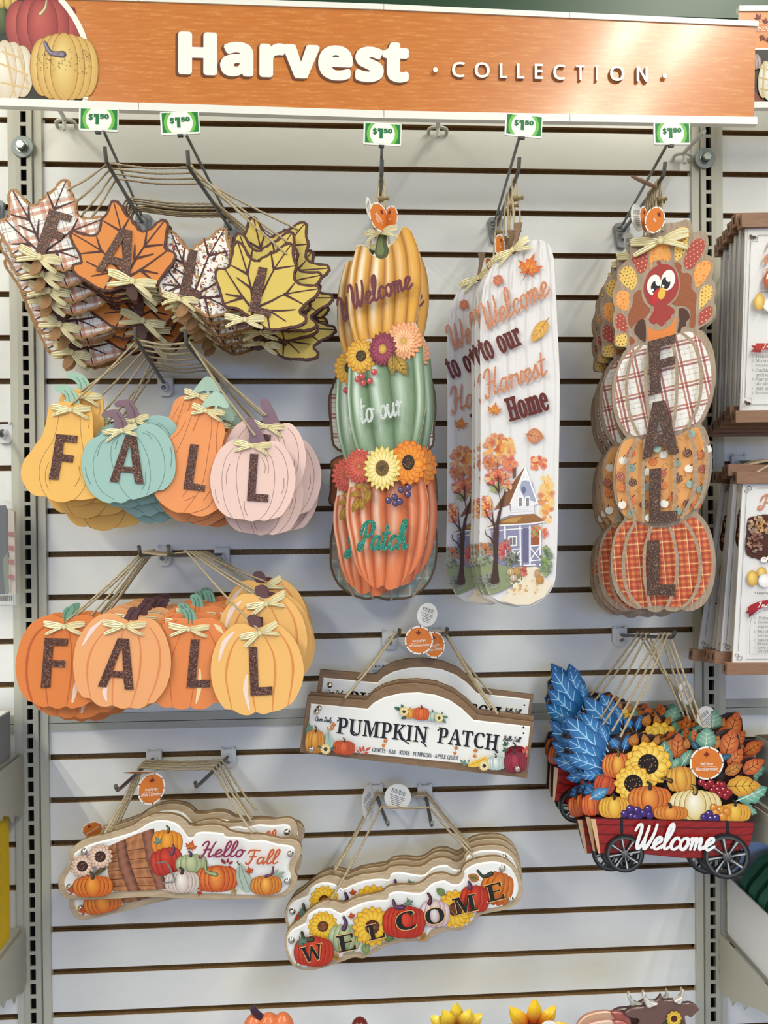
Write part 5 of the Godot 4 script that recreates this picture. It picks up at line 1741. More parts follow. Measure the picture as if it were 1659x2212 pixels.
	for x in [742, 808]:
		pt.poly(tp(t, KJ, [x - 22, 1160, x + 22, 1158, x + 22, 1255, x - 22, 1260]), C("fafafc"), M.print)
		pt.poly(tp(t, KJ, [x - 14, 1170, x + 14, 1168, x + 14, 1246, x - 14, 1250]), C("8a8a98"), M.print)
		pt.stroke(tp(t, KJ, [x - 16, 1210, x + 16, 1208]), 0.0007, 0.0007, C("fafafc"), M.print)
	for y in [1260, 1285, 1305]:
		pt.stroke(tp(t, KJ, [655, y, 865, y - 8]), 0.0004, 0.0004, C("c4c4d4"), M.print)
	pt.poly(tp(t, KJ, [500, 1290, 640, 1240, 655, 1330, 590, 1350, 490, 1400]), C("e8e4ea"), M.print)
	pt.poly(tp(t, KJ, [470, 1430, 640, 1415, 930, 1405, 935, 1800, 560, 1790, 480, 1700]), C("8f8fb4"), M.print)
	pt.poly(tp(t, KJ, [430, 1448, 540, 1385, 640, 1345, 870, 1318, 968, 1382, 830, 1402, 540, 1418]), C("9a6a40"), M.print)
	pt.poly(tp(t, KJ, [560, 1395, 640, 1360, 760, 1345, 700, 1400]), C("c09450"), M.print)
	pt.stroke(tp(t, KJ, [440, 1452, 545, 1425, 830, 1410, 965, 1390]), 0.0022, 0.0022, C("f4f2f6"), M.print)
	pt.stroke(tp(t, KJ, [490, 1480, 620, 1462, 930, 1440]), 0.0016, 0.0016, C("f4f2f6"), M.print)
	for q in [[600, 1440, 605, 1700], [740, 1430, 745, 1790], [830, 1430, 830, 1790], [925, 1420, 925, 1790]]:
		pt.stroke(tp(t, KJ, q), 0.0024, 0.0024, C("f6f5fa"), M.print)
	pt.poly(tp(t, KJ, [628, 1525, 712, 1518, 712, 1612, 628, 1618]), C("f6f5fa"), M.print)
	pt.poly(tp(t, KJ, [642, 1540, 700, 1534, 700, 1600, 642, 1604]), C("7c7c8c"), M.print)
	pt.stroke(tp(t, KJ, [670, 1530, 670, 1606]), 0.0007, 0.0007, C("f6f5fa"), M.print)
	pt.poly(tp(t, KJ, [764, 1450, 812, 1446, 812, 1760, 764, 1766]), C("6c6c92"), M.print)
	pt.poly(tp(t, KJ, [840, 1440, 915, 1430, 915, 1600, 840, 1608]), C("a05a3a"), M.print)
	for q in [[660, 1650, 745, 1730], [745, 1650, 660, 1740], [655, 1645, 750, 1640], [655, 1745, 750, 1745], [830, 1625, 925, 1740], [925, 1615, 830, 1745], [828, 1615, 930, 1605], [828, 1750, 930, 1740], [775, 1790, 880, 1785], [770, 1815, 885, 1810]]:
		pt.stroke(tp(t, KJ, q), 0.0018, 0.0018, C("f8f7fb"), M.print)
	dabs(pt, t, KJ, 885, 1480, 40, 60, 10, 24, ["c83a24", "d8602e", "8a9a4a"])
	dabs(pt, t, KJ, 960, 1500, 30, 50, 8, 22, ["d8502a", "e08a40"])
	dabs(pt, t, KJ, 975, 1750, 50, 150, 40, 26, ["5a7a48", "3f6038", "7f9a50", "4a6a44"])
	pt.poly(tp(t, KJ, [372, 1750, 480, 1760, 620, 1800, 740, 1830, 780, 1880, 690, 1960, 560, 2030, 470, 2060, 410, 1960, 380, 1850]), C("8f9a78"), M.print)
	dabs(pt, t, KJ, 440, 1640, 60, 60, 12, 36, ["5a4a2c", "3f4a30", "7a5a30", "c0602a"])
	dabs(pt, t, KJ, 430, 1760, 60, 50, 12, 34, ["5f6a48", "7f8a60", "4a5640"])
	dabs(pt, t, KJ, 600, 1650, 50, 100, 18, 30, ["b8282c", "8f1f24", "c83a34", "6a1820"])
	dabs(pt, t, KJ, 650, 1740, 40, 60, 10, 26, ["3f5a3c", "2f4430"])
	dabs(pt, t, KJ, 710, 1730, 18, 60, 8, 20, ["2f3f34", "3a4a3c"])
	pt.poly(tp(t, KJ, [790, 1810, 890, 1800, 960, 1900, 1035, 1960, 960, 2080, 830, 2150, 700, 2150, 560, 2110, 650, 2030, 760, 1920]), C("efe3cf"), M.print)
	dabs(pt, t, KJ, 760, 2000, 150, 110, 22, 22, ["e8c898", "f0dcb8", "d8a868", "f4e8d4"])
	dabs(pt, t, KJ, 470, 1930, 70, 50, 14, 40, ["4a5a58", "5f6f60", "3f4a48"])
	dabs(pt, t, KJ, 690, 1890, 90, 40, 12, 28, ["4f6a44", "6f8a54"])
	dabs(pt, t, KJ, 775, 1840, 30, 55, 8, 24, ["a82a24", "c84a2e"])
	# the tree
	pt.poly(smooth(tp(t, KJ, [470, 1950, 490, 1830, 498, 1700, 495, 1560, 500, 1460, 545, 1450, 540, 1560, 535, 1700, 535, 1830, 550, 1940, 510, 1960]), 3), C("4a2f2c"), M.print)
	for q in [[520, 1480, 540, 1330, 565, 1240, 540, 1110], [530, 1470, 570, 1250, 600, 1120, 610, 950], [510, 1470, 490, 1350, 480, 1220], [505, 1420, 440, 1330, 420, 1280], [500, 1590, 470, 1540, 430, 1510, 420, 1460], [540, 1110, 500, 1060, 430, 1040], [560, 1240, 585, 1170], [545, 1120, 535, 830]]:
		pt.stroke(gs(t, KJ, q), 0.0030, 0.0008, C("4a2f2c"), M.print)
	dabs(pt, t, KJ, 540, 960, 60, 50, 7, 28, ["d8502a", "e08a3a"])
	dabs(pt, t, KJ, 640, 1060, 45, 50, 8, 26, ["d86a4a", "e8a088", "9aa050"])
	var kk: float = (eye - t.origin).z / (4.254 * FOC)
	for q in [[655, 1850, 30, 36, "f0e2c0"], [715, 1840, 32, 40, "e0a868"], [682, 1905, 32, 34, "f0eef2"], [900, 1865, 26, 36, "e8b898"], [922, 1920, 34, 40, "d89848"]]:
		pumpkin(pt, t1(t, KJ, q[0], q[1]), q[2] * kk, q[3] * kk, 0, q[4], "b08a58", "7a5a38", 5)
	# drifting leaves
	maple(pt, t1(t, KI, 855, 1160), 150 * kk, -0.35, "f0a044", "d8642a", "b0461c")
	maple(pt, t1(t, KJ, 505, 375), 90 * kk, -0.2, "eeaa48", "d0702a", "a8501c")
	leaf(pt, t1(t, KI, 1030, 1650), t1(t, KI, 880, 1860), 0.5, "eebf6a", "d8a04a", "b07c34")
	leaf(pt, t1(t, KJ, 800, 590), t1(t, KJ, 960, 620), 0.85, "e0a078", "c87c58", "8a4a34")
	leaf(pt, t1(t, KI, 520, 1245), t1(t, KI, 610, 1300), 0.9, "e08a6a", "c06a50", "8a4a34")
	wr(pt, t, KI, "to", "Droid Serif", true, 432, 2055, 545, 2003, 232, "5f1a1a", null, 5.0)
	wr(pt, t, KI, "our", "Droid Serif", true, 592, 1978, 812, 1880, 180, "5f1a1a", null, 5.0)
	wr(pt, t, KJ, "Home", "Droid Serif", true, 648, 482, 1022, 370, 225, "5f1a1a", null, 6.0)
	obj("print", pt, root)
	for q in [["Welcome", KI, 430, 1760, 1055, 1400, 120, 26], ["Harvest", KJ, 425, 255, 985, 45, 110, 24]]:
		var l := Pt.new()
		l.h = pt.h + 0.0002
		cur(l, t, q[1], q[0], q[2], q[3], q[4], q[5], q[6], q[7], "ffffff", M.glitcopper, 0.22)
		obj("lettering", l, root)
	bow(root, t1(t, KI, 700, 985), 0.030, 0.45, 0.003, 41)
	return root

func build_harvest() -> void:
	hook("H", "peg hook with a grey bracket over the cottage signs", Vector2(1072, 488), Vector2(1122, 340), 0.200, "grey", Vector2(1122, 296))
	price_tag(1131, 272, 0.230, -4.0, "green price tag over the cottage signs, second from the right upright")
	var a := place(harvest_board(), "frontmost white cottage sign reading Welcome to our Harvest Home", "sign", "harvest home signs", frame(1085, 900, 0.190, -20))
	var b := again(a, "second cottage sign, a sliver behind the left edge of the front one", frame(1072, 908, 0.168, -20))
	var c := again(a, "third cottage sign, behind the second one", frame(1064, 914, 0.146, -20))
	var d := again(a, "rearmost and lowest cottage sign, its left half in view", rolled(frame(1010, 930, 0.090, -8), 0))
	hang_cord(a, "H", 0.165, 1118, 500, 0.192)
	hang_cord(b, "H", 0.140, 1104, 515, 0.174)
	hang_cord(c, "H", 0.120, 1094, 520, 0.160)
	hang_cord(d, "H", 0.040, 1072, 560, 0.090)
	swing_tag("orange tag peeping out left of the cottage sign's bow", 1080, 531, 0.186, 14, 26, -0.35, 50, 0, ["Décor"])
	swing_tag("small orange tag lower left of the cottage signs' bows", 1058, 572, 0.150, 13, 13, -0.8, 40, 0, ["Décor"])

# ---------------------------------------------------------------- turkey on three pumpkins
const KK := [1260.0, 340.0, 4.254]
const KL := [1260.0, 820.0, 4.254]

func turkey_sign() -> Node3D:
	var t := frame(1430, 880, 0.190, -14)
	var root := Node3D.new()
	root.set_meta("base", "turkey_stack_sign")
	root.transform = t
	var o := [540, 730, 600, 700, 680, 640, 780, 600, 860, 600, 940, 570, 990, 600, 1004, 680, 1030, 690, 1080, 672, 1130, 695, 1150, 760, 1140, 840, 1132, 890, 1180, 912, 1205, 970, 1196, 1060, 1182, 1112, 1215, 1160, 1221, 1230, 1197, 1312, 1216, 1360, 1218, 1430, 1180, 1492, 1120, 1540, 1062, 1575, 1105, 1602, 1160, 1682, 1200, 1790, 1215, 1920, 1216, 2050]
	var low := [1205, 60, 1180, 180, 1130, 310, 1085, 402, 1120, 450, 1160, 560, 1181, 700, 1175, 850, 1145, 990, 1100, 1112, 1052, 1212, 1100, 1270, 1160, 1370, 1200, 1520, 1216, 1680, 1205, 1830, 1170, 1960, 1110, 2060, 1040, 2112, 960, 2130, 900, 2112, 850, 2132, 780, 2125, 740, 2110, 690, 2135, 620, 2130, 580, 2104, 520, 2110, 450, 2092, 385, 2052, 320, 1980, 275, 1880, 255, 1750, 255, 1600, 275, 1470, 310, 1370, 372, 1288, 370, 1250, 320, 1180, 285, 1060, 274, 920, 284, 780, 310, 660, 362, 560, 392, 528, 350, 470, 300, 370, 270, 240, 262, 100, 275, -20]
	var up2 := [300, 1960, 330, 1870, 370, 1790, 400, 1745, 300, 1735, 284, 1690, 292, 1600, 275, 1545, 270, 1450, 290, 1400, 274, 1330, 270, 1250, 290, 1190, 308, 1140, 312, 1050, 350, 990, 420, 925, 432, 880, 430, 800, 470, 750]
	var out := tp(t, KK, o)
	out.append_array(tp(t, KL, low))
	out.append_array(tp(t, KK, up2))
	out = smooth(out, 3)
	var b := Pt.new()
	b.slab(out, -0.007, 0.0, Color.WHITE, M.ash, C("d8c8b4"), M.ash, 0.0, Transform2D(PI / 2, Vector2.ZERO))
	obj("board", b, root)
	var pt := Pt.new()
	pt.h = 0.0001
	var W := Color.WHITE
	var add := func(v: Array, a: Array, m: Material, c: Color, uvr := 0.0, n := 3) -> void:
		pt.poly(smooth(tp(t, v, a), n), c, m, null, Transform2D(uvr, Vector2.ZERO))
	add.call(KK, [330, 1080, 370, 1012, 440, 1005, 492, 1090, 490, 1160, 440, 1220, 345, 1140], M.tri, W, 0.2)
	add.call(KK, [300, 1290, 330, 1228, 400, 1230, 426, 1270, 420, 1370, 380, 1410, 305, 1355], M.blots, W)
	add.call(KK, [295, 1515, 302, 1465, 340, 1435, 385, 1470, 406, 1598, 340, 1588, 302, 1558], M.dots, W, 0.4)
	add.call(KK, [302, 1665, 322, 1630, 394, 1626, 396, 1725, 330, 1735, 302, 1710], M.tri, W, 0.1)
	add.call(KK, [446, 920, 580, 858, 582, 1020, 516, 1065, 470, 990], M.dots, W, 0.3)
	add.call(KK, [610, 862, 640, 802, 760, 780, 800, 870, 790, 948, 700, 940, 640, 962, 616, 1020], M.blots, W)
	add.call(KK, [825, 700, 870, 652, 930, 640, 972, 682, 960, 790, 930, 880, 852, 955, 832, 800], M.tri, W, 0.3)
	add.call(KK, [930, 935, 990, 790, 1060, 746, 1112, 772, 1110, 840, 1060, 940, 1000, 1020, 940, 1020], M.dots, W, 0.5)
	add.call(KK, [1016, 1050, 1060, 972, 1130, 946, 1172, 982, 1160, 1060, 1100, 1150, 1040, 1195, 1020, 1120], M.blots, W)
	add.call(KK, [1076, 1220, 1140, 1170, 1186, 1196, 1180, 1280, 1110, 1360, 1060, 1390], M.tri, W, 0.4)
	add.call(KK, [1062, 1442, 1110, 1392, 1160, 1360, 1186, 1400, 1170, 1460, 1110, 1520, 1066, 1540], M.dots, W, 0.4)
	add.call(KK, [590, 1072, 545, 1090, 526, 1150, 545, 1215, 500, 1222, 462, 1270, 455, 1350, 420, 1420, 411, 1500, 440, 1570, 470, 1530, 560, 1480, 618, 1402, 570, 1350, 540, 1290, 536, 1200, 560, 1120], M.scale, W, 0.2)
	add.call(KK, [836, 980, 870, 966, 905, 1000, 902, 1062, 960, 1062, 995, 1100, 992, 1200, 1040, 1260, 1032, 1370, 1036, 1470, 1020, 1562, 972, 1550, 988, 1440, 950, 1372, 870, 1362, 812, 1342, 860, 1290, 890, 1180, 880, 1080], M.scale, W, 0.2)
	add.call(KK, [425, 1640, 480, 1690, 430, 1725], M.scale, W, 0.2, 2)
	add.call(KK, [510, 1502, 562, 1495, 576, 1600, 570, 1700, 542, 1680, 520, 1672, 500, 1640, 476, 1622, 470, 1570], M.print, C("4f2c20"))
	add.call(KK, [876, 1396, 930, 1390, 970, 1430, 975, 1480, 946, 1510, 940, 1550, 906, 1560, 890, 1605, 864, 1605, 885, 1500], M.print, C("4f2c20"))
	add.call(KK, [583, 1540, 620, 1572, 700, 1592, 800, 1542, 850, 1456, 852, 1540, 836, 1630, 740, 1670, 610, 1692, 590, 1620], M.print, C("e5873f"))
	add.call(KK, [682, 952, 708, 952, 720, 985, 780, 985, 840, 1030, 870, 1100, 876, 1190, 850, 1270, 800, 1330, 768, 1352, 828, 1390, 836, 1430, 802, 1450, 800, 1480, 762, 1500, 740, 1540, 710, 1550, 680, 1520, 640, 1532, 600, 1490, 640, 1430, 650, 1372, 600, 1340, 562, 1260, 556, 1180, 590, 1080, 640, 1020, 688, 992, 676, 972], M.print, C("a4362f"))
	var k: float = (eye - t.origin).z / (4.254 * FOC)
	for q in [[650, 1172, 662, 1192], [778, 1128, 758, 1156]]:
		pt.poly(circ(t1(t, KK, q[0], q[1]), 62 * k, 96 * k, -0.15, 28), C("f6f4f2"), M.print)
		pt.poly(circ(t1(t, KK, q[2], q[3]), 40 * k, 58 * k, -0.1, 24), C("1c1416"), M.print)
		pt.poly(circ(t1(t, KK, q[2] + 22, q[3] - 38), 20 * k, 30 * k, 0.3, 16), C("f6f4f2"), M.print)
		pt.poly(circ(t1(t, KK, q[2] - 26, q[3] + 28), 12 * k, 14 * k, 0, 12), C("f6f4f2"), M.print)
	add.call(KK, [682, 1208, 702, 1216, 692, 1290, 662, 1346, 632, 1336, 630, 1290, 650, 1240], M.print, C("c8232a"))
	add.call(KK, [684, 1262, 710, 1204, 746, 1204, 756, 1240, 740, 1290, 710, 1306, 690, 1290], M.print, C("ecba48"))
	# the three pumpkins
	add.call(KK, [440, 1770, 520, 1726, 590, 1730, 700, 1700, 850, 1640, 940, 1602, 1020, 1622, 1100, 1720, 1155, 1850, 1176, 2000, 1166, 2150, 1120, 2300, 1060, 2420, 1000, 2460, 900, 2500, 780, 2540, 680, 2545, 560, 2555, 480, 2560, 400, 2520, 340, 2420, 305, 2280, 295, 2130, 310, 2000, 360, 1870], M.plaidred, W, 0.2)
	add.call(KL, [380, 562, 480, 540, 600, 562, 860, 522, 960, 462, 1060, 440, 1110, 520, 1150, 640, 1160, 780, 1140, 920, 1100, 1040, 1040, 1150, 960, 1232, 880, 1280, 700, 1310, 560, 1312, 460, 1290, 380, 1250, 330, 1150, 305, 1020, 298, 900, 305, 780, 330, 660], M.print, C("eca966"))
	add.call(KL, [400, 1300, 470, 1300, 600, 1352, 760, 1360, 900, 1322, 960, 1280, 1030, 1270, 1100, 1350, 1150, 1480, 1176, 1640, 1165, 1800, 1120, 1930, 1040, 2030, 950, 2080, 840, 2090, 740, 2080, 620, 2075, 540, 2090, 450, 2050, 370, 1970, 310, 1860, 275, 1720, 275, 1580, 310, 1440, 350, 1350], M.plaidorange, W, 0.08)
	for q in [[365, 745, "f4f0ea"], [445, 810, "7fa09a"], [455, 945, "6a4434"], [440, 680, "d8702e"], [640, 755, "d8702e"], [735, 690, "f4f0ea"], [575, 850, "f4f0ea"], [575, 985, "8fb4b0"], [725, 860, "c0604a"], [735, 970, "d87a3a"], [870, 910, "6a4434"], [855, 770, "7fa09a"], [955, 675, "6a3a34"], [1062, 690, "d8702e"], [965, 820, "f4f0ea"], [985, 500, "8fb4b0"], [1100, 820, "a8544a"], [980, 960, "8fb4b0"], [1072, 1010, "7fa09a"], [950, 1140, "6a3a34"], [825, 1085, "d8702e"], [740, 1140, "f4f0ea"], [1035, 1150, "d8702e"], [550, 1150, "6a3a34"], [440, 1110, "d8702e"], [355, 1150, "f4f0ea"], [350, 990, "d8702e"], [860, 1210, "7fa09a"], [440, 1225, "7fa09a"], [670, 635, "8fb4b0"], [1130, 640, "f4f0ea"], [600, 1270, "f4f0ea"], [335, 890, "a8544a"]]:
		var c := t1(t, KL, q[0], q[1])
		var rot := rng.randf_range(-0.6, 0.6)
		pt.poly(circ(c, 38 * k, 38 * k, rot, 14), C(q[2]), M.print)
		for s in [-0.55, 0.0, 0.55]:
			pt.stroke(smooth(PackedVector2Array([c + Vector2(s * 14 * k, 32 * k).rotated(rot), c + Vector2(s * 44 * k, 0).rotated(rot), c + Vector2(s * 14 * k, -32 * k).rotated(rot)]), 3, false), 3.5 * k, 3.5 * k, C(q[2]).lerp(C("f7d6b0"), 0.5), M.print)
		pt.stroke(PackedVector2Array([c + Vector2(0, 34 * k).rotated(rot), c + Vector2(12 * k, 56 * k).rotated(rot)]), 10 * k, 6 * k, C("5a3a28"), M.print)
	for q in [[500, 600], [750, 790], [870, 560], [920, 900], [480, 1040], [890, 1000], [360, 830], [700, 1080], [1080, 920]]:
		var p := PackedVector2Array()
		for i in 14:
			p.append(t1(t, KL, q[0] + i * 5 - 30 + 16 * cos(i * 0.9), q[1] - i * 4 + 20 + 16 * sin(i * 0.9)))
		pt.stroke(smooth(p, 2, false), 3.5 * k, 3.5 * k, C("9a6a38"), M.print)
	for q in [[KK, 530, 1735, 440, 1850, 393, 2050, 400, 2250, 430, 2400, 505, 2565], [KK, 600, 1725, 570, 1900, 570, 2150, 600, 2400, 610, 2555], [KK, 790, 1665, 840, 1850, 852, 2050, 840, 2300, 810, 2540], [KK, 890, 1620, 1000, 1720, 1060, 1900, 1072, 2100, 1040, 2300, 950, 2490], [KL, 500, 540, 420, 700, 398, 900, 410, 1080, 475, 1295], [KL, 562, 550, 545, 800, 543, 1050, 548, 1315], [KL, 830, 525, 830, 800, 828, 1050, 822, 1295], [KL, 955, 465, 1020, 700, 1024, 900, 990, 1080, 890, 1280], [KL, 1065, 440, 1118, 650, 1125, 850, 1090, 1040, 1015, 1190], [KL, 475, 1300, 400, 1450, 365, 1650, 375, 1850, 430, 1990, 525, 2090], [KL, 620, 1350, 560, 1550, 555, 1800, 588, 2000, 612, 2085], [KL, 785, 1355, 830, 1500, 855, 1700, 830, 1900, 760, 2085], [KL, 925, 1305, 1010, 1450, 1062, 1650, 1050, 1850, 990, 2000, 895, 2090]]:
		pt.stroke(gs(t, q[0], q.slice(1), 5), 0.0046, 0.0046, W, M.ash, 0.0052, false)
	obj("print", pt, root)
	var z := pt.h + 0.0001
	glitter_letter(root, t, KK, [590, 1705, 840, 1635, 836, 1710, 700, 1755, 697, 1870, 836, 1830, 832, 1905, 695, 1945, 708, 2165, 605, 2195], [], z, M.glitbrown)
	glitter_letter(root, t, KL, [630, 215, 745, 195, 872, 680, 775, 696, 738, 602, 640, 622, 620, 715, 535, 735], [685, 362, 720, 500, 662, 515], z, M.glitbrown)
	glitter_letter(root, t, KL, [598, 825, 706, 815, 698, 1212, 856, 1205, 852, 1300, 595, 1320], [], z, M.glitbrown)
	glitter_letter(root, t, KL, [582, 1478, 690, 1472, 690, 1880, 838, 1876, 835, 1980, 580, 1970], [], z, M.glitbrown)
	bow(root, t1(t, KK, 700, 775), 0.042, 0.1, 0.003, 51)
	return root

func build_turkeys() -> void:
	hook("I", "peg hook with a grey bracket over the turkey signs by the right upright", Vector2(1346, 500), Vector2(1437, 350), 0.200, "grey", Vector2(1440, 314))
	price_tag(1451, 289, 0.230, 1.0, "green price tag over the turkey signs, next to the right upright")
	var at := frame(1430, 880, 0.190, -14)
	var a := place(turkey_sign(), "frontmost turkey sitting on three patterned pumpkins reading FALL", "sign", "turkey FALL signs", at)
	var e := again(a, "second turkey FALL sign, its edge just showing behind the front one", frame(1432, 884, 0.178, -14))
	var b := again(a, "third turkey FALL sign, stepped out to the left of the front ones", frame(1398, 899, 0.150, -12))
	var c := again(a, "fourth turkey FALL sign, a narrow strip behind the third", frame(1386, 910, 0.125, -10))
	var d := again(a, "rearmost turkey FALL sign, farthest left and lowest at its top", frame(1376, 926, 0.095, -8))
	hang_cord(a, "I", 0.175, 1425, 500, 0.192)
	hang_cord(e, "I", 0.168, 1418, 506, 0.180)
	hang_cord(b, "I", 0.158, 1410, 512, 0.152)
	hang_cord(c, "I", 0.148, 1404, 520, 0.127)
	hang_cord(d, "I", 0.138, 1396, 528, 0.097)
	swing_tag("orange tag tilted in front of the turkey's bow", 1415, 475, 0.206, 23, 34, -0.7, 20, 0, ["Décor"])
	swing_tag("orange tag turned edgeways left of the turkey's tags", 1392, 474, 0.198, 17, 28, 0.1, 45, 0, ["Décor"])
	swing_tag("white bar-code tag behind the turkey's orange tags", 1377, 470, 0.185, 20, 30, 0.2, 35, 0, [], true)
	swing_tag("lower white bar-code tag left of the turkey's feathers", 1362, 527, 0.160, 18, 24, 0.3, 30, 0, [], true)
	var lt := frame(1393, 394, 0.185, 40, -55)
	var o := thing("swing_tag", "brown wood-backed tag lying flat across the turkey hook", "tag", rolled(lt, -32), "cardboard swing tags")
	var p := Pt.new()
	p.slab(circ(Vector2.ZERO, 0.032, 0.024, 0, 28), -0.001, 0.001, Color.WHITE, M.brownwood, Color.WHITE, M.brownwood)
	obj("ticket", p, o)

# ---------------------------------------------------------------- enamelled hanging signs
func screw(parent: Node3D, c: Vector2, z: float, r := 0.0052) -> void:
	var s := Pt.new()
	s.lathe(Vector3(c.x, c.y, z), Vector3.BACK, [[0, r], [r * 0.35, r * 0.92], [r * 0.65, r * 0.7], [r * 0.85, r * 0.38], [r * 0.9, 0.0]], C("e0dfda"), M.chrome, 18)
	obj("screw", s, parent)

func enamel_sign(base: String, t: Transform3D, v: Array, wood: Array, white: Array, wm: Material, sharp := false) -> Array:
	var root := Node3D.new()
	root.set_meta("base", base)
	root.transform = t
	var b := Pt.new()
	var o := tp(t, v, wood)
	b.slab(o if sharp else smooth(o, 4), -0.008, 0.0, Color.WHITE, wm, C("b8a890"), wm, 0.0008)
	obj("wooden_board", b, root)
	var e := Pt.new()
	var w := tp(t, v, white)
	e.slab(w if sharp else smooth(w, 4), 0.0001, 0.0026, C("f0efee"), M.enamel, C("e2e0de"), M.enamel, 0.0018)
	obj("enamel_panel", e, root)
	var p := Pt.new()
	p.h = 0.0027
	return [root, p]

const KO := [640.0, 1290.0, 3.19]
const KQ := [120.0, 1610.0, 2.9625]
const KR := [600.0, 1680.0, 3.016]
const KS := [1170.0, 1350.0, 3.3926]

func pk(p: Pt, t: Transform3D, v: Array, x: float, y: float, rx: float, ry: float, rot: float, li: String, da: String, ln: String, n := 5, st := "") -> void:
	var k: float = (eye - t.origin).z / (v[2] * FOC)
	pumpkin(p, t1(t, v, x, y), rx * k, ry * k, rot, li, da, ln, n, M.enamel)
	if st:
		var a := t1(t, v, x, y) + Vector2(0, ry * 0.8 * k).rotated(rot)
		stem(p, a, a + Vector2(-rx * 0.12, ry * 0.5).rotated(rot) * k, 0.25, rx * 0.15 * k, st, "2c2320", M.enamel)

func lf(p: Pt, t: Transform3D, v: Array, q: Array, wide: float, a: String, b: String, c: String, teeth := 0) -> void:
	leaf(p, t1(t, v, q[0], q[1]), t1(t, v, q[2], q[3]), wide, a, b, c, M.enamel, teeth)

func patch_sign() -> Node3D:
	var t := frame(900, 1580, 0.130, -4)
	var r := enamel_sign("pumpkin_patch_sign", t, KO, [78, 678, 480, 712, 530, 662, 605, 622, 700, 598, 830, 592, 960, 610, 1080, 660, 1170, 730, 1250, 812, 1640, 860, 1590, 1248, 22, 1070], [100, 732, 492, 768, 535, 726, 610, 687, 720, 661, 840, 655, 960, 672, 1060, 710, 1140, 765, 1222, 845, 1612, 890, 1578, 1188, 66, 1038], M.walnut, true)
	var p: Pt = r[1]
	var k: float = (eye - t.origin).z / (KO[2] * FOC)
	var E: Material = M.enamel
	for q in [["PUMPKIN", 284, 942, 908, 1010, 112], ["PATCH", 976, 1006, 1394, 1062, 108]]:
		wr(p, t, KO, q[0], "Droid Serif", true, q[1], q[2], q[3], q[4], q[5], "cfcdc8", E)
	for q in [["PUMPKIN", 276, 936, 900, 1004, 114], ["PATCH", 968, 1000, 1386, 1055, 110]]:
		wr(p, t, KO, q[0], "Droid Serif", true, q[1], q[2], q[3], q[4], q[5], "141313", E)
	for q in [[385, 918, 420, 945, 395, 950], [735, 980, 780, 1010, 760, 1000], [860, 990, 900, 1025, 880, 1020], [1355, 1040, 1388, 1068, 1370, 1062]]:
		p.stroke(gs(t, KO, q), 9 * k, 5 * k, C("141313"), E)
	for q in [[310, 830, 285, 850], [1000, 895, 975, 915]]:
		p.stroke(gs(t, KO, q), 7 * k, 9 * k, C("141313"), E)
	wr(p, t, KO, "CRAFTS · HAY · RIDES · PUMPKINS · APPLE CIDER", "Droid Serif", true, 522, 1060, 1112, 1119, 28, "1a1918", E)
	cur(p, t, KO, "Open Daily", 130, 846, 245, 858, 15, 4.5, "1a1918", E)
	cur(p, t, KO, "Hello Fall", 1422, 980, 1538, 992, 15, 4.5, "1a1918", E)
	# middle cluster
	for q in [[720, 770, 675, 755], [735, 765, 725, 730], [740, 810, 745, 835], [760, 820, 720, 830]]:
		lf(p, t, KO, q, 0.5, "4f7a64", "2f5848", "254438")
	for q in [[1010, 815, 1045, 820], [1000, 830, 1030, 860], [1000, 800, 1010, 780]]:
		lf(p, t, KO, q, 0.5, "6f9a84", "3f6a58", "2f5040")
	pk(p, t, KO, 786, 792, 36, 40, 0.1, "f0b04a", "c87f24", "8a5418", 3)
	pk(p, t, KO, 938, 812, 36, 36, 0, "cfe0d0", "8fb0a0", "5f8474", 3, "4a6a5a")
	pk(p, t, KO, 860, 795, 55, 46, -0.05, "ea7a3a", "c04c1c", "8a3414", 5, "4a5230")
	flower(p, t1(t, KO, 742, 780), 33 * k, 12, "f8f0cc", "e8d28a", "b89a50", "2f2418", "1a1410", 0.34, 1.0, E)
	flower(p, t1(t, KO, 982, 822), 32 * k, 12, "f8f0cc", "e8d28a", "b89a50", "2f2418", "1a1410", 0.34, 1.0, E)
	# left cluster
	for q in [[85, 930, 95, 855], [95, 930, 115, 870], [85, 950, 75, 900]]:
		lf(p, t, KO, q, 0.4, "7fa898", "4f7f70", "3f6558")
	p.poly(smooth(tp(t, KO, [222, 905, 210, 940, 200, 990, 205, 1020, 235, 1040, 268, 1020, 258, 985, 240, 950, 232, 905]), 3), C("a9c6b8"), E)
	p.stroke(gs(t, KO, [226, 920, 232, 980, 240, 1030]), 3 * k, 3 * k, C("6f9484"), E)
	p.stroke(gs(t, KO, [226, 905, 215, 890, 225, 880]), 5 * k, 4 * k, C("4a5a48"), E)
	pk(p, t, KO, 132, 980, 66, 84, -0.08, "f0b04c", "c07a24", "8a5418", 5, "4a5230")
	pk(p, t, KO, 332, 1022, 76, 50, -0.08, "e8703a", "b8441c", "7a2c12", 7, "4a5230")
	flower(p, t1(t, KO, 207, 1032), 38 * k, 12, "f8f0cc", "e8d28a", "b89a50", "2f2418", "1a1410", 0.36, 1.0, E)
	lf(p, t, KO, [180, 1020, 150, 1010], 0.5, "4f7a64", "2f5848", "254438")
	lf(p, t, KO, [240, 1030, 275, 1020], 0.5, "4f7a64", "2f5848", "254438")
	for q in [[440, 1055, 418, 1035], [450, 1050, 440, 1010], [465, 1045, 465, 1005], [480, 1040, 515, 1015], [470, 1058, 505, 1048]]:
		lf(p, t, KO, q, 0.45, "e0705a", "c04a38", "8a3028")
	p.stroke(gs(t, KO, [430, 1068, 465, 1050, 490, 1020]), 3 * k, 2 * k, C("a84a38"), E)
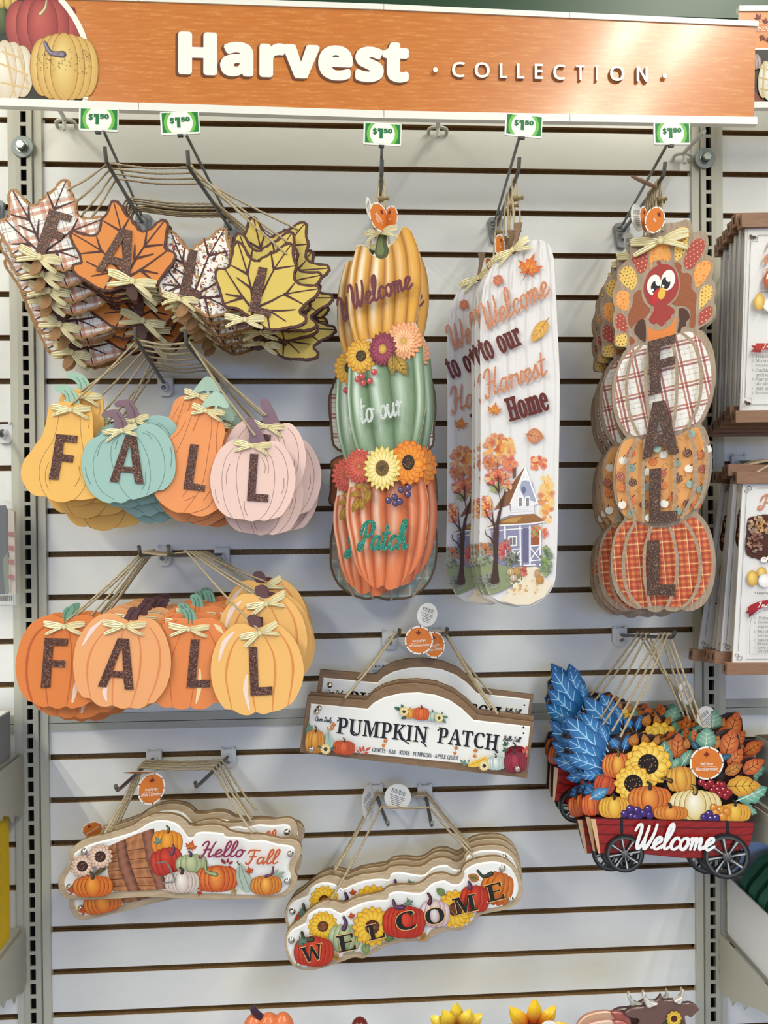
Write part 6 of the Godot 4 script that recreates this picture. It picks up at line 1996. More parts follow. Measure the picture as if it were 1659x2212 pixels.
	# right cluster
	for q in [[1160, 1130, 1120, 1100], [1165, 1125, 1150, 1095], [1170, 1130, 1140, 1135], [1175, 1120, 1190, 1095]]:
		lf(p, t, KO, q, 0.4, "8fb0a4", "5a8474", "44685a")
	p.poly(smooth(tp(t, KO, [1300, 1075, 1260, 1090, 1215, 1105, 1178, 1130, 1185, 1145, 1230, 1148, 1275, 1130, 1305, 1100]), 3), C("eec04a"), E)
	p.stroke(gs(t, KO, [1300, 1085, 1240, 1115, 1185, 1138]), 4 * k, 3 * k, C("b8862c"), E)
	pk(p, t, KO, 1368, 1120, 62, 50, 0.05, "eef2f0", "a8bcb8", "6f8884", 5, "3f5a4c")
	flower(p, t1(t, KO, 1287, 1138), 36 * k, 12, "f8f0cc", "e8d28a", "b89a50", "2f2418", "1a1410", 0.36, 1.0, E)
	for q in [[1560, 1060, 1550, 1020], [1560, 1050, 1580, 1000], [1565, 1080, 1585, 1050]]:
		lf(p, t, KO, q, 0.45, "e0705a", "c04a38", "8a3028")
	pk(p, t, KO, 1498, 1112, 76, 74, 0.1, "b03a4c", "7a1c30", "4f1020", 7, "2f4030")
	maple(p, t1(t, KO, 1430, 1030), 32 * k, 0.5, "4f7f6a", "2f5a4a", "244438", E)
	for q in [[250, 885, 28, 0.3], [600, 998, 24, -1.2], [1090, 1050, 22, 1.2], [1222, 1070, 24, 0.2]]:
		maple(p, t1(t, KO, q[0], q[1]), q[2] * k, q[3], "eea040", "c86a24", "8a4414", E)
	p.poly(circ(t1(t, KO, 1552, 912), 7 * k, 7 * k), C("1a1a1a"), E)
	obj("print", p, r[0])
	for q in [[150, 768], [115, 1020], [1510, 1152]]:
		screw(r[0], t1(t, KO, q[0], q[1]), p.h)
	return r[0]

func hello_sign() -> Node3D:
	var t := frame(385, 1865, 0.140, 0)
	var E: Material = M.enamel
	var r := enamel_sign("hello_fall_sign", t, KQ, [105, 660, 190, 602, 330, 565, 480, 520, 560, 470, 640, 442, 720, 440, 790, 455, 835, 485, 865, 515, 920, 520, 990, 510, 1070, 520, 1120, 552, 1210, 570, 1310, 572, 1440, 598, 1530, 606, 1568, 640, 1572, 690, 1546, 750, 1532, 810, 1548, 850, 1522, 920, 1470, 968, 1380, 985, 1200, 986, 1000, 990, 800, 982, 600, 972, 400, 982, 200, 990, 100, 986, 50, 970, 20, 920, 18, 860, 40, 820, 80, 760, 85, 700], [135, 680, 230, 630, 380, 590, 520, 545, 590, 500, 660, 478, 740, 485, 790, 510, 825, 550, 850, 585, 880, 588, 905, 560, 960, 552, 1070, 562, 1090, 582, 1200, 590, 1250, 608, 1330, 605, 1420, 630, 1500, 640, 1530, 662, 1526, 700, 1500, 740, 1490, 790, 1508, 830, 1504, 870, 1470, 930, 1400, 954, 1200, 955, 1000, 946, 800, 940, 650, 922, 500, 926, 380, 936, 250, 958, 120, 960, 70, 930, 55, 870, 80, 820, 120, 770, 115, 712], M.pale)
	var p: Pt = r[1]
	var k: float = (eye - t.origin).z / (KQ[2] * FOC)
	# the basket on its side
	patch(p, gs(t, KQ, [345, 640, 480, 580, 620, 528]), gs(t, KQ, [370, 930, 540, 925, 720, 915]), gs(t, KQ, [345, 640, 335, 780, 370, 930]), gs(t, KQ, [620, 528, 640, 720, 720, 915]), 20, 26, func(u: float, v: float) -> Color:
		var pl := fmod(v * 6.0, 1.0)
		var c := C("b07048").lerp(C("7a4630"), clampf(absf(pl - 0.5) * 2.0 - 0.5, 0, 1) * 1.6)
		return c.lerp(C("d09a6c"), clampf(0.5 * sin(u * 37.0 + v * 11.0), 0, 0.4)), E)
	for y in [690, 745, 800, 855, 900]:
		p.stroke(gs(t, KQ, [345, y, 500, y - 25 + (y - 690) * 0.08, 690, y - 50 + (y - 690) * 0.2]), 4 * k, 4 * k, C("4a2a1c"), E)
	for q in [[388, 622, 452, 595, 410, 780, 470, 930, 478, 740, 545, 922], [556, 557, 634, 526, 590, 740, 650, 918, 655, 700, 722, 906]]:
		patch(p, tp(t, KQ, [q[0], q[1], q[2], q[3]]), tp(t, KQ, [q[6], q[7], q[10], q[11]]), gs(t, KQ, [q[0], q[1], q[4], q[5], q[6], q[7]]), gs(t, KQ, [q[2], q[3], q[8], q[9], q[10], q[11]]), 10, 20, func(u: float, v: float) -> Color:
			return C("9a6450").lerp(C("4a261e"), clampf(absf(u - 0.45) * 2.2 - 0.25 + 0.2 * sin(v * 40.0), 0, 1)), E)
	pk(p, t, KQ, 716, 615, 96, 80, -0.1, "f2b23c", "d8771e", "8f4a10", 5, "6a7a4a")
	maple(p, t1(t, KQ, 660, 612), 42 * k, 0.4, "8fa898", "5a7464", "3a5040", E)
	pk(p, t, KQ, 715, 735, 100, 88, 0.2, "d84a34", "a82a20", "701812", 5)
	stem(p, t1(t, KQ, 745, 690), t1(t, KQ, 755, 630), 0.2, 16 * k, "7a4a6a", "3f2038", E)
	maple(p, t1(t, KQ, 868, 645), 50 * k, -0.3, "e8862e", "b8421c", "7a2c12", E)
	pk(p, t, KQ, 872, 748, 96, 60, 0.05, "c9d0a4", "94a078", "5f6a4a", 5, "6a3f5c")
	for q in [[1090, 750, 1060, 720], [1100, 745, 1110, 715], [1110, 750, 1140, 735], [1105, 765, 1135, 775]]:
		lf(p, t, KQ, q, 0.5, "b83a3a", "8a2028", "5a1418")
	pk(p, t, KQ, 1035, 842, 132, 84, 0, "f0a04a", "c0481a", "7a2a0e", 7)
	stem(p, t1(t, KQ, 1030, 815), t1(t, KQ, 965, 735), -0.3, 22 * k, "a8b07c", "5a6440", E)
	pk(p, t, KQ, 815, 862, 108, 70, 0, "f4eee8", "c4b0a8", "7c6660", 7, "4a2c38")
	p.poly(smooth(tp(t, KQ, [1175, 745, 1162, 800, 1165, 860, 1190, 910, 1230, 928, 1262, 900, 1255, 840, 1215, 790, 1195, 745]), 3), C("a8b8ac"), E)
	for q in [[1182, 760, 1180, 830, 1210, 915], [1192, 760, 1215, 830, 1245, 905]]:
		p.stroke(gs(t, KQ, q), 4 * k, 4 * k, C("6f8478"), E)
	p.stroke(gs(t, KQ, [1182, 752, 1165, 738, 1175, 728]), 7 * k, 5 * k, C("4a3a30"), E)
	maple(p, t1(t, KQ, 1245, 795), 38 * k, 0.2, "d8642c", "a83c1c", "702410", E)
	for q in [[1385, 810, 1400, 775], [1400, 815, 1430, 780], [1420, 820, 1470, 795], [1420, 830, 1465, 825]]:
		lf(p, t, KQ, q, 0.45, "b4c0ac", "8a9c8a", "64766a")
	pk(p, t, KQ, 1352, 878, 98, 62, 0, "f4b850", "c0641c", "7a3a10", 7)
	stem(p, t1(t, KQ, 1350, 822), t1(t, KQ, 1395, 762), 0.3, 14 * k, "7a4a6a", "3f2038", E)
	maple(p, t1(t, KQ, 1150, 915), 34 * k, 2.2, "c8a850", "96702c", "5a4418", E)
	maple(p, t1(t, KQ, 930, 925), 28 * k, 2.8, "c8482c", "962a1c", "5a1810", E)
	p.stroke(gs(t, KQ, [655, 735, 700, 732, 728, 745, 770, 845, 740, 858, 700, 862]), 9 * k, 9 * k, C("77777c"), E)
	flower(p, t1(t, KQ, 185, 755), 74 * k, 14, "f0dcc8", "d8b09c", "7a4a44", "4a2430", "2c1218", 0.45, 0.9, E)
	flower(p, t1(t, KQ, 300, 692), 78 * k, 14, "f0dcc8", "d8b09c", "7a4a44", "4a2430", "2c1218", 0.45, 0.9, E)
	lf(p, t, KQ, [265, 800, 345, 760], 0.35, "6a5a34", "4a3c20", "2c2412")
	maple(p, t1(t, KQ, 125, 905), 40 * k, 1.4, "d8642c", "a83c1c", "702410", E)
	pk(p, t, KQ, 255, 878, 122, 68, 0, "f0a23c", "c4561a", "7a2f0c", 7, "5a4a2c")
	cur(p, t, KQ, "Hello", 925, 692, 1205, 690, 44, 13, "8a2452", E, 0.3)
	cur(p, t, KQ, "Fall", 1220, 735, 1420, 733, 40, 13, "c85a2c", E, 0.3)
	obj("print", p, r[0])
	for q in [[188, 675], [95, 900], [1503, 688], [1485, 862]]:
		screw(r[0], t1(t, KQ, q[0], q[1]), 0.0027, 0.0058)
	return r[0]

func welcome_sign() -> Node3D:
	var t := frame(872, 1980, 0.130, 0)
	var E: Material = M.enamel
	var r := enamel_sign("pumpkin_welcome_sign", t, KR, [45, 1060, 80, 980, 150, 920, 200, 868, 260, 825, 330, 800, 400, 815, 440, 822, 500, 790, 600, 765, 680, 748, 720, 715, 800, 700, 890, 702, 945, 682, 1000, 640, 1080, 625, 1150, 648, 1190, 630, 1215, 575, 1280, 535, 1400, 515, 1480, 530, 1550, 590, 1590, 680, 1596, 760, 1560, 820, 1480, 862, 1380, 882, 1305, 905, 1262, 960, 1180, 998, 1090, 1002, 1010, 1040, 960, 1072, 900, 1066, 800, 1075, 700, 1102, 630, 1142, 560, 1178, 500, 1172, 440, 1192, 330, 1230, 220, 1256, 130, 1246, 80, 1200, 50, 1130], [62, 1040, 100, 985, 180, 945, 200, 890, 270, 850, 350, 852, 410, 882, 470, 850, 560, 812, 650, 795, 712, 795, 725, 758, 770, 740, 850, 745, 900, 750, 950, 742, 1000, 692, 1080, 668, 1130, 690, 1180, 692, 1210, 650, 1220, 600, 1300, 557, 1420, 546, 1500, 572, 1550, 640, 1568, 720, 1540, 790, 1460, 835, 1380, 850, 1300, 872, 1270, 920, 1220, 963, 1130, 978, 1060, 964, 1000, 990, 960, 1040, 912, 1048, 880, 1026, 780, 1042, 690, 1070, 620, 1110, 570, 1150, 530, 1132, 435, 1142, 415, 1168, 340, 1190, 230, 1228, 150, 1233, 100, 1198, 66, 1120], M.pale)
	var p: Pt = r[1]
	var k: float = (eye - t.origin).z / (KR[2] * FOC)
	pk(p, t, KR, 1425, 715, 108, 112, -0.25, "e8913a", "b8581c", "7a3810", 5)
	stem(p, t1(t, KR, 1390, 620), t1(t, KR, 1300, 600), -0.3, 22 * k, "3f4a34", "1f2418", E)
	lf(p, t, KR, [1310, 660, 1235, 630], 0.7, "5f7a44", "c8702c", "3a4424")
	flower(p, t1(t, KR, 295, 960), 98 * k, 14, "f4d04a", "e8b02a", "a8741c", "8a4a24", "4a2412", 0.36, 1.0, E)
	pk(p, t, KR, 435, 1035, 104, 92, -0.1, "cdd6ae", "98a880", "66745a", 5)
	stem(p, t1(t, KR, 430, 975), t1(t, KR, 430, 900), 0.2, 24 * k, "6a4468", "3a2038", E)
	maple(p, t1(t, KR, 482, 895), 34 * k, 0.2, "d8602c", "a83a18", "702410", E)
	flower(p, t1(t, KR, 1155, 845), 128 * k, 16, "f4d04a", "e8b02a", "a8741c", "8a4a24", "4a2412", 0.36, 1.0, E)
	lf(p, t, KR, [1085, 750, 1030, 710], 0.7, "8a9a64", "5a6e3c", "3a4424")
	pk(p, t, KR, 1280, 775, 96, 90, -0.12, "dc4a2c", "a82418", "6e140c", 5)
	stem(p, t1(t, KR, 1250, 705), t1(t, KR, 1240, 665), 0.1, 22 * k, "6a4468", "3a2038", E)
	pk(p, t, KR, 1020, 872, 98, 90, -0.1, "f4eeee", "c8a8b0", "84666e", 5)
	stem(p, t1(t, KR, 985, 805), t1(t, KR, 975, 740), 0.2, 20 * k, "6a2a3a", "2c1018", E)
	flower(p, t1(t, KR, 615, 955), 132 * k, 16, "f4d04a", "e8b02a", "a8741c", "8a4a24", "4a2412", 0.36, 1.0, E)
	lf(p, t, KR, [570, 1060, 575, 1140], 0.7, "9aa870", "66783f", "444e2a")
	lf(p, t, KR, [690, 1020, 760, 1030], 0.7, "6a8a54", "44602f", "2c4020")
	lf(p, t, KR, [960, 990, 925, 1045], 0.7, "6a7a44", "c8742c", "3a4424")
	lf(p, t, KR, [350, 1130, 405, 1165], 0.7, "6a7a44", "c8742c", "3a4424")
	pk(p, t, KR, 820, 918, 138, 108, -0.1, "e04a2c", "ac2618", "70140c", 7)
	stem(p, t1(t, KR, 810, 825), t1(t, KR, 750, 780), -0.3, 26 * k, "6a4468", "3a2038", E)
	maple(p, t1(t, KR, 852, 800), 44 * k, 0.3, "7f9a88", "4f6e5c", "34503f", E)
	pk(p, t, KR, 237, 1108, 126, 98, -0.1, "e04e2c", "ac2818", "70160c", 7)
	stem(p, t1(t, KR, 225, 1030), t1(t, KR, 160, 985), -0.35, 26 * k, "4a4a2c", "24240f", E)
	maple(p, t1(t, KR, 165, 1050), 50 * k, 0.5, "6f9080", "44685a", "2f5040", E)
	for q in [["W", 168, 1182, 305, 1150, 100], ["E", 398, 1115, 512, 1090, 108], ["L", 592, 1038, 700, 1012, 100], ["C", 782, 980, 902, 950, 118], ["O", 968, 940, 1088, 912, 105], ["M", 1150, 872, 1298, 836, 110], ["E", 1362, 788, 1470, 760, 112]]:
		wr(p, t, KR, q[0], "Droid Serif", true, q[1] - 5, q[2] + 5, q[3] + 5, q[4] + 5, q[5] + 9, "e8b878", E, 1.0)
		wr(p, t, KR, q[0], "Droid Serif", true, q[1], q[2], q[3], q[4], q[5], "131110", E)
	obj("print", p, r[0])
	for q in [[90, 1050], [140, 1207], [1460, 583], [1515, 787]]:
		screw(r[0], t1(t, KR, q[0], q[1]), 0.0027, 0.0058)
	return r[0]

func loop_cord(o: Node3D, a: Vector3, h1: Vector3, h2: Vector3, b: Vector3, r := 0.0019) -> void:
	twine(o, [a, a.lerp(h1, 0.5) + Vector3(0, -0.002, 0), h1 + Vector3(-0.004, -0.003, 0), h1 + Vector3(0.004, 0.001, 0), h1.lerp(h2, 0.5) + Vector3(0, -0.001, 0), h2 + Vector3(-0.004, 0.001, 0), h2 + Vector3(0.004, -0.003, 0), b.lerp(h2, 0.5) + Vector3(0, -0.002, 0), b], r, "cord")

func build_enamel_signs() -> void:
	hook("J", "white-bracketed peg hook on the left above the Pumpkin Patch signs", Vector2(842, 1378), Vector2(863, 1360), 0.120, "white", null, 0.012)
	hook("K", "white-bracketed peg hook on the right above the Pumpkin Patch signs", Vector2(942, 1374), Vector2(966, 1357), 0.120, "white", null, 0.012)
	var up4 := Vector3(0, 0.0045, 0)
	var a := place(patch_sign(), "frontmost wooden Pumpkin Patch sign with arched white enamel panel", "sign", "pumpkin patch signs", frame(900, 1580, 0.130, -4))
	var b := again(a, "second Pumpkin Patch sign, its wooden edge just above the front one", rolled(frame(903, 1570, 0.115, -4), -0.6))
	var c := again(a, "rearmost Pumpkin Patch sign, raised behind with its panel in view", rolled(frame(915, 1521, 0.065, 0), 1.0))
	var n := 0
	for q in [[a, 0.134, 745, 1508, 1075, 1542, 0.085], [b, 0.120, 752, 1500, 1060, 1530, 0.078], [c, 0.070, 772, 1466, 1062, 1500, 0.070]]:
		loop_cord(q[0], P(q[2], q[3], q[1]), rod_at("J", q[6]) + up4, rod_at("K", q[6]) + up4, P(q[4], q[5], q[1]))
		n += 1
	swing_tag("round orange Hanging Sign tag between the hooks above Pumpkin Patch", 905, 1383, 0.100, 31, 31, 0.05, 0, 0, ["Hanging Sign", "Affiche à accrocher"])
	swing_tag("orange tag half hidden behind the front Hanging Sign tag", 938, 1393, 0.092, 24, 29, 0.1, 12, 0, ["Hanging Sign", "Affiche à accrocher"])
	swing_tag("white oval bar-code tag above the orange Hanging Sign tag", 923, 1328, 0.086, 23, 26, -0.35, 20, 0, [], true)
	swing_tag("white tag peeping out behind the left cord of the Pumpkin Patch signs", 818, 1446, 0.050, 30, 20, 0.0, 0, 30, [], true)
	hook("L", "peg hook on the left above the Hello Fall signs", Vector2(330, 1640), Vector2(250, 1697), 0.190, "white", null, 0.012)
	hook("M", "peg hook on the right above the Hello Fall signs", Vector2(492, 1635), Vector2(422, 1690), 0.150, "white", null, 0.012)
	a = place(hello_sign(), "frontmost Hello Fall sign with a basket of pumpkins on white enamel", "sign", "hello fall signs", frame(385, 1865, 0.140, 0))
	b = again(a, "second Hello Fall sign, tilted, showing below left and above right of the front one", rolled(frame(391, 1866, 0.118, 0), -12.0))
	c = again(a, "third Hello Fall sign, only its wooden edge showing above the others", rolled(frame(402, 1838, 0.098, 0), -3.0))
	var d := again(a, "rearmost Hello Fall sign, its wooden edge highest behind the others", rolled(frame(404, 1832, 0.078, 0), -2.5))
	for q in [[a, 0.145, 226, 1800, 545, 1800, 0.080], [b, 0.125, 226, 1812, 545, 1776, 0.068], [c, 0.100, 240, 1795, 550, 1775, 0.056], [d, 0.085, 250, 1790, 553, 1750, 0.044]]:
		loop_cord(q[0], P(q[2], q[3], q[1]), rod_at("L", q[6]) + up4, rod_at("M", q[6]) + up4, P(q[4], q[5], q[1]))
	swing_tag("round orange Hanging Sign tag at the left hook of the Hello Fall signs", 327, 1704, 0.120, 26, 34, -0.1, 25, 0, ["Hanging Sign", "Affiche à accrocher"])
	swing_tag("brown-backed tag tipped over above the orange Hello Fall tag", 301, 1669, 0.125, 33, 10, -0.25, 0, 65, ["Hanging Sign"])
	swing_tag("orange tag at the left shoulder of the Hello Fall signs", 200, 1792, 0.110, 22, 19, 0.6, 10, 20, ["Affiche à accrocher"])
	hook("N", "peg hook on the left above the WELCOME enamel signs", Vector2(812, 1714), Vector2(838, 1776), 0.120, "white", null, 0.010)
	hook("O", "peg hook on the right above the WELCOME enamel signs", Vector2(919, 1714), Vector2(934, 1777), 0.120, "white", null, 0.010)
	a = place(welcome_sign(), "frontmost slanting WELCOME sign with a letter on each pumpkin and sunflower", "sign", "pumpkin welcome signs", frame(872, 1980, 0.130, 0))
	b = again(a, "second pumpkin WELCOME sign, raised behind the front one", rolled(frame(872, 1938, 0.108, 0), 4.5))
	c = again(a, "third pumpkin WELCOME sign, its edge showing above the second", rolled(frame(875, 1924, 0.088, 0), 4.0))
	d = again(a, "rearmost pumpkin WELCOME sign, its edge showing highest", rolled(frame(878, 1916, 0.070, 0), 3.0))
	for q in [[a, 0.135, 716, 1942, 1026, 1853, 0.066], [b, 0.113, 724, 1880, 1020, 1838, 0.030], [c, 0.093, 722, 1876, 1020, 1832, 0.026], [d, 0.075, 726, 1870, 1018, 1826, 0.022]]:
		loop_cord(q[0], P(q[2], q[3], q[1]), rod_at("N", q[6]) + up4, rod_at("O", q[6]) + up4, P(q[4], q[5], q[1]))
	swing_tag("round white bar-code tag between the hooks above the WELCOME signs", 859, 1722, 0.050, 29, 29, -0.35, 0, 0, [], true)
	swing_tag("white tag turned edgeways left of the WELCOME hooks", 796, 1735, 0.045, 14, 40, 0.25, 60, 0, [], true)

# ---------------------------------------------------------------- wagon of pumpkins
func wheel(parent: Node3D, t: Transform3D, x: float, y: float, r: float, z: float) -> void:
	var k: float = (eye - t.origin).z / (KS[2] * FOC)
	var c := t1(t, KS, x, y)
	var w := Pt.new()
	var ro := r * k
	for q in [[ro, ro * 0.86, "161618", 0.0], [ro * 0.9, ro * 0.8, "4a4c50", 0.0008]]:
		var o := circ(c, q[0], q[0] * 0.985, 0, 40)
		var i := circ(c, q[1], q[1] * 0.985, 0, 40)
		w.wall(o, o, z - 0.005, z + q[3], C(q[2]), M.glossy)
		var ir := i.duplicate()
		w.wall(ir, ir, z - 0.005, z + q[3], C("2a2a2c"), M.glossy)
		for j in 40:
			var e := (j + 1) % 40
			w.quad(M.glossy, Vector3(o[j].x, o[j].y, z + q[3]), Vector3(o[e].x, o[e].y, z + q[3]), Vector3(i[e].x, i[e].y, z + q[3]), Vector3(i[j].x, i[j].y, z + q[3]), C(q[2]), C(q[2]), Vector3.BACK)
	obj("rim", w, parent)
	var s := Pt.new()
	for j in 8:
		var d := Vector2.from_angle(TAU * j / 8 + 0.2)
		var n := d.orthogonal()
		var wd := ro * 0.07
		var pl := PackedVector2Array([c + d * ro * 0.12 + n * wd * 0.7, c + d * ro * 0.55 + n * wd * 1.1, c + d * ro * 0.84 + n * wd * 1.5, c + d * ro * 0.84 - n * wd * 1.5, c + d * ro * 0.55 - n * wd * 1.1, c + d * ro * 0.12 - n * wd * 0.7])
		s.slab(pl, z - 0.004, z, C("2a2b2e"), M.glossy, C("1a1a1c"), M.glossy)
		s.h = z + 0.0001
		s.stroke(PackedVector2Array([c + d * ro * 0.2 + n * wd * 0.2, c + d * ro * 0.78 + n * wd * 0.3]), wd * 0.5, wd * 1.2, C("b8bcc0"), M.glossy)
	s.lathe(Vector3(c.x, c.y, z - 0.002), Vector3.BACK, [[0, ro * 0.2], [0.004, ro * 0.19], [0.006, ro * 0.12], [0.0075, 0.0]], C("55585c"), M.glossy, 20)
	obj("spokes", s, parent)

func wagon() -> Node3D:
	var t := frame(1465, 1718, 0.160, -6)
	var root := Node3D.new()
	root.set_meta("base", "wagon_sign")
	root.transform = t
	var E: Material = M.glossy
	var k: float = (eye - t.origin).z / (KS[2] * FOC)
	var b := Pt.new()
	b.slab(tp(t, KS, [405, 1640, 342, 1385, 292, 1300, 296, 1215, 370, 1170, 330, 1120, 300, 1080, 340, 1040, 200, 960, 205, 900, 180, 830, 205, 780, 165, 680, 260, 690, 330, 720, 420, 780, 500, 850, 560, 815, 640, 810, 690, 780, 740, 815, 820, 805, 870, 870, 920, 850, 990, 800, 1060, 840, 1080, 900, 1130, 860, 1155, 775, 1225, 755, 1285, 800, 1335, 775, 1405, 765, 1445, 810, 1460, 900, 1470, 985, 1555, 972, 1612, 992, 1590, 1060, 1550, 1110, 1572, 1160, 1540, 1200, 1622, 1182, 1610, 1260, 1570, 1310, 1550, 1360, 1500, 1375, 1522, 1412, 1500, 1580, 1440, 1600, 1140, 1675, 720, 1645]), -0.006, 0.0, C("3a2a24"), E, C("2c2422"), E)
	obj("cut_out", b, root)
	var p := Pt.new()
	p.h = 0.0001
	var blue := ["3f86c4", "1f5690", "a8d2ee"]
	for q in [[560, 900, 505, 830, 0.9], [600, 920, 640, 800, 0.5], [470, 900, 300, 640, 0.5], [480, 860, 420, 720, 0.5], [470, 960, 165, 672, 0.42], [470, 1010, 175, 830, 0.45], [470, 1060, 180, 950, 0.45], [480, 1090, 275, 1100, 0.5], [480, 1180, 300, 1230, 0.7]]:
		lf(p, t, KS, [q[0], q[1], q[2], q[3]], q[4], blue[0], blue[1], blue[2], 7)
	for q in [[985, 980, 1000, 788, 0.7], [1335, 970, 1402, 752, 0.62], [1360, 1030, 1470, 900, 0.6], [1465, 1075, 1625, 980, 0.6], [1150, 900, 1100, 760, 0.5]]:
		lf(p, t, KS, [q[0], q[1], q[2], q[3]], q[4], "e0853c", "b04a20", "5a2410", 5)
	for q in [[650, 880, 690, 790, 0.8], [760, 880, 740, 790, 0.7], [820, 880, 850, 800, 0.6], [880, 930, 945, 830, 0.6], [1060, 900, 1050, 820, 0.7], [1250, 900, 1285, 800, 0.7], [1330, 1080, 1460, 1010, 0.6], [1100, 1000, 1140, 880, 0.6]]:
		lf(p, t, KS, [q[0], q[1], q[2], q[3]], q[4], "d8963c", "9c5420", "4a2410", 4)
	for q in [[880, 1090, 890, 835, 0.55], [930, 1060, 1000, 960, 0.7], [1010, 1020, 1090, 900, 0.6], [1185, 900, 1200, 735, 0.9]]:
		lf(p, t, KS, [q[0], q[1], q[2], q[3]], q[4], "8fb8a0", "4f8474", "cfe4d4", 5)
	lf(p, t, KS, [1420, 1270, 1638, 1175], 0.6, "8fc0ac", "559480", "d4ece0", 6)
	lf(p, t, KS, [1440, 1310, 1560, 1365], 0.6, "8fc0ac", "559480", "d4ece0", 6)
	lf(p, t, KS, [1335, 1165, 1588, 1160], 0.62, "eec048", "c8862c", "6a3c14", 5)
	lf(p, t, KS, [1130, 900, 1080, 830], 0.6, "2f5a70", "1c3a4c", "6a94a8")
	lf(p, t, KS, [1290, 960, 1375, 940], 0.6, "2f5a70", "1c3a4c", "6a94a8")
	pk(p, t, KS, 350, 1300, 68, 82, 0.1, "e8843a", "b8401c", "6a1f0c", 5)
	pk(p, t, KS, 450, 1150, 78, 72, -0.3, "d8602c", "a0341c", "5a1a0c", 5)
	lf(p, t, KS, [350, 1250, 480, 1180], 0.6, "5fa0cc", "2f6c9c", "bcdcf0", 5)
	pk(p, t, KS, 548, 1012, 118, 96, 0, "f0c04a", "c8481c", "70240c", 7, "6a6a34")
	flower(p, t1(t, KS, 765, 1000), 172 * k, 14, "fae27a", "eeb83a", "a87420", "2c1410", "160a08", 0.44, 1.05, E)
	flower(p, t1(t, KS, 655, 1140), 142 * k, 14, "fae27a", "eeb83a", "a87420", "2c1410", "160a08", 0.48, 1.05, E)
	for q in [[1150, 1130], [1185, 1155], [1215, 1135], [1245, 1165], [1275, 1145], [1300, 1150], [1270, 1185], [1310, 1185], [1285, 1215], [1325, 1230], [1345, 1205], [1230, 1190]]:
		berry(p, t1(t, KS, q[0], q[1]), 28 * k, "b8242c", "6a0c18", E)
	pk(p, t, KS, 1000, 1105, 106, 96, 0.1, "efbc52", "c88428", "7a4a14", 5)
	stem(p, t1(t, KS, 925, 1120), t1(t, KS, 860, 1105), 0.1, 26 * k, "7a5a2c", "3f2c14", E)
	pk(p, t, KS, 775, 1250, 158, 98, 0, "f2a548", "c8601c", "702c0c", 7, "2c2c1c")
	pk(p, t, KS, 1102, 1292, 190, 112, 0, "fbf7ea", "e0c478", "8a7034", 7, "b89438")
	pk(p, t, KS, 515, 1310, 115, 82, 0, "f7cf58", "d8962c", "80501a", 7, "26261a")
	pk(p, t, KS, 922, 1348, 126, 54, 0, "f0a84e", "cc701f", "7a3a10", 7, "2c2416")
	pk(p, t, KS, 1390, 1345, 112, 68, 0, "f7cf58", "d8962c", "80501a", 7, "26261a")
	for q in [[1235, 1310, 30], [1285, 1330, 36], [1330, 1340, 34], [1250, 1350, 34], [1300, 1375, 34]]:
		berry(p, t1(t, KS, q[0], q[1]), q[2] * k, "efa844", "c06f20", E)
	for q in [[590, 1355], [630, 1320], [640, 1370], [680, 1330], [690, 1370], [725, 1350], [760, 1320], [770, 1365], [670, 1380], [1165, 1380], [1200, 1355], [1215, 1390], [1250, 1385]]:
		berry(p, t1(t, KS, q[0], q[1]), 30 * k, "5a3a94", "2c1850", E)
	# the red cart
	patch(p, gs(t, KS, [345, 1384, 700, 1392, 1100, 1402, 1522, 1412]), gs(t, KS, [405, 1640, 720, 1645, 1140, 1675, 1490, 1590]), gs(t, KS, [345, 1384, 378, 1500, 405, 1640]), gs(t, KS, [1522, 1412, 1512, 1500, 1490, 1590]), 40, 30, func(u: float, v: float) -> Color:
		var pl := fmod(v * 4.0, 1.0)
		var c := C("8a1c1e").lerp(C("a82c26"), clampf(0.5 + 0.5 * sin(u * 60.0 + v * 31.0), 0, 1) * 0.6)
		if pl > 0.88 or pl < 0.06:
			c = c.lerp(C("2c0a0c"), 0.8)
		return c, E)
	p.poly(tp(t, KS, [342, 1384, 378, 1388, 396, 1500, 412, 1640, 398, 1640, 366, 1500]), C("d8b48c"), E)
	p.stroke(tp(t, KS, [342, 1386, 1522, 1414]), 9 * k, 9 * k, C("4a1410"), E)
	for q in [[565, 1385, 568, 1490], [1330, 1412, 1333, 1490]]:
		p.stroke(tp(t, KS, q), 22 * k, 22 * k, C("1c1c1e"), E)
	obj("painted_harvest", p, root)
	wheel(root, t, 585, 1635, 142, p.h + 0.004)
	wheel(root, t, 1320, 1655, 170, p.h + 0.004)
	var l := Pt.new()
	l.h = p.h + 0.0055
	cur(l, t, KS, "Welcome", 625, 1592, 1215, 1602, 84, 27, "f4f4f6", E, 0.28)
	obj("lettering", l, root)
	return root

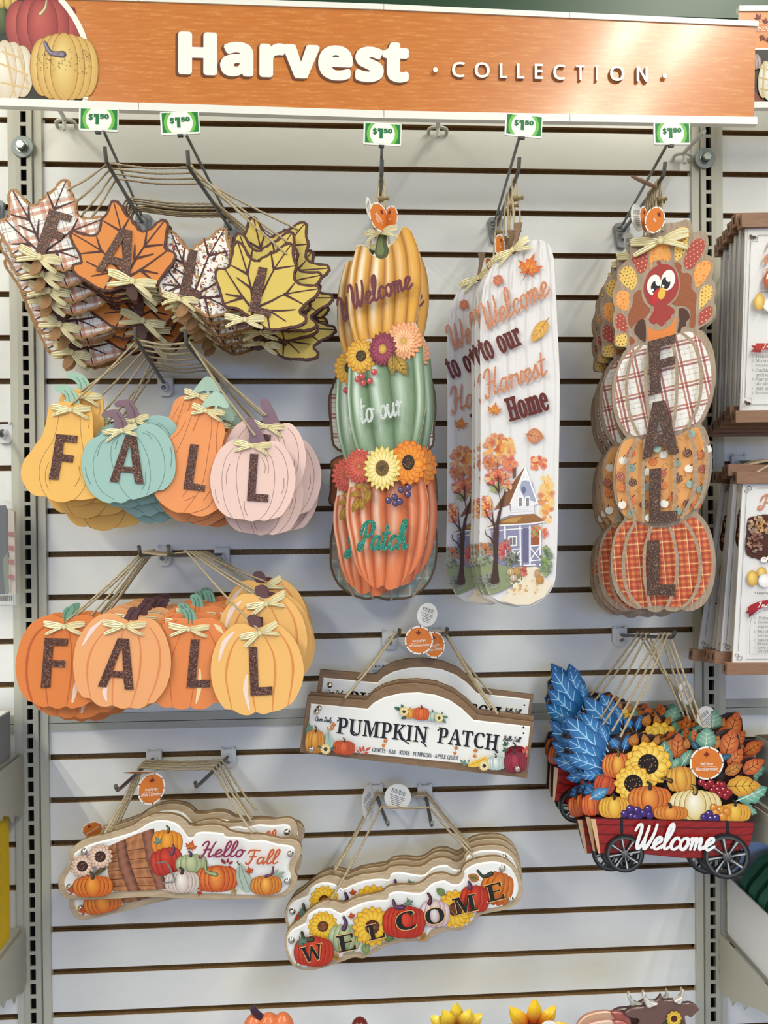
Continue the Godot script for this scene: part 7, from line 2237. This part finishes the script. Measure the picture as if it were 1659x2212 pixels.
func build_wagons() -> void:
	hook("P", "white-bracketed peg hook above the wagon signs", Vector2(1342, 1372), Vector2(1458, 1364), 0.180, "white", null, 0.012)
	var a := place(wagon(), "frontmost red wagon of pumpkins and blue leaves reading Welcome", "sign", "wagon signs", frame(1465, 1718, 0.160, -6))
	var list := [
		[a, 0.164, 1340, 1592, 1520, 1568, 0.160],
		[again(a, "second wagon sign, its cart end stepped out left of the front one", frame(1449, 1712, 0.142, -4)), 0.146, 1322, 1580, 1505, 1560, 0.148],
		[again(a, "third wagon sign, its dark wheel showing under the front cart", rolled(frame(1428, 1716, 0.124, -4), -1)), 0.128, 1302, 1566, 1490, 1556, 0.136],
		[again(a, "fourth wagon sign, its leaves raised behind the front ones", rolled(frame(1478, 1672, 0.100, 0), 3)), 0.104, 1298, 1552, 1478, 1548, 0.100],
		[again(a, "fifth wagon sign, tilted, its left wheel sticking out beside the carts", rolled(frame(1372, 1648, 0.072, 0), 14)), 0.076, 1288, 1510, 1500, 1556, 0.085],
		[again(a, "rearmost wagon sign, tilted, its wheel farthest left behind the others", rolled(frame(1362, 1638, 0.050, 0), 16)), 0.054, 1276, 1502, 1492, 1550, 0.070],
	]
	for q in list:
		var h := rod_at("P", q[6]) + Vector3(0, 0.0045, 0)
		twine(q[0], [P(q[2], q[3], q[1]), h.lerp(P(q[2], q[3], q[1]), 0.5) + Vector3(0.002, 0, 0), h + Vector3(-0.003, -0.004, 0), h, h + Vector3(0.003, -0.004, 0), h.lerp(P(q[4], q[5], q[1]), 0.5), P(q[4], q[5], q[1])], 0.0017, "cord")
	swing_tag("round orange Wall Décor tag hanging on the front wagon", 1526.5, 1648.5, 0.178, 38.5, 37, 0, 0, 0, ["Wall Décor", "Décoration murale"])
	swing_tag("white bar-code tag behind the wagon cords", 1482, 1497, 0.090, 20, 28, 0.6, 25, 0, [], true)
	swing_tag("white tag with bar code right of the wagon cords", 1528, 1552, 0.110, 24, 30, 0.7, 10, 0, [], true)

# ---------------------------------------------------------------- recipe boards at the right
const KM := [1460.0, 440.0, 4.254]
const KN := [1460.0, 940.0, 4.096]

func rail(parent: Node3D, a: Vector2, b: Vector2, hgt: float) -> void:
	var r := Pt.new()
	var d := b - a
	r.box(Vector3((a.x + b.x) / 2, (a.y + b.y) / 2, 0.0), Vector3(d.length(), hgt, 0.014), Color.WHITE, M.brownwood, Basis(Vector3.BACK, d.angle()))
	r.box(Vector3(a.x - 0.0003, a.y, 0.0), Vector3(0.0004, hgt * 0.5, 0.0025), C("2a1c14"), M.card, Basis(Vector3.BACK, d.angle()))
	obj("rail", r, parent)

func egg(p: Pt, c: Vector2, rx: float, ry: float, rot: float, a: String, b: String) -> void:
	p.grad(circ(c, rx, ry, rot, 22), c + Vector2(-0.2 * rx, 0.25 * ry), C(a), C(b), M.print, 4, 1.5)

func scroll(p: Pt, c: Vector2, r: float, sx: float, sy: float, col: String) -> void:
	for q in [[0.0, 1.0], [1.1, 0.7]]:
		var pts := PackedVector2Array()
		for i in 14:
			var an: float = i * 0.55 + q[0] * 2.0
			pts.append(c + Vector2(cos(an) * sx, sin(an) * sy) * r * (1.0 - i / 16.0) * q[1] + Vector2(q[0] * r * sx, -q[0] * r * 0.6 * sy))
		p.stroke(pts, r * 0.16, r * 0.1, C(col), M.print)

func recipe(upper: bool) -> Node3D:
	var v: Array = KM if upper else KN
	var t := frame(1710, 690, 0.170) if upper else frame(1700, 1240, 0.175)
	var root := Node3D.new()
	root.set_meta("base", "recipe_board")
	root.transform = t
	var k: float = (eye - t.origin).z / (v[2] * FOC)
	var ink := "4f4a46"
	var p := Pt.new()
	if upper:
		p.slab(tp(t, v, [636, 232, 1750, 205, 1720, 1890, 585, 1908]), -0.0018, 0.0012, C("e4e2e4"), M.card, C("cfcac4"), M.card)
	else:
		p.slab(tp(t, v, [586, 432, 1620, 425, 1560, 2005, 498, 2012]), -0.0018, 0.0012, C("e4e2e4"), M.card, C("cfcac4"), M.card)
	for i in 90:
		var y := rng.randf_range(250, 1880) if upper else rng.randf_range(450, 1980)
		var x := rng.randf_range(660, 900) if upper else rng.randf_range(600, 860)
		p.poly(circ(t1(t, v, x, y), 2.5 * k, 3.5 * k, 0, 4), C("bdb8b4"), M.print)
	if upper:
		for q in [[745, 295, 1640, 285], [742, 295, 740, 352, 680, 352, 628, 1785, 690, 1790, 690, 1850, 1640, 1850]]:
			p.stroke(tp(t, v, q), 3.5 * k, 3.5 * k, C("3a3634"), M.print, -1, false)
		p.stroke(tp(t, v, [650, 240, 596, 1900]), 2.5 * k, 2.5 * k, C("6a6462"), M.print, -1, false)
		for c in [[700, 305], [645, 1830]]:
			for j in 7:
				var an := j * 0.5 + 0.3
				leaf(p, t1(t, v, c[0], c[1]), t1(t, v, c[0] + cos(an + 2.4) * 38, c[1] - sin(an + 2.4) * 38), 0.35, "6a5a50", "4a3c34", "3a2c24")
			p.stroke(tp(t, v, [c[0], c[1], c[0] + 25, c[1] + 30]), 4 * k, 2 * k, C("4a3c34"), M.print)
		cur(p, t, v, "Pumpkin", 790, 545, 1600, 540, 110, 30, "ffffff", M.glitcopper, 0.25)
		p.stroke(tp(t, v, [825, 560, 1500, 556]), 2 * k, 2 * k, C("6a6462"), M.print)
		p.grad(smooth(tp(t, v, [800, 615, 880, 600, 960, 615, 955, 640, 990, 700, 980, 770, 930, 815, 850, 815, 800, 780, 778, 710, 805, 645]), 3), t1(t, v, 860, 720), C("d8743a"), C("a8441c"), M.print, 3)
		p.stroke(tp(t, v, [800, 625, 960, 620]), 20 * k, 20 * k, C("c8a48a"), M.print)
		for x in [810, 845, 880]:
			p.poly(tp(t, v, [x, 665, x + 18, 660, x + 10, 705, x - 8, 708]), C("f2e4d8"), M.print)
		egg(p, t1(t, v, 830, 945), 58 * k, 62 * k, 0.5, "ffffff", "d8d6d6")
		egg(p, t1(t, v, 742, 912), 50 * k, 80 * k, -0.08, "f3d47c", "c89434")
		wr(p, t, v, "16 oz", "Droid Serif", false, 740, 802, 800, 802, 24, ink)
		wr(p, t, v, "Pumpkin Puree", "Droid Serif", false, 738, 836, 985, 834, 26, ink)
		wr(p, t, v, "2 Large Eggs", "Droid Serif", false, 725, 1034, 910, 1032, 26, ink)
		p.poly(tp(t, v, [664, 1312, 760, 1320, 755, 1378, 664, 1372, 690, 1342]), C("8f2320"), M.print)
		p.poly(tp(t, v, [708, 1293, 1500, 1285, 1500, 1345, 703, 1352]), C("b0302a"), M.print)
		cur(p, t, v, "Instructions", 770, 1338, 1150, 1334, 20, 7, "f6efe8")
		var rows := [["1.", 672, 1422, "Preheat oven to 350", 704], ["2.", 672, 1466, "Mix wet and dry", 704], ["", 0, 1508, "separately", 702], ["3.", 668, 1550, "Combine and stir", 702], ["", 0, 1592, "until smooth", 700], ["4.", 668, 1632, "Pour mixture in", 700], ["", 0, 1675, "pie shell", 698], ["5.", 666, 1716, "Bake uncovered", 700], ["6.", 666, 1758, "Remove pie", 698]]
		for q in rows:
			if q[0]:
				wr(p, t, v, q[0], "Droid Serif", false, q[1], q[2], q[1] + 20, q[2], 22, ink)
			wr(p, t, v, q[3], "Droid Serif", false, q[4], q[2] + 6, q[4] + q[3].length() * 17.5, q[2] + 5, 32, ink)
	else:
		for q in [[715, 468, 1550, 462], [617, 515, 545, 1910], [612, 1980, 1500, 1975]]:
			p.stroke(tp(t, v, q), 3 * k, 3 * k, C("5a524e"), M.print, -1, false)
		scroll(p, t1(t, v, 645, 475), 30 * k, -1, 1, "2c2624")
		scroll(p, t1(t, v, 560, 1965), 30 * k, -1, -1, "2c2624")
		cur(p, t, v, "Pie", 720, 655, 1000, 652, 62, 20, "ffffff", M.glitcopper, 0.25)
		p.poly(wavy(smooth(tp(t, v, [632, 740, 700, 715, 815, 700, 1000, 720, 1050, 900, 900, 1100, 760, 1110, 700, 1090, 612, 1045, 615, 880]), 5), 0.002, 0.006), C("4a2014"), M.print)
		dabs(p, t, v, 740, 800, 110, 80, 46, 18, ["b8803a", "9a6228", "c89a4c", "7a4a20"])
		dabs(p, t, v, 690, 930, 70, 110, 40, 16, ["6a2c18", "8a4020", "a86a34", "541c10"])
		for c in [[765, 1100], [820, 1085]]:
			p.poly(circ(t1(t, v, c[0], c[1]), 34 * k, 26 * k, 0, 14), C("f0ece6"), M.print)
			p.stroke(smooth(tp(t, v, [c[0] - 12, c[1], c[0], c[1] - 14, c[0] + 14, c[1]]), 3, false), 4 * k, 4 * k, C("5a1c1c"), M.print)
		egg(p, t1(t, v, 745, 1210), 44 * k, 48 * k, 0.2, "f3d47c", "c89434")
		egg(p, t1(t, v, 770, 1285), 60 * k, 62 * k, 0.3, "ffffff", "d8d6d6")
		egg(p, t1(t, v, 662, 1262), 50 * k, 72 * k, 0.05, "f3d47c", "c89434")
		wr(p, t, v, "3 Large Eggs", "Droid Serif", true, 678, 1408, 830, 1406, 24, ink)
		p.poly(tp(t, v, [595, 1565, 650, 1540, 710, 1545, 630, 1610, 632, 1572]), C("7a1420"), M.print)
		p.poly(smooth(tp(t, v, [622, 1520, 700, 1475, 830, 1450, 1200, 1440, 1200, 1490, 830, 1505, 720, 1535, 645, 1575]), 2), C("a01c28"), M.print)
		cur(p, t, v, "Instructions", 706, 1520, 1080, 1500, 22, 8, "f6efe8", null, 0.3)
		p.stroke(smooth(tp(t, v, [632, 1930, 640, 1650, 690, 1575, 830, 1535, 1300, 1525]), 4, false), 3 * k, 3 * k, C("5a524e"), M.print, -1, false)
		p.stroke(tp(t, v, [632, 1930, 1400, 1925]), 3 * k, 3 * k, C("5a524e"), M.print, -1, false)
		for q in [["1.", 672, 1620, "Preheat oven", 712], ["2.", 672, 1660, "Combine dry", 708], ["", 0, 1700, "ingredients", 706], ["3.", 668, 1742, "Mix all topping", 706], ["", 0, 1776, "into greased", 704], ["4.", 666, 1816, "Bake uncovered", 702], ["", 0, 1846, "60 minutes", 700], ["5.", 664, 1882, "Serve with cream", 700], ["", 0, 1912, "and cinnamon", 698]]:
			if q[0]:
				wr(p, t, v, q[0], "Droid Serif", false, q[1], q[2], q[1] + 18, q[2], 20, ink)
			wr(p, t, v, q[3], "Droid Serif", false, q[4], q[2] + 5, q[4] + q[3].length() * 14.5, q[2] + 4, 28, ink)
	obj("printed_panel", p, root)
	if upper:
		rail(root, t1(t, v, 585, 170), t1(t, v, 1790, 150), 122 * k)
		rail(root, t1(t, v, 530, 1960), t1(t, v, 1760, 1945), 112 * k)
	else:
		rail(root, t1(t, v, 518, 378), t1(t, v, 1680, 372), 108 * k)
		rail(root, t1(t, v, 432, 2062), t1(t, v, 1610, 2055), 108 * k)
	return root

func build_recipes() -> void:
	hook("S", "peg hook carrying the upper recipe boards right of the right upright", Vector2(1600, 525), Vector2(1712, 436), 0.190, "white")
	hook("T", "peg hook carrying the lower recipe boards right of the right upright", Vector2(1600, 998), Vector2(1712, 972), 0.190, "white")
	var a := place(recipe(true), "frontmost pumpkin recipe board with jar and eggs, upper stack at the right edge", "recipe board", "upper recipe boards", frame(1710, 690, 0.170))
	var ord := ["second", "third", "fourth", "fifth", "rearmost"]
	var sh := [[-14, -6, 0.150, 0], [-26, 8, 0.132, 0], [-38, 22, 0.114, 0], [-52, 34, 0.096, 0], [-60, 46, 0.078, 0.5]]
	for i in 5:
		var o := again(a, "%s board of the upper recipe stack, a strip showing beside the right upright" % ord[i], rolled(frame(1710 + sh[i][0], 690 + sh[i][1], sh[i][2]), sh[i][3]))
		twine(o, [P(1625 + sh[i][0], 468 + sh[i][1], sh[i][2]), rod_at("S", sh[i][2]) + Vector3(0, 0.0045, 0), P(1800 + sh[i][0], 464 + sh[i][1], sh[i][2])], 0.0016, "cord")
	twine(a, [P(1632, 470, 0.172), rod_at("S", 0.165) + Vector3(0, 0.0045, 0), P(1805, 466, 0.172)], 0.0016, "cord")
	var b := place(recipe(false), "frontmost pie recipe board with eggs, lower stack at the right edge", "recipe board", "lower recipe boards", frame(1700, 1240, 0.175))
	sh = [[-24, -18, 0.152, 1.2], [-33, -15, 0.134, 1.8], [-38, -14, 0.116, 3.2], [-66, -6, 0.094, 5.0]]
	for i in 4:
		var o := again(b, "%s board of the lower recipe stack, its wooden foot rail sticking out left" % ["second", "third", "fourth", "rearmost"][i], rolled(frame(1700 + sh[i][0], 1240 + sh[i][1], sh[i][2]), sh[i][3]))
		twine(o, [P(1640 + sh[i][0], 1022 + sh[i][1], sh[i][2]), rod_at("T", sh[i][2]) + Vector3(0, 0.0045, 0), P(1790 + sh[i][0], 1020 + sh[i][1], sh[i][2])], 0.0016, "cord")
	twine(b, [P(1632, 1022, 0.178), rod_at("T", 0.17) + Vector3(0, 0.0045, 0), P(1790, 1018, 0.178)], 0.0016, "cord")

# ---------------------------------------------------------------- shelves and boxes at both sides
func bracket(label: String, x: float, ytop: float, hgt: float) -> void:
	# a toothed shelf arm standing out from an upright
	var t := Transform3D(Basis(Vector3(0, 0, 1), Vector3(0, 1, 0), Vector3(-1, 0, 0)), Vector3(x, ytop, 0))
	var p := Pt.new()
	var o := PackedVector2Array([Vector2(0.008, 0.0), Vector2(0.34, 0.004), Vector2(0.34, -0.024), Vector2(0.16, -hgt * 0.46), Vector2(0.125, -hgt * 0.60), Vector2(0.105, -hgt * 0.72), Vector2(0.098, -hgt * 0.82), Vector2(0.090, -hgt * 0.76), Vector2(0.066, -hgt * 0.88), Vector2(0.058, -hgt * 1.02), Vector2(0.048, -hgt * 0.92), Vector2(0.030, -hgt * 1.04), Vector2(0.020, -hgt * 1.03), Vector2(0.008, -hgt * 0.90)])
	p.slab(o, -0.001, 0.001, C("bcbab0"), M.paint, C("a8a69c"), M.paint)
	for y in [-0.018, -0.045, -0.072]:
		p.box(Vector3(0.004, y, 0), Vector3(0.018, 0.010, 0.002), C("a8a69c"), M.paint)
	var ob := obj("shelf_bracket", p, self, t)
	tag(ob, label, "bracket", "toothed shelf brackets")

func carton(called: String, label: String, c: Vector3, s: Vector3, col: String, top: String, cat := "box") -> Node3D:
	var root := thing(called, label, cat, Transform3D(Basis(), c))
	var p := Pt.new()
	p.box(Vector3.ZERO, s, C(col), M.card)
	obj("carton", p, root)
	if top:
		var q := Pt.new()
		q.box(Vector3(0, s.y / 2 + 0.0006, 0), Vector3(s.x - 0.004, 0.001, s.z - 0.004), C(top), M.card)
		obj("lid", q, root)
	return root

func shelf(label: String, x: float, y: float, wd: float) -> void:
	var p := Pt.new()
	p.box(Vector3.ZERO, Vector3(wd, 0.012, 0.33), C("bdbbb0"), M.paint)
	p.box(Vector3(0, -0.012, 0.16), Vector3(wd, 0.03, 0.006), C("b5b3a8"), M.paint)
	var o := obj("metal_shelf", p, self, Transform3D(Basis(), Vector3(x, y, 0.178)))
	tag(o, label, "shelf", "metal gondola shelves")

func build_sides() -> void:
	# left bay
	var y1 := P(72, 1628, 0.012).y
	bracket("toothed metal shelf bracket hooked in the left upright above the yellow box", -0.6225, y1, 0.100)
	shelf("metal shelf in the left bay under the grey carton", -0.98, y1 - 0.004, 0.70)
	carton("grey_carton", "grey carton with white top standing on the left bay shelf", Vector3(-0.784, y1 + 0.0025 + 0.0395, 0.185), Vector3(0.3, 0.078, 0.30), "8a8a90", "e6e6e4")
	var y2 := P(78, 2004, 0.012).y
	bracket("lower toothed shelf bracket in the left upright below the yellow box", -0.6225, y2, 0.100)
	shelf("lower metal shelf in the left bay under the yellow box", -0.98, y2 - 0.004, 0.70)
	var yb := carton("yellow_box", "bright yellow box on the lower shelf of the left bay", Vector3(-0.784, y2 + 0.0025 + 0.118, 0.19), Vector3(0.3, 0.234, 0.29), "d2ae06", "")
	var sq := Pt.new()
	for i in 7:
		sq.box(Vector3(0.1504, 0.09 - i * 0.028, -0.10), Vector3(0.0006, 0.017, 0.03), C("c6a410"), M.card)
	obj("panel_marks", sq, yb)
	# shrink-wrapped pack
	var t := frame(0, 1195, 0.060)
	var root := thing("wrapped_pack", "clear plastic wrapped pack of striped cards at the left edge", "package", t)
	var v := [0.0, 1040.0, 3.687]
	var c := Pt.new()
	c.slab(tp(t, v, [-220, 210, 20, 190, 40, 240, 45, 900, -220, 920]), -0.012, -0.004, C("232a3c"), M.card, C("1c2230"), M.card)
	c.poly(tp(t, v, [20, 620, 60, 560, 75, 880, 40, 900]), C("6a7a5c"), M.card)
	obj("dark_card", c, root)
	c = Pt.new()
	c.slab(tp(t, v, [55, 215, 105, 240, 115, 900, 75, 905]), -0.010, -0.004, C("d8c4b4"), M.card, C("c8b4a4"), M.card)
	for y in [400, 510, 620, 740]:
		c.poly(tp(t, v, [65, y, 115, y + 4, 116, y + 44, 68, y + 38]), C("a8423c"), M.card)
	obj("striped_card", c, root)
	var fm := mat(0.12, 0.0, Color(0.9, 0.92, 0.94, 0.18), false)
	fm.transparency = BaseMaterial3D.TRANSPARENCY_ALPHA
	var f := Pt.new()
	var o := tp(t, v, [-230, 150, 30, 150, 110, 195, 125, 400, 128, 700, 140, 985, 60, 990, -230, 995])
	f.poly(o, Color.WHITE, fm, 0.002)
	f.wall(o, o, -0.014, 0.002, Color.WHITE, fm)
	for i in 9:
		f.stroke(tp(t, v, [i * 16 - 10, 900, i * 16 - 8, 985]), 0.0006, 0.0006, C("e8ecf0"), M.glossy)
	obj("film", f, root)
	# left bay: a peg hook end at the very edge
	hook("Q", "grey peg hook bracket at the left picture edge beside the plaid leaf", Vector2(-12, 452), Vector2(-70, 380), 0.12, "grey")
	hook("R", "white peg hook bracket at the left picture edge beside the yellow gourd", Vector2(6, 930), Vector2(-60, 925), 0.12, "white")
	# right bay
	var y3 := P(1539, 2014, 0.012).y
	bracket("toothed metal shelf bracket in the right upright under the white box", 0.6225, y3, 0.104)
	shelf("metal shelf in the right bay under the white box", 0.985, y3 - 0.004, 0.70)
	var wx := 0.632
	var bx := Pt.new()
	var hb := 0.105
	var wb := thing("white_box", "open white box of green pumpkins on the right bay shelf", "box", Transform3D(Basis(), Vector3(wx, y3 + 0.0025, 0.022)))
	bx.box(Vector3(0.002, hb / 2, 0.14), Vector3(0.003, hb, 0.28), C("e6e8ee"), M.card)
	bx.box(Vector3(0.16, hb / 2, 0.0015), Vector3(0.32, hb, 0.003), C("e6e8ee"), M.card)
	bx.box(Vector3(0.16, hb / 2, 0.2785), Vector3(0.32, hb, 0.003), C("e6e8ee"), M.card)
	bx.box(Vector3(0.32, hb / 2, 0.14), Vector3(0.003, hb, 0.28), C("e6e8ee"), M.card)
	bx.box(Vector3(0.16, 0.002, 0.14), Vector3(0.32, 0.003, 0.28), C("dcdee4"), M.card)
	obj("tray", bx, wb)
	var dk := Pt.new()
	var disc := PackedVector2Array()
	for i in 60:
		var an := TAU * i / 60
		disc.append(Vector2(cos(an) * 0.090, sin(an) * 0.076) * (1.0 + 0.02 * cos(an * 9.0)))
	dk.slab(disc, -0.008, 0.008, C("2a5f4c"), M.card, C("35705c"), M.card, 0.002)
	for s in [-0.5, 0.0, 0.5]:
		dk.stroke(smooth(PackedVector2Array([Vector2(s * 0.06, 0.066), Vector2(s * 0.13, 0), Vector2(s * 0.06, -0.066)]), 4, false), 0.001, 0.001, C("1f4c3c"), M.card)
	var mesh := dk.mesh()
	for i in 6:
		var d := MeshInstance3D.new()
		d.name = nm("green_pumpkin_board")
		d.mesh = mesh
		d.transform = Transform3D(Basis(Vector3.UP, 0.1), Vector3(wx + 0.098, y3 + 0.084, 0.045 + i * 0.030))
		add_child(d)
		tag(d, "%s green scalloped pumpkin board standing in the white box" % ["rearmost", "fifth from the front,", "fourth from the front,", "third from the front,", "second from the front,", "frontmost"][i], "pumpkin", "green pumpkins in the white box")
	var y4 := P(1546, 1686, 0.012).y
	bracket("upper toothed shelf bracket in the right upright beside the wagons", 0.6225, y4, 0.104)
	shelf("upper metal shelf in the right bay beside the wagons", 0.985, y4 - 0.004, 0.70)
	carton("kraft_carton", "pale grey carton with brown top on the upper right shelf", Vector3(0.80, y4 + 0.0025 + 0.048, 0.20), Vector3(0.27, 0.094, 0.28), "a9a7a4", "6a5440")
	var gp := thing("blue_dome", "pale blue rounded ornament standing behind the green pumpkin boards", "decor", Transform3D(Basis(), Vector3(0.70, y3 + 0.003, 0.012)))
	var g := Pt.new()
	var dome := PackedVector2Array([Vector2(-0.055, 0.0), Vector2(0.055, 0.0)])
	for i in 17:
		dome.append(Vector2(cos(PI * i / 16) * 0.055, 0.11 + sin(PI * i / 16) * 0.062))
	g.slab(dome, -0.006, 0.006, C("a9bcd8"), M.glossy, C("93a6c4"), M.glossy, 0.003)
	obj("dome", g, gp)

# ---------------------------------------------------------------- metal ornaments along the lower edge
const KX := [450.0, 2060.0, 2.37]
const KY := [1100.0, 1880.0, 2.968]

func petal(parent: Node3D, c: Vector2, an: float, r0: float, r1: float, wd: float, z: float, ca: String, cb: String) -> void:
	var p := Pt.new()
	var n := 8
	var rows := []
	var d := Vector2.from_angle(an)
	var s := d.orthogonal()
	for i in n + 1:
		var f := float(i) / n
		var w := wd * pow(sin(PI * (0.12 + 0.88 * f) * 0.985), 0.8)
		var row := []
		for j in 5:
			var o := (j - 2) / 2.0
			var q := c + d * lerpf(r0, r1, f) + s * w * o
			row.append([Vector3(q.x, q.y, z + 0.012 * sin(f * PI * 0.7) - 0.006 * o * o), C(ca).lerp(C(cb), clampf(1.5 * f - 0.15, 0, 1))])
		rows.append(row)
	for i in n:
		for j in 4:
			var a: Array = rows[i][j]
			var b: Array = rows[i][j + 1]
			var e: Array = rows[i + 1][j + 1]
			var g: Array = rows[i + 1][j]
			var nn: Vector3 = (b[0] - a[0]).cross(g[0] - a[0]).normalized()
			nn = nn if nn.z > 0 else -nn
			p.tri(M.glossy, a[0], b[0], e[0], a[1], b[1], e[1], nn)
			p.tri(M.glossy, a[0], e[0], g[0], a[1], e[1], g[1], nn)
	for x in [[0.0, 0.75]]:
		p.h = z + 0.0135
		p.stroke(PackedVector2Array([c + d * lerpf(r0, r1, 0.15), c + d * lerpf(r0, r1, 0.7)]), 0.0009, 0.0004, C("a8681c"), M.glossy)
	obj("petal", p, parent)

func build_lower_edge() -> void:
	var t := frame(985, 2232, 0.180)
	var root := thing("metal_sunflower", "yellow metal sunflower with rust-red throat at the lower edge, left of the tagged one", "flower", t)
	for i in 14:
		petal(root, Vector2.ZERO, TAU * i / 14 + PI / 2, 0.012, 0.052 if i % 2 == 0 else 0.050, 0.0125, 0.0 if i % 2 == 0 else 0.006, "a83c14", "e8c63a")
	var c := Pt.new()
	c.lathe(Vector3.ZERO, Vector3.BACK, [[0, 0.018], [0.012, 0.017], [0.018, 0.010], [0.019, 0.0]], C("5a2c14"), M.card, 20)
	obj("flower_head", c, root)
	t = frame(1152, 2234, 0.180)
	root = thing("metal_sunflower", "orange-throated metal flower with a round white tag at the lower edge", "flower", t)
	for q in [[2.25, 0.062], [1.55, 0.060], [0.95, 0.058], [2.85, 0.058], [0.3, 0.056], [3.5, 0.056], [4.2, 0.056], [4.9, 0.056], [5.6, 0.056]]:
		petal(root, Vector2.ZERO, q[0], 0.014, q[1], 0.0125, 0.0, "d8491c", "efc42c")
	c = Pt.new()
	c.lathe(Vector3.ZERO, Vector3.BACK, [[0, 0.019], [0.010, 0.018], [0.015, 0.010], [0.016, 0.0]], C("6a2c14"), M.card, 20)
	obj("flower_head", c, root)
	swing_tag("round white blank tag at the lower edge on the metal flower", 1186, 2226, 0.206, 22, 22, 0.2, 0, 0, [], true)
	# pumpkin
	t = frame(580, 2236, 0.170)
	root = thing("metal_pumpkin", "orange metal pumpkin with dark stalk at the lower edge", "pumpkin", t)
	c = Pt.new()
	for q in [[-0.022, 0.020], [0.022, 0.020], [0.0, 0.022]]:
		var prof := []
		for i in 11:
			var an := PI * i / 10
			prof.append([-cos(an) * 0.034, sin(an) * q[1]])
		c.lathe(Vector3(q[0], 0, 0), Vector3.UP, prof, C("d9784a"), M.glossy, 18)
	obj("body", c, root)
	c = Pt.new()
	c.tube(smooth3([Vector3(-0.012, 0.028, 0), Vector3(-0.020, 0.040, 0.004), Vector3(-0.024, 0.048, 0.004)], 4), 0.0062, 0.0050, C("3c2a38"), M.glossy)
	obj("stalk", c, root)
	c = Pt.new()
	c.h = 0.024
	maple(c, Vector2(0.0, 0.024), 0.013, 0.3, "4a6a3c", "34502c", "22381c")
	obj("leaf", c, root)
	# red knob
	t = frame(777, 2216, 0.170)
	root = thing("red_bird", "glossy dark red knob just peeping over the lower edge", "decor", t)
	c = Pt.new()
	var pr := []
	for i in 11:
		var an := PI * i / 10
		pr.append([-cos(an) * 0.012, sin(an) * 0.013])
	c.lathe(Vector3.ZERO, Vector3.UP, pr, C("6a2420"), M.glossy, 18)
	obj("head", c, root)
	# cows
	for kx in 2:
		t = frame(1440 if kx == 1 else 1408, 2200 if kx == 1 else 2202, 0.190 if kx == 1 else 0.170)
		var t0 := frame(1440, 2200, 0.190)
		root = thing("metal_cow", ["brown metal highland cow behind, its horns left of the front cow", "brown metal highland cow in front with a sunflower at its ear"][kx], "decor", t, "metal cows")
		c = Pt.new()
		c.slab(smooth(tp(t0, KY, [740, 915, 790, 880, 860, 872, 920, 845, 955, 822, 975, 795, 992, 830, 1060, 828, 1110, 850, 1170, 850, 1218, 890, 1190, 915, 1165, 942, 1125, 935, 1120, 1090, 820, 1090, 832, 960, 780, 945]), 3), -0.004, 0.002, C("705450"), M.glossy, C("4a3634"), M.glossy, 0.0015)
		obj("head", c, root)
		for h in [[878, 866, 858, 820, 848, 785, 860, 766, 874, 800, 900, 832, 945, 842, 915, 860], [1050, 824, 1090, 800, 1098, 765, 1102, 747, 1112, 765, 1110, 805, 1088, 846, 1060, 836]]:
			var hp := Pt.new()
			hp.slab(smooth(tp(t0, KY, h), 3), -0.001, 0.007, C("dcd8d4"), M.glossy, C("bdb8b4"), M.glossy, 0.002)
			obj("horn", hp, root)
		if kx == 1:
			var fl := Pt.new()
			fl.h = 0.003
			leaf(fl, t1(t0, KY, 1030, 960), t1(t0, KY, 975, 990), 0.6, "4a5a34", "34421f", "222c14", M.glossy)
			leaf(fl, t1(t0, KY, 1070, 960), t1(t0, KY, 1115, 965), 0.6, "4a5a34", "34421f", "222c14", M.glossy)
			flower(fl, t1(t0, KY, 1050, 940), 0.0125, 10, "efd060", "dfb23a", "a8801f", "5a1c24", "3a1016", 0.42, 1.0, M.glossy)
			obj("sunflower", fl, root)
	# pigs
	for kx in 2:
		var t0 := frame(1308, 2206, 0.195)
		t = frame(1308 if kx == 1 else 1304, 2226 if kx == 1 else 2206, 0.205 if kx == 1 else 0.180)
		root = thing("metal_pig", ["pale pink metal pig behind, higher at the lower edge", "pale pink metal pig in front, lower at the lower edge"][kx], "decor", t, "metal pigs")
		c = Pt.new()
		c.slab(smooth(tp(t0, KY, [440, 1000, 480, 945, 530, 918, 600, 903, 660, 905, 710, 940, 740, 1000, 740, 1080, 440, 1080]), 3), -0.004, 0.002, C("e2bcaa"), M.glossy, C("b88878"), M.glossy, 0.0015)
		obj("head", c, root)
		c = Pt.new()
		c.slab(smooth(tp(t0, KY, [662, 900, 720, 900, 778, 938, 788, 980, 760, 992, 715, 985, 690, 945]), 3), -0.001, 0.005, C("b86a62"), M.glossy, C("8a4844"), M.glossy, 0.0015)
		obj("ear", c, root)

func build_all() -> void:
	make_papers()
	build_garlands()
	build_pumpkin_stacks()
	build_harvest()
	build_turkeys()
	build_enamel_signs()
	build_wagons()
	build_recipes()
	build_sides()
	build_lower_edge()
